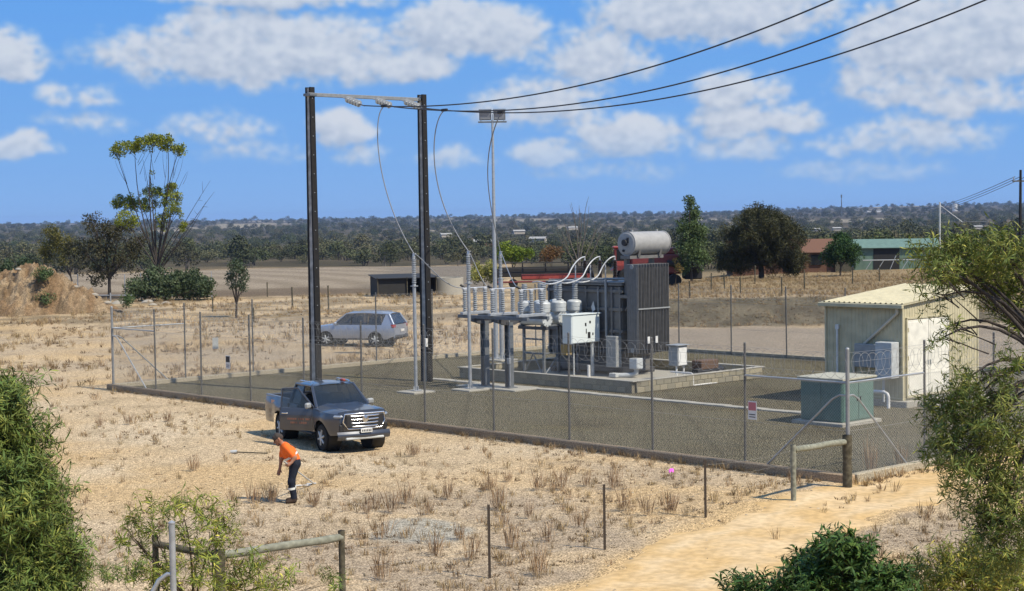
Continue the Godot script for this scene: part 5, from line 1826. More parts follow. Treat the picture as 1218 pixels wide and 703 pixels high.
	var foot := on_ground(px(373, 577)) + Vector3(0, 0.03, 0)
	var top := grip + (grip - foot).normalized() * 0.35
	var tool := thing("long_pole", "pale slender pole held by the worker, its tip on the ground", "pole", foot)
	b = MB.new(); b.tube([Vector3.ZERO, top - foot], 0.017, 8)
	part("shaft", b, M.paint_light, tool)
	b = MB.new(); b.cbox(Vector3(-0.05, 0.0, 0.02), Vector3(0.24, 0.03, 0.05), 0.01, Basis(Vector3.UP, 0.3))
	part("tip", b, M.galv, tool)
	var cl := thing("white_pipe", "short white pipe lying on sand beside the worker's boots", "pipe", on_ground(px(359, 579)) + Vector3(0, 0.02, 0), 0.1)
	b = MB.new(); b.cyl(Vector3(-0.16, 0, 0), Vector3(0.2, 0, 0), 0.02, 0.02, 8)
	part("pipe", b, M.white, cl)
	var sh_ := thing("handle_tool", "grey handled tool lying on bare sand left of the ute", "tool", on_ground(px(287, 541)) + Vector3(0, 0.04, 0), -0.15)
	b = MB.new(); b.tube([Vector3(-0.3, 0.01, 0), Vector3(-0.12, 0.02, 0)], [0.045, 0.05], 8)
	part("grip", b, M.paint_light, sh_)
	b = MB.new(); b.tube([Vector3(-0.12, 0.01, 0), Vector3(0.75, -0.01, 0.06)], 0.018, 6)
	part("shaft", b, M.timber_dark, sh_)
	var tp := thing("pink_tape", "scrap of bright pink tape on dry weeds by the fence kerb", "tape", on_ground(px(799, 567)) + Vector3(0, 0.06, 0), 0.4)
	b = MB.new(); b.sheet([[Vector3(-0.07, 0, 0), Vector3(-0.02, 0.05, 0.02), Vector3(0.06, 0.01, 0)], [Vector3(-0.06, 0.08, -0.03), Vector3(0, 0.13, 0.0), Vector3(0.07, 0.1, -0.02)], [Vector3(-0.05, 0.05, -0.1), Vector3(0.01, 0.1, -0.1), Vector3(0.08, 0.03, -0.09)]])
	part("ribbon", b, M.pink, tp)

# ------------------------------------------------------------------ farm fences and strainers
func log_between(b: MB, a: Vector3, c: Vector3, r: float, sd: int) -> void:
	var pts := []
	var rad := []
	for k in 9:
		var f := k / 8.0
		pts.append(a.lerp(c, f) + Vector3(0, n2.get_noise_2d(sd * 7.0, f * 30.0) * 0.02, 0))
		rad.append(r * (1.0 + n2.get_noise_2d(sd * 13.0 + 5, f * 60.0) * 0.22))
	b.tube(pts, rad, 12)

func make_fences() -> void:
	var ra := on_ground(px(1008, 580))
	var rb := on_ground(px(944, 600))
	var t := thing("timber_strainer", "weathered timber fence strainer with round rail beside the compound corner post", "fence end", rb, 0.0, "timber strainers of the wire fence")
	var b := MB.new(); log_between(b, Vector3(0, -0.3, 0), Vector3(0, 1.22, 0), 0.062, 1)
	part("post", b, M.timber, t)
	b = MB.new(); log_between(b, ra - rb + Vector3(0, -0.3, 0), ra - rb + Vector3(0, 1.2, 0), 0.11, 2)
	part("post", b, M.timber_dark, t)
	b = MB.new(); log_between(b, Vector3(0.03, 1.12, 0), ra - rb + Vector3(-0.05, 1.06, 0.03), 0.07, 3)
	part("rail", b, M.timber, t)
	var la := on_ground(Vector3(-2.87, 0, -27.47))
	var lb := on_ground(Vector3(-4.62, 0, -25.87))
	t = thing("timber_strainer", "weathered timber fence strainer with round rail among yellow wattle sprigs", "fence end", la, 0.0, "timber strainers of the wire fence")
	b = MB.new(); log_between(b, Vector3(0, -0.3, 0), Vector3(0, 1.18, 0), 0.055, 4)
	part("post", b, M.timber_dark, t)
	b = MB.new(); log_between(b, lb - la + Vector3(0, -0.3, 0), lb - la + Vector3(0, 1.18, 0), 0.1, 5)
	part("post", b, M.timber_dark, t)
	b = MB.new(); log_between(b, Vector3(0, 1.06, 0), lb - la + Vector3(0.0, 1.1, 0), 0.065, 6)
	part("rail", b, M.timber, t)
	var lc := on_ground(Vector3(-5.75, 0, -26.6))
	b = MB.new(); log_between(b, lc - la + Vector3(0, -0.3, 0), lc - la + Vector3(0, 1.25, 0), 0.055, 7)
	part("post", b, M.timber_dark, t)
	b = MB.new(); log_between(b, lb - la + Vector3(0, 1.08, 0), lc - la + Vector3(0, 1.12, 0), 0.055, 8)
	part("rail", b, M.timber_dark, t)
	# steel pickets and wires between them
	t = thing("wire_fence", "sagging wire fence on thin steel pickets between the timber strainers", "fence", rb)
	var nodes := [rb]
	for q in [[839, 615, 1.2], [719, 650, 1.25], [582, 685, 1.3]]:
		var p := on_ground(px(q[0], q[1]))
		nodes.append(p)
		b = MB.new()
		for k in 3:
			b.box(p - rb + Vector3(cos(k * TAU / 3) * 0.014, 0.5 * q[2] - 0.1, sin(k * TAU / 3) * 0.014), Vector3(0.032, q[2] + 0.2, 0.007), Basis(Vector3.UP, -k * TAU / 3))
		part("picket", b, mat(Color(0.06, 0.045, 0.035), 0.8, 0.2), t)
	nodes.append(la)
	for y in [0.25, 0.55, 0.85, 1.1]:
		b = MB.new()
		for k in nodes.size() - 1:
			var pts := []
			for j in 7:
				var f := j / 6.0
				pts.append(nodes[k].lerp(nodes[k + 1], f) - rb + Vector3(0, y - 0.05 * 4 * f * (1 - f), 0))
			b.tube(pts, 0.0018, 3, false)
		part("wire", b, M.wire, t)
	# pipe gate frame in the near left corner
	var gp := on_ground(deep(206, 690, 23.6))
	t = thing("pipe_gate", "galvanised pipe gate with hinged mesh panel in front of the wattle", "gate", gp)
	b = MB.new(); b.cyl(Vector3(0, -0.2, 0), Vector3(0, 2.0, 0), 0.045, 0.045, 10)
	b.lathe(Vector3(0, 2.0, 0), Vector3.UP, [Vector2(0, 0.05), Vector2(0.02, 0.05), Vector2(0.05, 0)], 10)
	part("post", b, M.galv, t)
	b = MB.new(); b.tube([Vector3(0.0, 1.28, 0), Vector3(-0.08, 1.28, 0), Vector3(-0.2, 1.2, 0.02), Vector3(-0.34, 0.95, 0.03), Vector3(-0.75, 0.1, 0.05)], 0.032, 8)
	part("stay", b, M.galv, t)
	b = MB.new()
	for k in 34:
		for s in [-1.0, 1.0]:
			var x0 := -2.6 + k * 0.075
			var a := Vector3(x0, 0.1, 0)
			var e := Vector3(x0 + s * 0.85, 0.95, 0)
			if s < 0: a.x += 0.85; e.x += 0.85
			if maxf(a.x, e.x) > -0.05: continue
			b.tube([a, e], 0.0016, 3, false)
	b.tube([Vector3(0, 0.96, 0), Vector3(-2.6, 0.96, 0)], 0.003, 3, false)
	part("wire_mesh", b, M.wire, t).set_meta("kind", "stuff")
	# pasture fences behind: bare posts
	for q in [[348, 366, 1.5, 0.06], [302, 381, 0.9, 0.05], [253, 372, 1.0, 0.05], [318, 352, 1.2, 0.05], [669, 358, 1.1, 0.05], [391, 372, 1.9, 0.05]]:
		var p := on_ground(px(q[0], q[1]))
		t = thing("fence_post", "weathered post standing in dry grass before the ploughed field", "fence post", p, 0.0, "posts before the ploughed field")
		b = MB.new(); log_between(b, Vector3(0, -0.2, 0), Vector3(rf(-0.03, 0.03), q[2], 0), q[3], int(q[0]))
		part("post", b, M.timber_dark, t)
	for q in [[846, 346], [862, 345], [821, 357], [881, 350], [957, 346], [1014, 339], [898, 338], [1046, 335], [795, 352], [930, 354]]:
		var d: float = 2000.0 * (EYE - 1.25 + 0.1) / (q[1] + 0.0157 * (q[0] - 609) - 257.0)
		var p := on_ground(deep(q[0], q[1], clampf(d, 100, 165)))
		t = thing("fence_post", "thin dark post in the dry pasture above the bank", "fence post", p, 0.0, "posts of the pasture fence above the bank")
		b = MB.new(); log_between(b, Vector3(0, -0.2, 0), Vector3(rf(-0.04, 0.04), rf(1.0, 1.35), 0), 0.045, int(q[0]))
		part("post", b, M.timber_dark, t)
	# left yard: taller pipe posts and rail near the mound
	t = thing("yard_barrier", "low galvanised pipe frame standing before the dirt mound", "barrier", on_ground(px(95, 368)), 0.0)
	b = MB.new(); b.cyl(Vector3(0, -0.2, 0), Vector3(0, 1.1, 0), 0.05, 0.05, 8)
	part("post", b, M.galv, t)
	b = MB.new(); b.cyl(Vector3(2.3, -0.2, 0.2), Vector3(2.3, 1.2, 0.2), 0.05, 0.05, 8)
	part("post", b, M.galv, t)
	b = MB.new(); b.cyl(Vector3(0, 1.05, 0), Vector3(3.9, 1.0, 0.3), 0.035, 0.035, 8)
	part("rail", b, M.galv, t)
	for q in [[149, 358, 326], [168, 356, 325], [205, 352, 324], [252, 352, 325], [93, 352, 318]]:
		var p := on_ground(px(q[0], q[1]))
		t = thing("fence_post", "slender galvanised post in front of the grey green hedge", "fence post", p, 0.0, "posts before the hedge")
		b = MB.new(); b.cyl(Vector3(0, -0.2, 0), Vector3(0, 2.2, 0), 0.035, 0.035, 6)
		part("post", b, M.galv, t)

# ------------------------------------------------------------------ plants
func leaf(b: MB, o: Vector3, d: Vector3, nrm: Vector3, l: float, w: float, bend: float) -> void:
	# a narrow leaf of two bent halves
	var side := d.cross(nrm).normalized() * w * 0.5
	var m := o + d * l * 0.5
	var d2 := (d - nrm * bend).normalized()
	var tip := m + d2 * l * 0.5
	var n := side.cross(d).normalized()
	var n2_ := side.cross(d2).normalized()
	var i := b.put(o, n); b.put(m + side, n); b.put(m - side, n)
	b.face(i, i + 1, i + 2)
	b.put(m + side, n2_); b.put(tip, n2_); b.put(m - side, n2_)
	b.face(i + 3, i + 4, i + 5)

func rdir() -> Vector3:
	var z := rf(-1, 1)
	var a := rf(0, TAU)
	var r := sqrt(1 - z * z)
	return Vector3(r * cos(a), z, r * sin(a))

func sprig(count: int, len_: float, l0: float, l1: float, w0: float, w1: float, droop: float, base: Color, alt: Color, sd: int) -> ArrayMesh:
	# a leafy twig along +y
	rng.seed = sd
	var b := MB.new()
	b.col = Color(0.12, 0.09, 0.05)
	var bend := Vector3(rf(-0.15, 0.15), 0, rf(-0.15, 0.15))
	b.tube([Vector3.ZERO, Vector3(0, len_ * 0.5, 0) + bend * len_ * 0.4, Vector3(0, len_, 0) + bend * len_], [0.004, 0.003, 0.001], 3, false)
	for k in count:
		var f := rf(0.1, 1.0)
		var a := k * 2.4 + rf(-0.4, 0.4)
		var out := Vector3(cos(a), 0, sin(a))
		var d := (out * rf(0.5, 1.0) + Vector3(0, rf(0.1, 0.9), 0) - Vector3(0, droop * rf(0, 1), 0)).normalized()
		var nr := (Vector3.UP + rdir() * 0.6)
		nr = (nr - d * nr.dot(d)).normalized()
		b.col = base.lerp(alt, rng.randf() * rng.randf() * 1.2) * rf(0.75, 1.2)
		leaf(b, Vector3(0, f * len_, 0) + bend * len_ * f, d, nr, rf(l0, l1), rf(w0, w1), rf(0.0, 0.7))
	return b.mesh()

func clump(count: int, radius: float, s0: float, s1: float, squash: float, hollow: float, base: Color, alt: Color, sd: int, aspect := 0.45) -> ArrayMesh:
	# leaf cards spread through a ball
	rng.seed = sd
	var b := MB.new()
	for k in count:
		var p := rdir() * lerpf(hollow, 1.0, sqrt(rng.randf())) * radius
		p.y *= squash
		var d := (rdir() + p.normalized() * 0.6 + Vector3(0, -0.2, 0)).normalized()
		var nr := rdir()
		nr = (nr - d * nr.dot(d)).normalized()
		b.col = base.lerp(alt, rng.randf()) * rf(0.7, 1.25)
		var l := rf(s0, s1)
		leaf(b, p - d * l * 0.5, d, nr, l, l * aspect, rf(0, 0.5))
	return b.mesh()

func aim(p: Vector3, d: Vector3, s: float, spin := true) -> Transform3D:
	var y := d.normalized()
	var x := MB.across(y)
	var z := x.cross(y)
	var bs := Basis(x, y, z)
	if spin: bs = bs * Basis(Vector3.UP, rf(0, TAU))
	return Transform3D(bs.scaled(Vector3.ONE * s), p)

func branch(b: MB, a: Vector3, c: Vector3, r0: float, r1: float, sag: float, seg := 6) -> void:
	var pts := []
	var rad := []
	var side := rdir() * (c - a).length() * 0.06
	for k in 7:
		var f := k / 6.0
		pts.append(a.lerp(c, f) + Vector3(0, sag * 4 * f * (1 - f), 0) + side * sin(f * PI))
		rad.append(lerpf(r0, r1, f))
	b.tube(pts, rad, seg)

# blobs: [centre, radii, sprigs]; everything in world metres
func shrub(called: String, label: String, category: String, base: Vector3, blobs: Array, meshes: Array, scale: Vector2, tint: Color, bark: Material, r0: float, twigs: int, upness: float, sd: int, group := "", leafmat: Material = null, forked := Vector3.INF) -> Node3D:
	rng.seed = sd
	var t := thing(called, label, category, base, 0.0, group)
	var b := MB.new()
	var xfs := []
	for k in meshes.size(): xfs.append([])
	var hub := Vector3(0, 0, 0)
	for e in blobs: hub += (e[0] - base) / blobs.size()
	var fork := Vector3(hub.x * 0.25, hub.y * 0.35, hub.z * 0.25)
	if forked != Vector3.INF: fork = forked - base
	branch(b, Vector3(0, -0.2, 0), fork, r0, r0 * 0.75, 0)
	for e in blobs:
		var c: Vector3 = e[0] - base
		branch(b, fork, c, r0 * 0.6, r0 * 0.16, 0.05 * c.length())
		for k in twigs:
			var p: Vector3 = c + rdir() * e[1] * rf(0.6, 1.0)
			branch(b, fork.lerp(c, rf(0.6, 1.0)), p, r0 * 0.16, r0 * 0.04, 0.02, 4)
		for k in int(e[2]):
			var dir := rdir()
			var p: Vector3 = c + dir * e[1] * pow(rng.randf(), 0.45)
			var i := rng.randi() % meshes.size()
			xfs[i].append(aim(p, dir * 0.8 + Vector3(0, upness, 0) + rdir() * 0.5, rf(scale.x, scale.y)))
	part("trunk", b, bark, t)
	part("foliage", baked(meshes, xfs, tint), leafmat if leafmat else M.leaf, t)
	return t

func tinted(m: ArrayMesh, c: Color) -> ArrayMesh:
	var a := m.surface_get_arrays(0)
	var cs: PackedColorArray = a[Mesh.ARRAY_COLOR]
	for i in cs.size(): cs[i] = cs[i] * c
	a[Mesh.ARRAY_COLOR] = cs
	var out := ArrayMesh.new()
	out.add_surface_from_arrays(Mesh.PRIMITIVE_TRIANGLES, a, [], {}, Mesh.ARRAY_FLAG_USE_DYNAMIC_UPDATE)
	return out

func baked(meshes: Array, xfs: Array, tint: Color) -> ArrayMesh:  # all sprigs joined into one crown, in five tones
	var st := SurfaceTool.new()
	st.begin(Mesh.PRIMITIVE_TRIANGLES)
	for i in meshes.size():
		var tones := []
		for g in [0.72, 0.88, 1.0, 1.12, 1.28]: tones.append(tinted(meshes[i], Color(tint.r * g * (0.9 + 0.1 * g), tint.g * g, tint.b * g)))
		for k in xfs[i].size(): st.append_from(tones[(k * 7 + k / 5) % 5], 0, xfs[i][k])
	return st.commit()

func at_px(list: Array, depth: float, jitter: float, density: float) -> Array:
	# [u, v, half width, half height, sprigs] at a known distance -> blobs
	var out := []
	var m := depth / FOCAL
	for e in list:
		var w: float = e[2] * m
		var h: float = e[3] * m
		out.append([deep(e[0], e[1], depth + rf(-jitter, jitter)), Vector3(w, h, (w + h) * 0.5), e[4] * density])
	return out

func make_plants() -> void:
	rng.seed = 41
	var g0 := Color(0.1, 0.145, 0.04)
	var g1 := Color(0.3, 0.29, 0.07)
	var wattle := []
	for k in 4: wattle.append(sprig(20, 0.32, 0.09, 0.17, 0.013, 0.021, 1.0, g0, g1, 100 + k))
	var dark := []
	for k in 3: dark.append(sprig(22, 0.26, 0.08, 0.13, 0.018, 0.028, 0.2, Color(0.035, 0.085, 0.02), Color(0.1, 0.15, 0.03), 120 + k))
	var gum := []
	for k in 3: gum.append(clump(46, 0.5, 0.14, 0.34, 0.7, 0.2, Color(0.13, 0.17, 0.02), Color(0.25, 0.26, 0.03), 140 + k))
	var olive := []
	for k in 3: olive.append(clump(40, 0.55, 0.14, 0.32, 0.8, 0.2, Color(0.055, 0.06, 0.028), Color(0.11, 0.1, 0.05), 150 + k))
	var hedge := []
	for k in 3: hedge.append(clump(44, 0.5, 0.14, 0.3, 0.9, 0.3, Color(0.06, 0.085, 0.04), Color(0.11, 0.13, 0.07), 160 + k))
	# foreground
	var bl := at_px([[-45, 650, 85, 110, 340], [8, 580, 42, 62, 300], [0, 495, 20, 34, 110], [35, 640, 40, 52, 250], [58, 688, 34, 34, 150], [25, 698, 55, 36, 160], [-32, 520, 36, 46, 120], [-10, 725, 85, 36, 150], [64, 590, 12, 18, 16], [84, 655, 14, 12, 14], [42, 515, 9, 12, 10], [26, 462, 6, 8, 5]], 15.0, 0.7, 2.3)
	shrub("wattle_tree", "dense narrow leaved wattle tree rising at the near left edge", "tree", on_ground(deep(-30, 703, 15.2)), bl, wattle, Vector2(0.55, 0.9), Color(0.85, 0.95, 0.85), M.twig, 0.07, 10, 0.5, 201)
	bl = at_px([[1122, 305, 32, 13, 26], [1160, 300, 30, 15, 34], [1195, 300, 30, 20, 46], [1145, 325, 35, 13, 26], [1190, 335, 35, 18, 36], [1225, 350, 22, 40, 40], [1108, 322, 16, 9, 8], [1120, 352, 14, 9, 5], [1135, 385, 12, 8, 3], [1120, 402, 12, 8, 4], [1190, 372, 25, 10, 9], [1165, 470, 38, 22, 46], [1125, 490, 24, 16, 26], [1140, 520, 28, 18, 34], [1185, 500, 30, 25, 44], [1195, 550, 34, 34, 62], [1135, 555, 24, 22, 24], [1165, 585, 28, 20, 30], [1205, 620, 30, 40, 60], [1180, 650, 30, 25, 34], [1215, 440, 18, 20, 14], [1158, 445, 18, 9, 7], [1110, 535, 14, 12, 8]], 17.5, 0.5, 1.75)
	shrub("wattle_tree", "open branched wattle tree arching over the view of the shed", "tree", on_ground(deep(1262, 703, 17.6)), bl, wattle, Vector2(0.6, 0.95), Color(1.0, 1.0, 0.9), M.bark, 0.05, 6, -0.1, 202, "", null, deep(1262, 450, 17.5))
	bl = at_px([[990, 690, 36, 20, 110], [1005, 665, 18, 12, 40], [960, 705, 24, 10, 40], [1040, 708, 30, 10, 50], [900, 712, 18, 5, 14], [872, 712, 8, 4, 4]], 17.0, 0.4, 2.2)
	shrub("leafy_shrub", "dark glossy green shrub growing beside the sandy track", "shrub", on_ground(deep(985, 703, 17.0)), bl, dark, Vector2(0.8, 1.2), Color(1, 1, 1), M.twig, 0.05, 8, 0.8, 203)
	bl = at_px([[1110, 690, 45, 20, 50], [1160, 685, 40, 28, 70], [1205, 695, 35, 30, 60], [1085, 700, 40, 12, 25]], 18.5, 0.4, 1.8)
	shrub("wattle_shrub", "yellow green wattle shrub under the arching tree", "shrub", on_ground(deep(1140, 703, 18.5)), bl, wattle, Vector2(0.6, 1.0), Color(1.5, 1.3, 0.9), M.twig, 0.04, 6, 0.6, 204)
	bl = at_px([[215, 605, 34, 14, 13], [180, 622, 22, 16, 12], [240, 640, 36, 18, 22], [165, 650, 18, 18, 8], [262, 622, 20, 12, 8], [295, 690, 30, 16, 26], [240, 685, 50, 18, 30], [180, 690, 30, 18, 16], [330, 692, 16, 12, 7], [152, 632, 10, 8, 3]], 24.6, 0.35, 1.35)
	shrub("wattle_shrub", "sparse yellow green wattle sprigs round the timber strainer", "shrub", on_ground(deep(230, 703, 24.8)), bl, wattle, Vector2(0.8, 1.35), Color(1.25, 1.25, 0.85), M.twig, 0.03, 9, 0.7, 205)
	bl = at_px([[395, 694, 12, 8, 7], [140, 685, 30, 10, 20]], 24.0, 0.3, 1.5)
	shrub("wattle_shrub", "low grey green sprouts at the foot of the pipe gate", "shrub", on_ground(deep(150, 703, 24.0)), bl, wattle, Vector2(0.6, 1.0), Color(0.9, 1.0, 0.9), M.twig, 0.012, 4, 0.8, 206)
	# left middle distance
	var base := on_ground(px(187, 353))
	var dep := -base.z
	bl = at_px([[160, 174, 26, 7, 20], [183, 166, 24, 6, 22], [200, 172, 12, 8, 8], [213, 178, 9, 6, 7], [138, 182, 10, 7, 6], [148, 240, 18, 10, 15], [168, 243, 26, 9, 18], [185, 228, 22, 8, 14], [202, 236, 14, 10, 12], [150, 262, 16, 10, 12], [208, 252, 10, 12, 9], [192, 262, 10, 10, 6], [216, 268, 9, 6, 4], [205, 222, 8, 5, 5], [178, 205, 6, 4, 1]], dep, 1.6, 2.6)
	var gt := shrub("gum_tree", "tall open gum with flat yellow green tufts over bare limbs", "tree", base, bl, gum, Vector2(0.45, 0.8), Color(1, 1, 1), M.bark, 0.11, 4, 0.4, 207, "", null, base + Vector3(0.05, 2.6, 0))
	var b := MB.new()
	rng.seed = 8
	for q in [[250, 215], [245, 240], [228, 262], [222, 205], [255, 228], [170, 190]]:
		var tip := deep(q[0], q[1], dep + rf(-1, 1)) - base
		var mid := Vector3(tip.x * 0.35, tip.y * 0.5, tip.z * 0.4)
		branch(b, Vector3(0.1, 2.2, 0), mid, 0.05, 0.035, 0, 5)
		branch(b, mid, tip, 0.035, 0.008, 0, 4)
		for k in 3:
			var f := rf(0.4, 0.9)
			branch(b, mid.lerp(tip, f), mid.lerp(tip, f) + rdir() * 0.7 + Vector3(0.2, 0.5, 0), 0.02, 0.006, 0, 3)
	part("dead_limbs", b, M.bark, gt)
	base = on_ground(px(130, 350))
	bl = at_px([[110, 265, 16, 14, 8], [125, 285, 25, 25, 26], [100, 300, 22, 20, 18], [140, 270, 18, 14, 14], [150, 305, 18, 25, 18], [120, 320, 25, 18, 16], [165, 290, 14, 20, 9]], -base.z, 1.2, 2.0)
	shrub("mallee_tree", "dark twiggy mallee tree crowded beside the tall gum", "tree", base, bl, olive, Vector2(0.7, 1.1), Color(0.75, 0.72, 0.75), M.bark, 0.17, 12, 0.3, 208)
	base = on_ground(px(70, 350)) + Vector3(0, 0, -6)
	bl = at_px([[62, 280, 14, 14, 14], [78, 295, 16, 18, 20], [55, 300, 12, 16, 12]], -base.z, 1.0, 2.0)
	shrub("mallee_tree", "yellowish mallee bush showing above the dirt mound", "tree", base, bl, olive, Vector2(0.7, 1.1), Color(1.5, 1.45, 0.8), M.bark, 0.1, 6, 0.3, 209)
	base = on_ground(px(215, 357))
	bl = at_px([[200, 340, 24, 16, 55], [228, 338, 22, 18, 55], [170, 343, 20, 12, 35], [245, 342, 9, 13, 18], [185, 328, 14, 8, 14]], -base.z, 1.2, 1.7)
	shrub("hedge_shrub", "broad grey green saltbush hedge at the foot of the gum", "shrub", base, bl, hedge, Vector2(0.8, 1.2), Color(0.95, 1.0, 0.95), M.twig, 0.06, 3, 0.2, 210)
	for q in [[50, 326, 12, 7, 20, "dark green bush clinging to the top of the dirt mound"], [52, 356, 14, 7, 22, "low green bush at the foot of the dirt mound"], [150, 357, 9, 6, 12, "small green bush beside the pale boulders"]]:
		base = px(40, 372) + Vector3(0, 0, 1.5)
		bl = at_px([[q[0], q[1], q[2], q[3], q[4]]], -base.z, 0.3, 1.5)
		shrub("mound_bush", q[5], "shrub", bl[0][0] - Vector3(0, 0.4, 0), bl, hedge, Vector2(0.4, 0.7), Color(0.9, 1.1, 0.8), M.twig, 0.03, 2, 0.4, 230)
	base = on_ground(px(281, 378))
	bl = at_px([[281, 318, 11, 7, 11], [274, 328, 7, 8, 7], [288, 330, 6, 12, 8], [281, 340, 9, 8, 5], [290, 345, 3, 6, 2]], -base.z, 0.5, 1.5)
	shrub("sapling", "small drooping sapling standing alone before the ploughed field", "tree", base, bl, hedge, Vector2(0.5, 0.8), Color(0.9, 0.95, 1.1), M.bark, 0.09, 3, -0.4, 211)
	base = on_ground(px(10, 350)) + Vector3(-1, 0, -10)
	bl = at_px([[5, 325, 16, 16, 30], [30, 318, 10, 10, 14], [-10, 310, 12, 16, 14]], -base.z, 1, 1.8)
	shrub("mallee_tree", "dark green bush half hidden by the dirt mound", "tree", base, bl, hedge, Vector2(0.8, 1.1), Color(0.75, 0.85, 0.8), M.bark, 0.1, 3, 0.2, 212)
	# behind the yard
	base = on_ground(px(575, 338))
	bl = at_px([[577, 322, 15, 11, 26], [566, 328, 9, 9, 12], [590, 326, 8, 10, 10]], -base.z, 1, 1.8)
	shrub("broom_shrub", "dry yellow shrub beside the farm machinery", "shrub", base, bl, hedge, Vector2(0.7, 1.0), Color(3.6, 2.7, 1.5), M.twig, 0.05, 4, 0.6, 213)
	bl = at_px([[610, 303, 20, 9, 26], [600, 296, 10, 7, 10], [622, 300, 10, 7, 10]], 190.0, 1, 1.7)
	shrub("leafy_bush", "bright lime green bush behind the red header", "shrub", on_ground(deep(610, 315, 190.0)), bl, gum, Vector2(0.8, 1.2), Color(0.85, 1.0, 1.0), M.twig, 0.08, 3, 0.4, 214)
	bl = at_px([[657, 300, 11, 7, 14], [650, 306, 8, 6, 8]], 200.0, 1, 1.8)
	shrub("leafy_bush", "reddish brown bush behind the red header", "shrub", on_ground(deep(657, 315, 200.0)), bl, olive, Vector2(0.8, 1.2), Color(2.0, 1.1, 0.9), M.twig, 0.08, 3, 0.4, 215)
	base = on_ground(deep(822, 330, 150.0))
	bl = at_px([[820, 240, 5, 7, 7], [823, 255, 9, 10, 16], [817, 272, 13, 12, 24], [828, 280, 13, 14, 26], [818, 296, 16, 12, 26], [830, 308, 12, 14, 20], [812, 315, 8, 12, 10]], 150.0, 1, 1.7)
	shrub("slender_tree", "slender upright green tree behind the transformer drum", "tree", base, bl, hedge, Vector2(0.7, 1.1), Color(1.0, 1.15, 0.8), M.bark, 0.14, 3, 0.6, 216)
	base = on_ground(deep(905, 328, 155.0))
	bl = []
	var bp := [[905, 275, 42, 24, 150], [880, 290, 30, 26, 110], [930, 288, 30, 28, 120], [905, 305, 52, 20, 150], [870, 312, 20, 14, 50], [942, 312, 18, 14, 50], [905, 255, 22, 10, 45], [890, 262, 14, 9, 25], [922, 260, 14, 9, 25]]
	bl = at_px(bp, 155.0, 1.2, 1.1)
	var she := []
	for k in 3: she.append(clump(60, 0.5, 0.25, 0.55, 0.9, 0.1, Color(0.035, 0.04, 0.018), Color(0.085, 0.08, 0.035), 170 + k, 0.12))
	shrub("she_oak", "huge rounded dark she oak in front of the tiled house", "tree", base, bl, she, Vector2(0.9, 1.3), Color(1, 1, 1), M.bark, 0.3, 4, -0.3, 217)
	base = on_ground(deep(1000, 318, 158.0))
	bl = at_px([[1000, 295, 18, 13, 44], [990, 305, 13, 11, 26], [1012, 303, 13, 12, 28], [1002, 284, 10, 6, 12]], 158.0, 1, 1.6)
	shrub("leafy_bush", "round dark green bush between house and green shed", "shrub", base, bl, hedge, Vector2(0.8, 1.1), Color(0.45, 0.75, 0.4), M.bark, 0.1, 2, 0.2, 218)
	base = on_ground(deep(803, 330, 120.0))
	bl = at_px([[806, 316, 3, 9, 5]], 120.0, 0.2, 1.0)
	shrub("dry_bush", "withered brown bush beside the slender tree", "shrub", base, bl, olive, Vector2(0.5, 0.8), Color(2.0, 1.4, 0.9), M.twig, 0.04, 3, 0.4, 219)
	# bare tree behind the machinery
	base = on_ground(deep(690, 318, 185.0))
	var dt := thing("bare_tree", "leafless grey tree behind the farm machinery", "tree", base)
	b = MB.new()
	rng.seed = 31
	for q in [[672, 262], [684, 245], [700, 240], [712, 258], [690, 250], [664, 275], [720, 270]]:
		var tip := deep(q[0], q[1], 185.0 + rf(-1, 1)) - base
		branch(b, Vector3(0, 0.5, 0), tip * 0.55, 0.11, 0.06, 0, 5)
		for k in 3: branch(b, tip * 0.55, tip + rdir() * 0.6, 0.05, 0.012, 0, 4)
	branch(b, Vector3(0, -0.2, 0), Vector3(0, 1.2, 0), 0.18, 0.12, 0)
	part("limbs", b, M.bark_pale, dt)
	make_woods()
	make_grass()

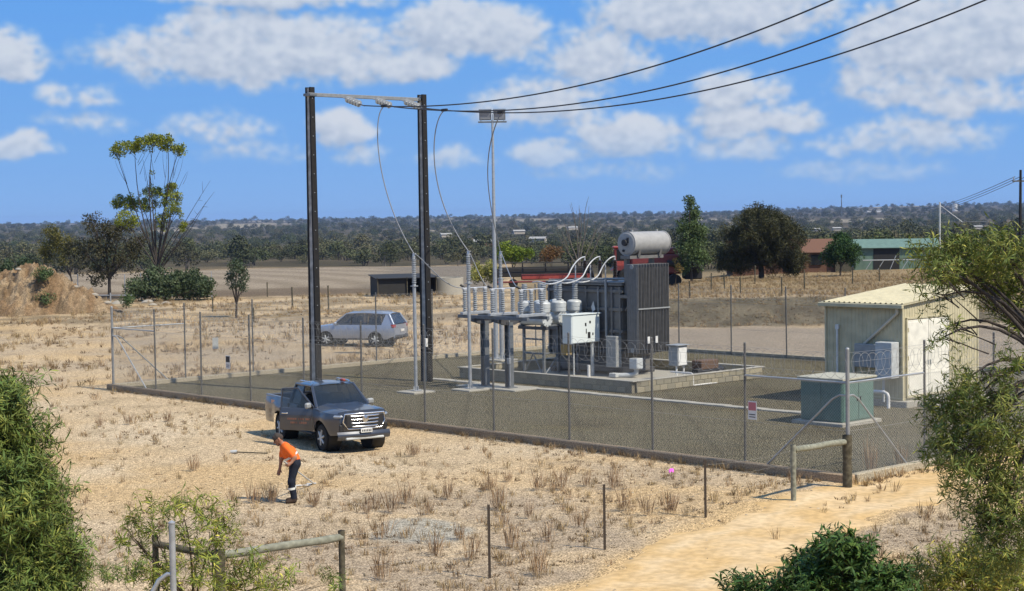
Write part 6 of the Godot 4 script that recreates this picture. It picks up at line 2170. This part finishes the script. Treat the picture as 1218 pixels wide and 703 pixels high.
func make_woods() -> void:
	# crowns: several lumps each of many small leaf cards, unit radius
	var crowns := []
	for k in 5:
		rng.seed = 300 + k
		var b := MB.new()
		for q in 7:
			var c := Vector3(rf(-0.6, 0.6), rf(-0.5, 0.35), rf(-0.6, 0.6))
			var r := rf(0.3, 0.55)
			for j in 110:
				var d := rdir()
				var p := c + d * r * lerpf(0.55, 1.0, rng.randf()) * Vector3(1, 0.75, 1)
				var dd := (rdir() + Vector3(0, -0.3, 0)).normalized()
				var nr := rdir()
				nr = (nr - dd * nr.dot(dd)).normalized()
				b.col = Color(0.9, 1, 0.85).lerp(Color(1.3, 1.15, 0.9), rng.randf()) * rf(0.65, 1.25)
				var l := rf(0.07, 0.14)
				leaf(b, p - dd * l * 0.5, dd, nr, l, l * 0.8, 0.4)
		crowns.append(b.mesh())
	var tb := MB.new()
	rng.seed = 320
	for q in 3: branch(tb, Vector3(0, -1.2, 0), Vector3(rf(-0.4, 0.4), 0.1, rf(-0.4, 0.4)), 0.035, 0.012, 0, 5)
	var trunk := tb.mesh()
	rng.seed = 333
	var cx := []
	var cc := []
	var tx := []
	for k in 5:
		cx.append([]); cc.append([])
	var singles := []
	var r := 425.0
	while r < 6200.0:
		var step := 5.5 * (1.0 + r / 700.0)
		var a := -0.37
		while a < 0.37:
			a += step * rf(0.6, 1.4) / r
			var rr := r + rf(-0.5, 0.5) * step * 2.2
			var x := rr * sin(a)
			var z := -rr * cos(a)
			var dens := n1.get_noise_2d(x * 0.18 + 31, z * 0.1)
			var field := smoothstep(0.18, 0.3, n2.get_noise_2d(x * 0.03 + 7, z * 0.016)) if rr > 1500 else 0.0
			var keep := 0.82 + dens * 1.1 - field * 1.2
			if rr < 520: keep = 0.75 + dens * 1.2
			if rng.randf() > keep: continue
			var big := lerpf(2.0, 6.2, pow(rng.randf(), 1.3)) * (1.0 + rr / 5500.0)
			var hh := big * rf(0.55, 1.0)
			var tone := rf(0.6, 1.35)
			var c := Color(0.085, 0.09, 0.05).lerp(Color(0.14, 0.125, 0.08), rng.randf())
			c = c.lerp(Color(0.06, 0.08, 0.035), clampf(n2.get_noise_2d(x * 0.2, z * 0.2) + 0.3, 0, 1)) * tone
			var xf := Transform3D(Basis(Vector3.UP, rf(0, TAU)).scaled(Vector3(big, hh, big)), Vector3(x, height(x, z) + hh * 0.85, z))
			var i := rng.randi() % 5
			if rr < 470 and absf(a) < 0.32 and singles.size() < 110: singles.append([xf, c, i])
			else:
				cx[i].append(xf); cc[i].append(c)
				if rr < 900: tx.append(xf)
		r += step * 1.9
	# trees of the flank behind house and green shed
	for k in 260:
		var a := rf(0.035, 0.36)
		var rr := rf(235, 430)
		if a < 0.1 and rr < 300: continue
		var x := rr * sin(a)
		var z := -rr * cos(a)
		var big := rf(2.6, 4.6)
		var hh := big * rf(0.6, 0.85)
		var c := Color(0.06, 0.075, 0.034).lerp(Color(0.1, 0.1, 0.05), rng.randf()) * rf(0.7, 1.4)
		var i := rng.randi() % 5
		cx[i].append(Transform3D(Basis(Vector3.UP, rf(0, TAU)).scaled(Vector3(big, hh, big)), Vector3(x, height(x, z) + hh * 0.8, z)))
		cc[i].append(c)
		tx.append(cx[i][-1])
	var wood := Node3D.new()
	wood.name = "woodland"
	add_child(wood)
	tag(wood, "far off belt of grey green mallee woodland filling the valley", "woodland", "", "stuff")
	for i in 5: many("crowns", crowns[i], M.far_leaf, cx[i], cc[i], wood).set_meta("kind", "stuff")
	many("trunks", trunk, M.bark, tx, [], wood).set_meta("kind", "stuff")
	var tones := []
	for k in 6:
		var m := vmat(0.85, null, 1.0, Color(0.2, 0.22, 0.08))
		m.albedo_color = (Color(0.06, 0.07, 0.036) if k % 2 else Color(0.085, 0.082, 0.048)).linear_to_srgb() * [0.85, 0.95, 1.05, 1.12, 0.9, 1.2][k]
		tones.append(m)
	var n_single := 0
	for e in singles:
		var xf: Transform3D = e[0]
		var foot := Vector3(xf.origin.x, height(xf.origin.x, xf.origin.z), xf.origin.z)
		var t := thing("mallee_tree", "grey green mallee tree in the front row beyond the ploughed field", "tree", foot, 0.0, "front row of trees beyond the field")
		var local := Transform3D(xf.basis, xf.origin - foot)
		var o := part("crown", crowns[e[2]], tones[n_single % 6], t)
		o.transform = local
		part("trunk", trunk, M.bark_pale, t).transform = local
		n_single += 1

func tuft(count: int, h0: float, h1: float, spread: float, w: float, base: Color, alt: Color, sd: int) -> ArrayMesh:
	rng.seed = sd
	var b := MB.new()
	for k in count:
		var a := rf(0, TAU)
		var o := Vector3(cos(a), 0, sin(a)) * rf(0, spread * 0.4)
		var d := (Vector3(cos(a), 0, sin(a)) * rf(0.05, 0.75) * spread / h1 + Vector3.UP).normalized()
		var nr := Vector3(-sin(a), 0, cos(a)).cross(d).normalized()
		nr = nr.rotated(d, rf(0, PI))
		b.col = base.lerp(alt, rng.randf()) * rf(0.7, 1.2)
		leaf(b, o, d, nr, rf(h0, h1), w * rf(0.7, 1.3), rf(0.0, 0.8))
	return b.mesh()

func make_grass() -> void:
	var straw := Color(0.46, 0.35, 0.19)
	var brown := Color(0.2, 0.14, 0.085)
	var kinds := []
	for k in 3: kinds.append(tuft(22, 0.06, 0.24, 0.18, 0.011, straw, brown, 400 + k))
	for k in 2: kinds.append(tuft(18, 0.04, 0.11, 0.2, 0.014, Color(0.26, 0.19, 0.12), Color(0.15, 0.11, 0.07), 410 + k))
	var xs := []
	var cs := []
	for k in 5:
		xs.append([]); cs.append([])
	rng.seed = 500
	var put := func(p: Vector3, s: float, only := -1) -> void:
		var i: int = rng.randi() % 5 if only < 0 else only
		p.y = height(p.x, p.z) - 0.01
		xs[i].append(Transform3D(Basis(Vector3.UP, rf(0, TAU)).scaled(Vector3(s, s * rf(0.7, 1.3), s)), p))
		var g := rf(0.7, 1.25)
		cs[i].append(Color(g, g * rf(0.92, 1.0), g * rf(0.85, 1.0)))
	for k in 7000:  # sand between kerb, wire fence and camera
		var x := rf(4.0, 38.0)
		var z := rf(0.35, 24.0)
		var p := C(x, z)
		if p.z > -24 or absf(p.x / p.z) > 0.36: continue
		var want := 0.06 + 0.5 * smoothstep(21.0, 30.0, x) + 0.9 * clampf(n2.get_noise_2d(p.x * 3.0 + 50, p.z * 3.0), 0, 1)
		var td := 99.0
		for j in track.size() - 1: td = minf(td, seg_dist(Vector2(p.x, p.z), track[j], track[j + 1]))
		if td < 1.9: want = 0.01 if td > 0.4 or p.x < 6 else 0.5
		elif td < 2.6: want += 0.3
		if rng.randf() > want: continue
		put.call(p, rf(0.5, 1.25))
	for k in 1400:  # beyond the track
		var p := Vector3(rf(3, 13), 0, rf(-42, -19))
		var td := 99.0
		for j in track.size() - 1: td = minf(td, seg_dist(Vector2(p.x, p.z), track[j], track[j + 1]))
		var q := toC(p)
		if q.x < 34.5 or td < 1.8 or absf(p.x / p.z) > 0.36: continue
		put.call(p, rf(0.5, 1.2))
	for k in 500:  # tufts against the kerb
		var x := rf(0, 33)
		put.call(C(x, rf(0.2, 0.4)), rf(0.4, 1.0))
	for k in 120: put.call(C(rf(33.75, 34.2), rf(-9, 0.4)), rf(0.6, 1.6))
	for k in 7000:  # left of and behind the compound
		var a := rf(-0.34, -0.02)
		var rr := rf(60, 142)
		var p := Vector3(rr * sin(a), 0, -rr * cos(a))
		var q := toC(p)
		if q.x > -0.5 and q.x < 34 and q.y < 0.5: continue
		if q.y > 0 and rng.randf() > 0.22: continue
		var want := clampf(n1.get_noise_2d(p.x * 2.5, p.z * 2.5) * 1.8 + 0.35, 0.03, 1)
		if rng.randf() > want: continue
		put.call(p, rf(0.8, 2.2))
	for k in 9000:  # bank and pasture on the right
		var a := rf(0.015, 0.34)
		var rr := 92.0 + pow(rng.randf(), 1.6) * 80.0
		var p := Vector3(rr * sin(a), 0, -rr * cos(a))
		if p.x < 3.5 or -p.z < 92.5: continue
		put.call(p, rf(0.6, 1.35), 3 + rng.randi() % 2 if -p.z < 99 and rng.randf() < 0.65 else rng.randi() % 3)
	var gr := Node3D.new()
	gr.name = "dry_grass"
	add_child(gr)
	tag(gr, "short dry straw and dead weeds scattered over the sandy ground", "grass", "", "stuff")
	for i in 5: many("tufts", kinds[i], M.straw, xs[i], cs[i], gr).set_meta("kind", "stuff")
	# larger weed clumps that stand out one by one
	var weeds := []
	for k in 4: weeds.append(tuft(54, 0.15, 0.66, 0.34, 0.013, Color(0.42, 0.29, 0.17), Color(0.2, 0.13, 0.085), 420 + k))
	rng.seed = 77
	for q in [[576, 585], [584, 583], [602, 573], [640, 583], [655, 584], [668, 583], [697, 578], [730, 582], [435, 612], [445, 605], [375, 604], [275, 598], [300, 600], [318, 598], [326, 600], [232, 560], [490, 543], [495, 540], [800, 606], [795, 611], [592, 605], [630, 615], [508, 610], [465, 610], [455, 640], [545, 640], [650, 640], [740, 606], [770, 612], [430, 640], [610, 650], [560, 665], [640, 680], [950, 578], [940, 574], [690, 625], [532, 595], [200, 505], [120, 510], [155, 508], [455, 690], [520, 660], [380, 650], [600, 625], [485, 600]]:
		var p := on_ground(px(q[0] + rf(-2, 2), q[1]))
		var o := MeshInstance3D.new()
		o.name = numbered("dry_weed")
		o.mesh = weeds[rng.randi() % 4]
		o.material_override = M.straw
		add_child(o)
		var s := rf(0.6, 1.15)
		o.transform = Transform3D(Basis(Vector3.UP, rf(0, TAU)).scaled(Vector3(s, s * rf(0.8, 1.2), s)), p)
		tag(o, "upright clump of dead brown weeds on the open sand before the compound", "weed", "dead weed clumps on the sand")
	for q in [[1036, 566, 1.7, "tall feathery yellow weed at the compound corner post"], [1072, 556, 1.1, "smaller yellow weed against the pale kerb by the track"]]:
		var p := on_ground(px(q[0], q[1]))
		var o := MeshInstance3D.new()
		o.name = numbered("dry_weed")
		o.mesh = weeds[0]
		o.material_override = M.straw
		add_child(o)
		o.transform = Transform3D(Basis().scaled(Vector3(1.0, q[2], 1.0) * 1.1), p)
		tag(o, q[3], "weed")
	# stones
	rng.seed = 91
	var sb := MB.new()
	for k in 8:
		var vs := []
		sb.col = Color.WHITE
	sb.lathe(Vector3(0, -0.4, 0), Vector3(0.1, 1, 0.05), [Vector2(0, 0.1), Vector2(0.2, 0.75), Vector2(0.5, 0.95), Vector2(0.85, 0.5), Vector2(0.95, 0)], 6)
	var st := sb.mesh()
	var sx := []
	var sc := []
	for k in 5200:
		var a := rf(-0.33, 0.33)
		var rr := rf(24, 75)
		var p := Vector3(rr * sin(a), 0, -rr * cos(a))
		var q := toC(p)
		if q.x > -0.4 and q.x < 34 and q.y < 0.3: continue
		var s := 0.012 + 0.04 * pow(rng.randf(), 3.0)
		p.y = height(p.x, p.z) + s * 0.1
		sx.append(Transform3D(Basis(rdir(), rf(0, TAU)).scaled(Vector3(s, s * 0.7, s * 1.3)), p))
		var g := rf(0.45, 1.3)
		sc.append(Color(0.42, 0.34, 0.23) * g)
	var so := Node3D.new()
	so.name = "loose_stones"
	add_child(so)
	tag(so, "small loose stones strewn over the sand", "stones", "", "stuff")
	many("stones", st, M.straw, sx, sc, so).set_meta("kind", "stuff")

# ------------------------------------------------------------------ background buildings, machinery, mound
func gable(called: String, label: String, category: String, at: Vector3, turn: float, w: float, d: float, h: float, rise: float, wall: Material, roof: Material, group := "") -> Node3D:
	var t := thing(called, label, category, at, turn, group)
	var b := MB.new()
	b.box(Vector3(0, h / 2 - 0.2, 0), Vector3(w, h + 0.4, d))
	b.xf = Transform3D(Basis(Vector3.UP, PI / 2), Vector3.ZERO)
	b.prism(PackedVector2Array([Vector2(-d / 2, h), Vector2(d / 2, h), Vector2(0, h + rise)]), -w / 2, w / 2)
	part("wall", b, wall, t)
	for s in [-1.0, 1.0]:
		b = MB.new()
		var e := Vector3(0, h - 0.08, s * (d / 2 + 0.3))
		var r := Vector3(0, h + rise + 0.06, 0)
		var dn := (e - r).normalized()
		var nn := dn.cross(Vector3.RIGHT * s).normalized()
		if nn.y < 0: nn = -nn
		var ww := Vector3(w / 2 + 0.3, 0, 0)
		var q := [e - ww, e + ww, r + ww, r - ww] if s > 0 else [e + ww, e - ww, r - ww, r + ww]
		b.hexa([q[0], q[1], q[2], q[3], q[0] + nn * 0.06, q[1] + nn * 0.06, q[2] + nn * 0.06, q[3] + nn * 0.06])
		part("roof_slope", b, roof, t)
	return t

func mound_height(x: float, z: float) -> float:
	var f := 0.0
	for e in [[0.6, -0.3, 2.8, 2.6, 3.3], [-1.8, -0.8, 3.6, 3.0, 3.0], [-5.5, -0.8, 3.8, 3.0, 3.0], [3.0, 0.2, 2.6, 2.3, 1.9], [5.0, 0.8, 1.8, 1.5, 0.7], [-0.6, 1.4, 3.4, 1.8, 1.3]]:
		var q := pow((x - e[0]) / e[2], 2) + pow((z - e[1]) / e[3], 2)
		f += pow(e[4] * maxf(0, 1.0 - pow(q, 1.1)), 3)
	f = pow(f, 1.0 / 3.0)
	return f + ((0.25 - absf(n2.get_noise_2d(x * 13, z * 13))) * 0.7 + n3.get_noise_2d(x * 50, z * 50) * 0.6) * clampf(f * 0.8, 0, 1)

func make_background() -> void:
	# spoil heap
	rng.seed = 61
	var base := on_ground(px(40, 372)) 
	var b := MB.new()
	var rows := []
	for i in 101:
		var row := []
		for j in 161:
			var x := lerpf(-9.0, 7.5, j / 160.0)
			var z := lerpf(4.0, -6.0, i / 100.0)
			var f := mound_height(x, z)
			row.append(Vector3(x, f - 0.15, z))
		rows.append(row)
	var vs := b.v.size()
	b.sheet(rows)
	for k in b.v.size():
		var p := b.v[k]
		var a := n1.get_noise_2d(p.x * 14, p.z * 14 + p.y * 9)
		b.c[k] = Color(0.36, 0.235, 0.13).lerp(Color(0.5, 0.37, 0.23), clampf(a * 1.8 + 0.4, 0, 1)).lerp(Color(0.24, 0.17, 0.1), clampf(n3.get_noise_2d(p.x * 22, p.z * 22) * 1.6, 0, 0.7))
	structure("dirt_mound", b, M.soil, base)
	var rockm := []
	for k in 3:
		var rb := MB.new()
		rng.seed = 70 + k
		var pr := []
		rb.lathe(Vector3(0, -0.5, 0), Vector3(rf(-0.2, 0.2), 1, rf(-0.2, 0.2)), [Vector2(0, 0.2), Vector2(0.2, rf(0.7, 0.95)), Vector2(0.6, rf(0.7, 1.0)), Vector2(0.95, rf(0.3, 0.5)), Vector2(1.05, 0)], 7)
		rockm.append(rb.mesh())
	for q in [[58, 318, 0.28], [176, 352, 0.42], [182, 355, 0.3], [198, 353, 0.38], [66, 352, 0.25], [22, 330, 0.2], [128, 335, 0.22], [142, 354, 0.5], [90, 330, 0.2], [112, 340, 0.25]]:
		var o := MeshInstance3D.new()
		o.name = numbered("rock")
		o.mesh = rockm[rng.randi() % 3]
		o.material_override = M.rock
		add_child(o)
		var near: bool = q[1] < 345
		var p := on_ground(px(q[0], q[1] + 8))
		if near:
			p = deep(q[0], q[1], -base.z - 0.5)
			p.y = base.y + mound_height(p.x - base.x, p.z - base.z) - 0.1
		o.transform = Transform3D(Basis(Vector3.UP, rf(0, TAU)).scaled(Vector3(q[2] * 1.4, q[2], q[2])), p)
		tag(o, "pale rock lying on the side of the dirt mound" if near else "pale boulder on dry grass at the foot of the hedge", "rock", "rocks on the mound" if near else "boulders by the hedge")
	# low black iron shelter
	var t := thing("iron_shelter", "low black corrugated iron shelter at the field edge", "shelter", on_ground(px(480, 351)), 0.25)
	for e in [[Vector3(0, 0.8, -1.6), Vector3(4.9, 1.6, 0.05), "wall"], [Vector3(-2.4, 0.8, 0), Vector3(0.05, 1.6, 3.2), "wall"], [Vector3(2.4, 0.8, 0), Vector3(0.05, 1.6, 3.2), "wall"], [Vector3(-1.2, 0.75, 1.5), Vector3(2.3, 1.5, 0.05), "front_sheet"]]:
		b = MB.new(); b.box(e[0], e[1]); part(e[2], b, M.iron_black, t)
	b = MB.new(); b.box(Vector3(0, 1.64, 0), Vector3(5.2, 0.05, 3.6), Basis(Vector3.RIGHT, 0.06)); part("roof", b, M.iron_black, t)
	for x in [-2.4, 0.0, 2.4]:
		b = MB.new(); b.cyl(Vector3(x, -0.2, 1.62), Vector3(x, 1.6, 1.62), 0.05, 0.05, 6); part("post", b, M.timber_dark, t)
	t = thing("concrete_tank", "pale round concrete tank beside the black shelter", "tank", on_ground(px(532, 349)))
	b = MB.new(); b.lathe(Vector3(0, -0.2, 0), Vector3.UP, [Vector2(0, 1.35), Vector2(1.65, 1.35), Vector2(1.65, 1.2), Vector2(1.5, 1.2), Vector2(1.5, 0)], 28); part("shell", b, M.concrete, t)
	# green shed
	t = gable("green_shed", "long green steel shed with pale green roof", "shed", on_ground(deep(1062, 318, 175.0)), -0.12, 8.4, 7.0, 2.2, 0.7, M.green_wall, M.green_roof)
	b = MB.new(); b.box(Vector3(-1.0, 1.05, 3.52), Vector3(2.6, 2.1, 0.06)); part("roller_door", b, M.iron_black, t)
	b = MB.new()
	b.tube([Vector3(-3.6, 0.95, 5.0), Vector3(3.2, 0.95, 5.0)], 0.05, 5)
	for k in 6: b.tube([Vector3(-3.2 + k * 1.2, 0.0, 5.0), Vector3(-2.6 + k * 1.2, 1.4 if k == 2 else 0.95, 5.0)], 0.035, 4)
	var im := thing("farm_implement", "thin framed farm implement parked before the green shed", "implement", t.position, -0.12)
	part("frame", b, M.paint_light, im)
	# house with tiled roof
	t = gable("farmhouse", "brick farmhouse with orange tiled roof behind the she oak", "house", on_ground(deep(935, 322, 172.0)), -0.05, 11.5, 7.5, 2.1, 1.15, M.brick, M.tiles)
	for e in [[4.6, 1.5, 0.7, 0.6, "air_conditioner"], [2.6, 1.3, 1.1, 1.0, "window"], [-3.5, 1.3, 1.4, 1.0, "window"]]:
		b = MB.new(); b.cbox(Vector3(e[0], e[1], 3.8), Vector3(e[2], e[3], 0.2), 0.02)
		part(e[4], b, M.white if e[4] == "air_conditioner" else M.glass, t)
	b = MB.new(); b.box(Vector3(5.2, 1.0, 4.2), Vector3(1.6, 2.2, 0.15)); part("screen_wall", b, M.timber_dark, t)
	# far roofs in the valley
	for q in [[617, 273, 900, 6, "white roofed farm shed among valley trees above the red header"], [681, 269, 1400, 8, "pale long shed in the valley behind the bare tree"], [972, 271, 700, 3.6, "small white roofed house in trees beyond the tiled house"], [995, 270, 720, 3.4, "second small pale house in trees beyond the tiled house"], [1163, 268, 800, 4, "pale roof among trees behind the arching wattle"], [575, 284, 620, 7, "pinkish ruin among trees left of the floodlight mast"], [640, 281, 640, 6, "low pinkish farm building above the red header"], [1040, 250, 3600, 34, "white farm sheds on the far ridge"], [530, 277, 800, 5, "grey roofed shed between the dark poles' trees"]]:
		var p := deep(q[0], q[1], q[2])
		gable("far_building", q[4], "building", p - Vector3(0, q[3] * 0.34, 0), rf(-0.4, 0.4), q[3], q[3] * 0.5, q[3] * 0.2, q[3] * 0.1, M.far_wall if q[0] != 575 else M.tiles, M.far_roof, "distant farm buildings")
	t = thing("grain_silo", "white silo tower on the far right ridge", "silo", deep(1136, 251, 3300.0))
	b = MB.new(); b.cyl(Vector3(0, -6, 0), Vector3(0, 13, 0), 5.0, 5.0, 16); part("drum", b, M.white, t)
	b = MB.new(); b.lathe(Vector3(0, 13, 0), Vector3.UP, [Vector2(0, 5.2), Vector2(2.2, 0)], 16); part("cone_roof", b, M.far_roof, t)
	t = thing("radio_tower", "thin radio tower on the skyline above the tiled house", "tower", deep(1001, 250, 1900.0))
	b = MB.new()
	for k in 3: b.tube([Vector3(cos(k * TAU / 3) * 0.9, -8, sin(k * TAU / 3) * 0.9), Vector3(0, 17, 0)], 0.25, 4)
	part("lattice", b, M.galv_dark, t)
	b = MB.new(); b.cyl(Vector3(0, 14, 0), Vector3(0, 17.5, 0), 0.8, 0.8, 8); part("antenna_head", b, M.galv_dark, t)
	# power pole and wires on the right
	var pb := on_ground(deep(1213, 300, 150.0))
	t = thing("timber_pole", "tall dark power pole with crossarm at the right edge", "power pole", pb)
	var top := deep(1214, 202, 150.0) - pb
	b = MB.new(); b.tube([Vector3(0, -0.3, 0), top], [0.17, 0.11], 8); part("pole", b, M.rust, t)
	b = MB.new(); b.box(top + Vector3(0, -1.0, 0), Vector3(1.9, 0.12, 0.12), Basis(Vector3.UP, 0.5)); part("crossarm", b, M.timber_dark, t)
	for x in [-0.85, 0.0, 0.85]:
		b = MB.new(); insulator(b, top + Vector3(cos(0.5) * x, -0.92, -sin(0.5) * x), Vector3.UP, 0.3, 0.04, 0.07, 3, 8); part("insulator", b, M.porcelain, t)
	for k in 3:
		var s := pb + top + Vector3(-0.5 + k * 0.5, -0.6, 0)
		var e := deep(1070, 241 + k * 3.0, 640.0)
		t = thing("rural_line", ["thin rural wire running from the edge pole, uppermost of three", "thin rural wire running from the edge pole, middle of three", "thin rural wire running from the edge pole, lowest of three"][k], "power line", s)
		var pts := []
		for j in 21:
			var f := j / 20.0
			pts.append((s.lerp(e, f) - s) - Vector3(0, 2.6 * 4 * f * (1 - f), 0))
		b = MB.new(); b.tube(pts, 0.03, 4, false); part("wire", b, M.cable_dark, t)
	make_machinery()

func make_machinery() -> void:
	# harvester front parked on its trailer: reel, red auger trough, wheels
	var at := on_ground(px(648, 338))
	var t := thing("harvester_front", "wide red and black harvester front parked on dry ground", "farm machine", at, 0.08)
	var b := MB.new()
	b.cbox(Vector3(1.0, 0.95, 0.3), Vector3(6.4, 0.5, 0.5), 0.08)
	part("auger_trough", b, M.red_bright, t)
	b = MB.new(); b.cbox(Vector3(0, 1.35, -0.6), Vector3(8.8, 0.8, 0.25), 0.05)
	part("back_sheet", b, M.iron_black, t)
	b = MB.new(); b.cbox(Vector3(-0.2, 0.55, 0.9), Vector3(8.6, 0.14, 0.7), 0.04)
	part("cutter_bar", b, M.red, t)
	for s in [-1.0, 1.0]:
		b = MB.new(); b.prism(PackedVector2Array([Vector2(-0.9, 0.3), Vector2(1.3, 0.3), Vector2(1.0, 1.2), Vector2(-0.5, 1.9), Vector2(-0.9, 1.9)]), -0.06, 0.06)
		var o := part("end_shield", b, M.iron_black, t)
		o.rotation.y = -PI / 2
		o.position.x = s * 4.4
	for k in 6:
		var a := TAU * k / 6
		b = MB.new(); b.cyl(Vector3(-4.3, 1.85 + sin(a) * 0.5, 0.9 + cos(a) * 0.5), Vector3(4.3, 1.85 + sin(a) * 0.5, 0.9 + cos(a) * 0.5), 0.045, 0.045, 6)
		part("reel_bat", b, M.iron_black, t)
	for x in [-4.2, -2.1, 0.0, 2.1, 4.2]:
		b = MB.new()
		for k in 6:
			var a := TAU * k / 6
			b.tube([Vector3(x, 1.85, 0.9), Vector3(x, 1.85 + sin(a) * 0.5, 0.9 + cos(a) * 0.5)], 0.035, 4)
			b.tube([Vector3(x, 1.85 + sin(a) * 0.5, 0.9 + cos(a) * 0.5), Vector3(x, 1.85 + sin(a + TAU / 6) * 0.5, 0.9 + cos(a + TAU / 6) * 0.5)], 0.03, 4)
		part("reel_spider", b, M.iron_black, t)
	for x in [-3.0, 2.4]:
		b = MB.new(); b.lathe(Vector3(x, 0.42, 0.95), Vector3.BACK, [Vector2(0, 0), Vector2(0, 0.42), Vector2(0.25, 0.42), Vector2(0.25, 0)], 16)
		part("wheel", b, M.rubber, t)
	# the harvester itself, partly behind the transformer
	at = on_ground(deep(772, 335, 152.0))
	t = thing("combine_harvester", "red combine harvester standing behind the transformer", "harvester", at, 0.0)
	b = MB.new(); b.cbox(Vector3(0.6, 2.1, 0), Vector3(4.6, 1.8, 2.6), 0.15)
	part("body", b, M.red, t)
	b = MB.new(); b.cbox(Vector3(0.9, 3.25, 0), Vector3(3.4, 0.6, 2.3), 0.15)
	part("grain_tank", b, M.red, t)
	b = MB.new(); b.cbox(Vector3(-2.4, 2.75, 0), Vector3(1.5, 1.7, 1.8), 0.12); b.cbox(Vector3(-2.4, 3.66, 0), Vector3(1.7, 0.18, 2.0), 0.05)
	var cab := part("cab", b, M.red_bright, t)
	for e in [[Vector3(-2.4, 2.95, 0.905), Vector3(1.15, 1.0, 0.03)], [Vector3(-3.16, 2.95, 0), Vector3(0.03, 1.0, 1.5)]]:
		b = MB.new(); b.cbox(e[0], e[1], 0.01); part("window", b, M.glass, cab)
	b = MB.new(); b.prism(PackedVector2Array([Vector2(-3.5, 1.6), Vector2(-1.2, 1.6), Vector2(-1.2, 2.0), Vector2(-3.0, 2.0)]), -1.3, 1.3); part("front_deck", b, M.red, t)
	for e in [[-1.9, 0.95, 1.45], [2.2, 0.6, 1.3]]:
		for s in [-1.0, 1.0]:
			b = MB.new(); b.lathe(Vector3(e[0], e[1], s * e[2] - 0.3), Vector3.BACK, [Vector2(0, 0), Vector2(0, e[1] * 0.85), Vector2(0.08, e[1]), Vector2(0.5, e[1]), Vector2(0.58, e[1] * 0.85), Vector2(0.58, 0)], 22)
			part("wheel", b, M.rubber, t)
	b = MB.new(); b.tube([Vector3(1.5, 2.2, 1.5), Vector3(4.6, 1.7, 1.6)], 0.28, 10); b.cbox(Vector3(3.9, 1.2, 0), Vector3(1.6, 1.0, 2.4), 0.1)
	part("auger_tube", b, M.iron_black, t)
	b = MB.new(); b.cyl(Vector3(-1.6, 3.5, 0.6), Vector3(-1.6, 4.0, 0.6), 0.06, 0.06, 8); part("exhaust", b, M.iron_black, t)

func _ready() -> void:
	rng.seed = 1
	n1.seed = 3; n1.frequency = 0.05; n1.fractal_octaves = 4
	n2.seed = 8; n2.frequency = 0.05; n2.fractal_octaves = 4
	n3.seed = 14; n3.frequency = 0.05; n3.fractal_octaves = 5; n3.noise_type = FastNoiseLite.TYPE_PERLIN
	var cam := Camera3D.new()
	cam.name = "camera"
	add_child(cam)
	cam.position = Vector3(0, EYE, 0)
	cam.rotation = Vector3(-TILT, 0, -ROLL)
	cam.fov = rad_to_deg(2.0 * atan(351.5 / FOCAL))
	cam.near = 0.1
	cam.far = 20000.0
	cam.current = true
	var env := Environment.new()
	env.background_mode = Environment.BG_SKY
	env.sky = Sky.new()
	var pano := PanoramaSkyMaterial.new()
	pano.panorama = ImageTexture.create_from_image(make_sky())
	env.sky.sky_material = pano
	env.tonemap_mode = Environment.TONE_MAPPER_LINEAR
	env.tonemap_exposure = 1.3
	env.sdfgi_enabled = true
	env.ssao_enabled = true
	env.ssil_enabled = true
	env.fog_enabled = true
	env.fog_density = 0.00007
	env.fog_light_color = Color(0.6, 0.72, 0.9)
	var we := WorldEnvironment.new()
	we.name = "world_environment"
	we.environment = env
	add_child(we)
	var sun := DirectionalLight3D.new()
	sun.name = "sun"
	add_child(sun)
	sun.light_energy = 1.35
	sun.light_color = Color(1.0, 0.96, 0.88)
	sun.light_angular_distance = 0.53
	sun.shadow_enabled = true
	sun.look_at_from_position(Vector3(0.52, 0.80, 0.38), Vector3.ZERO)   # from the right, high, a little behind the camera
	make_materials()
	for q in [[700, 740], [740, 712], [850, 655], [960, 615], [1060, 585], [1150, 560], [1240, 540], [1400, 505]]:
		var w := px(q[0], q[1])
		track.append(Vector2(w.x, w.z))
	print("t0 ", Time.get_ticks_msec())
	make_ground()
	make_track()
	print("t1 ", Time.get_ticks_msec())
	make_compound()
	make_equipment()
	make_transformer()
	make_shed()
	print("t2 ", Time.get_ticks_msec())
	make_lines()
	make_vehicles()
	make_person()
	print("t3 ", Time.get_ticks_msec())
	make_fences()
	make_background()
	print("t4 ", Time.get_ticks_msec())
	make_plants()
	print("t5 ", Time.get_ticks_msec())
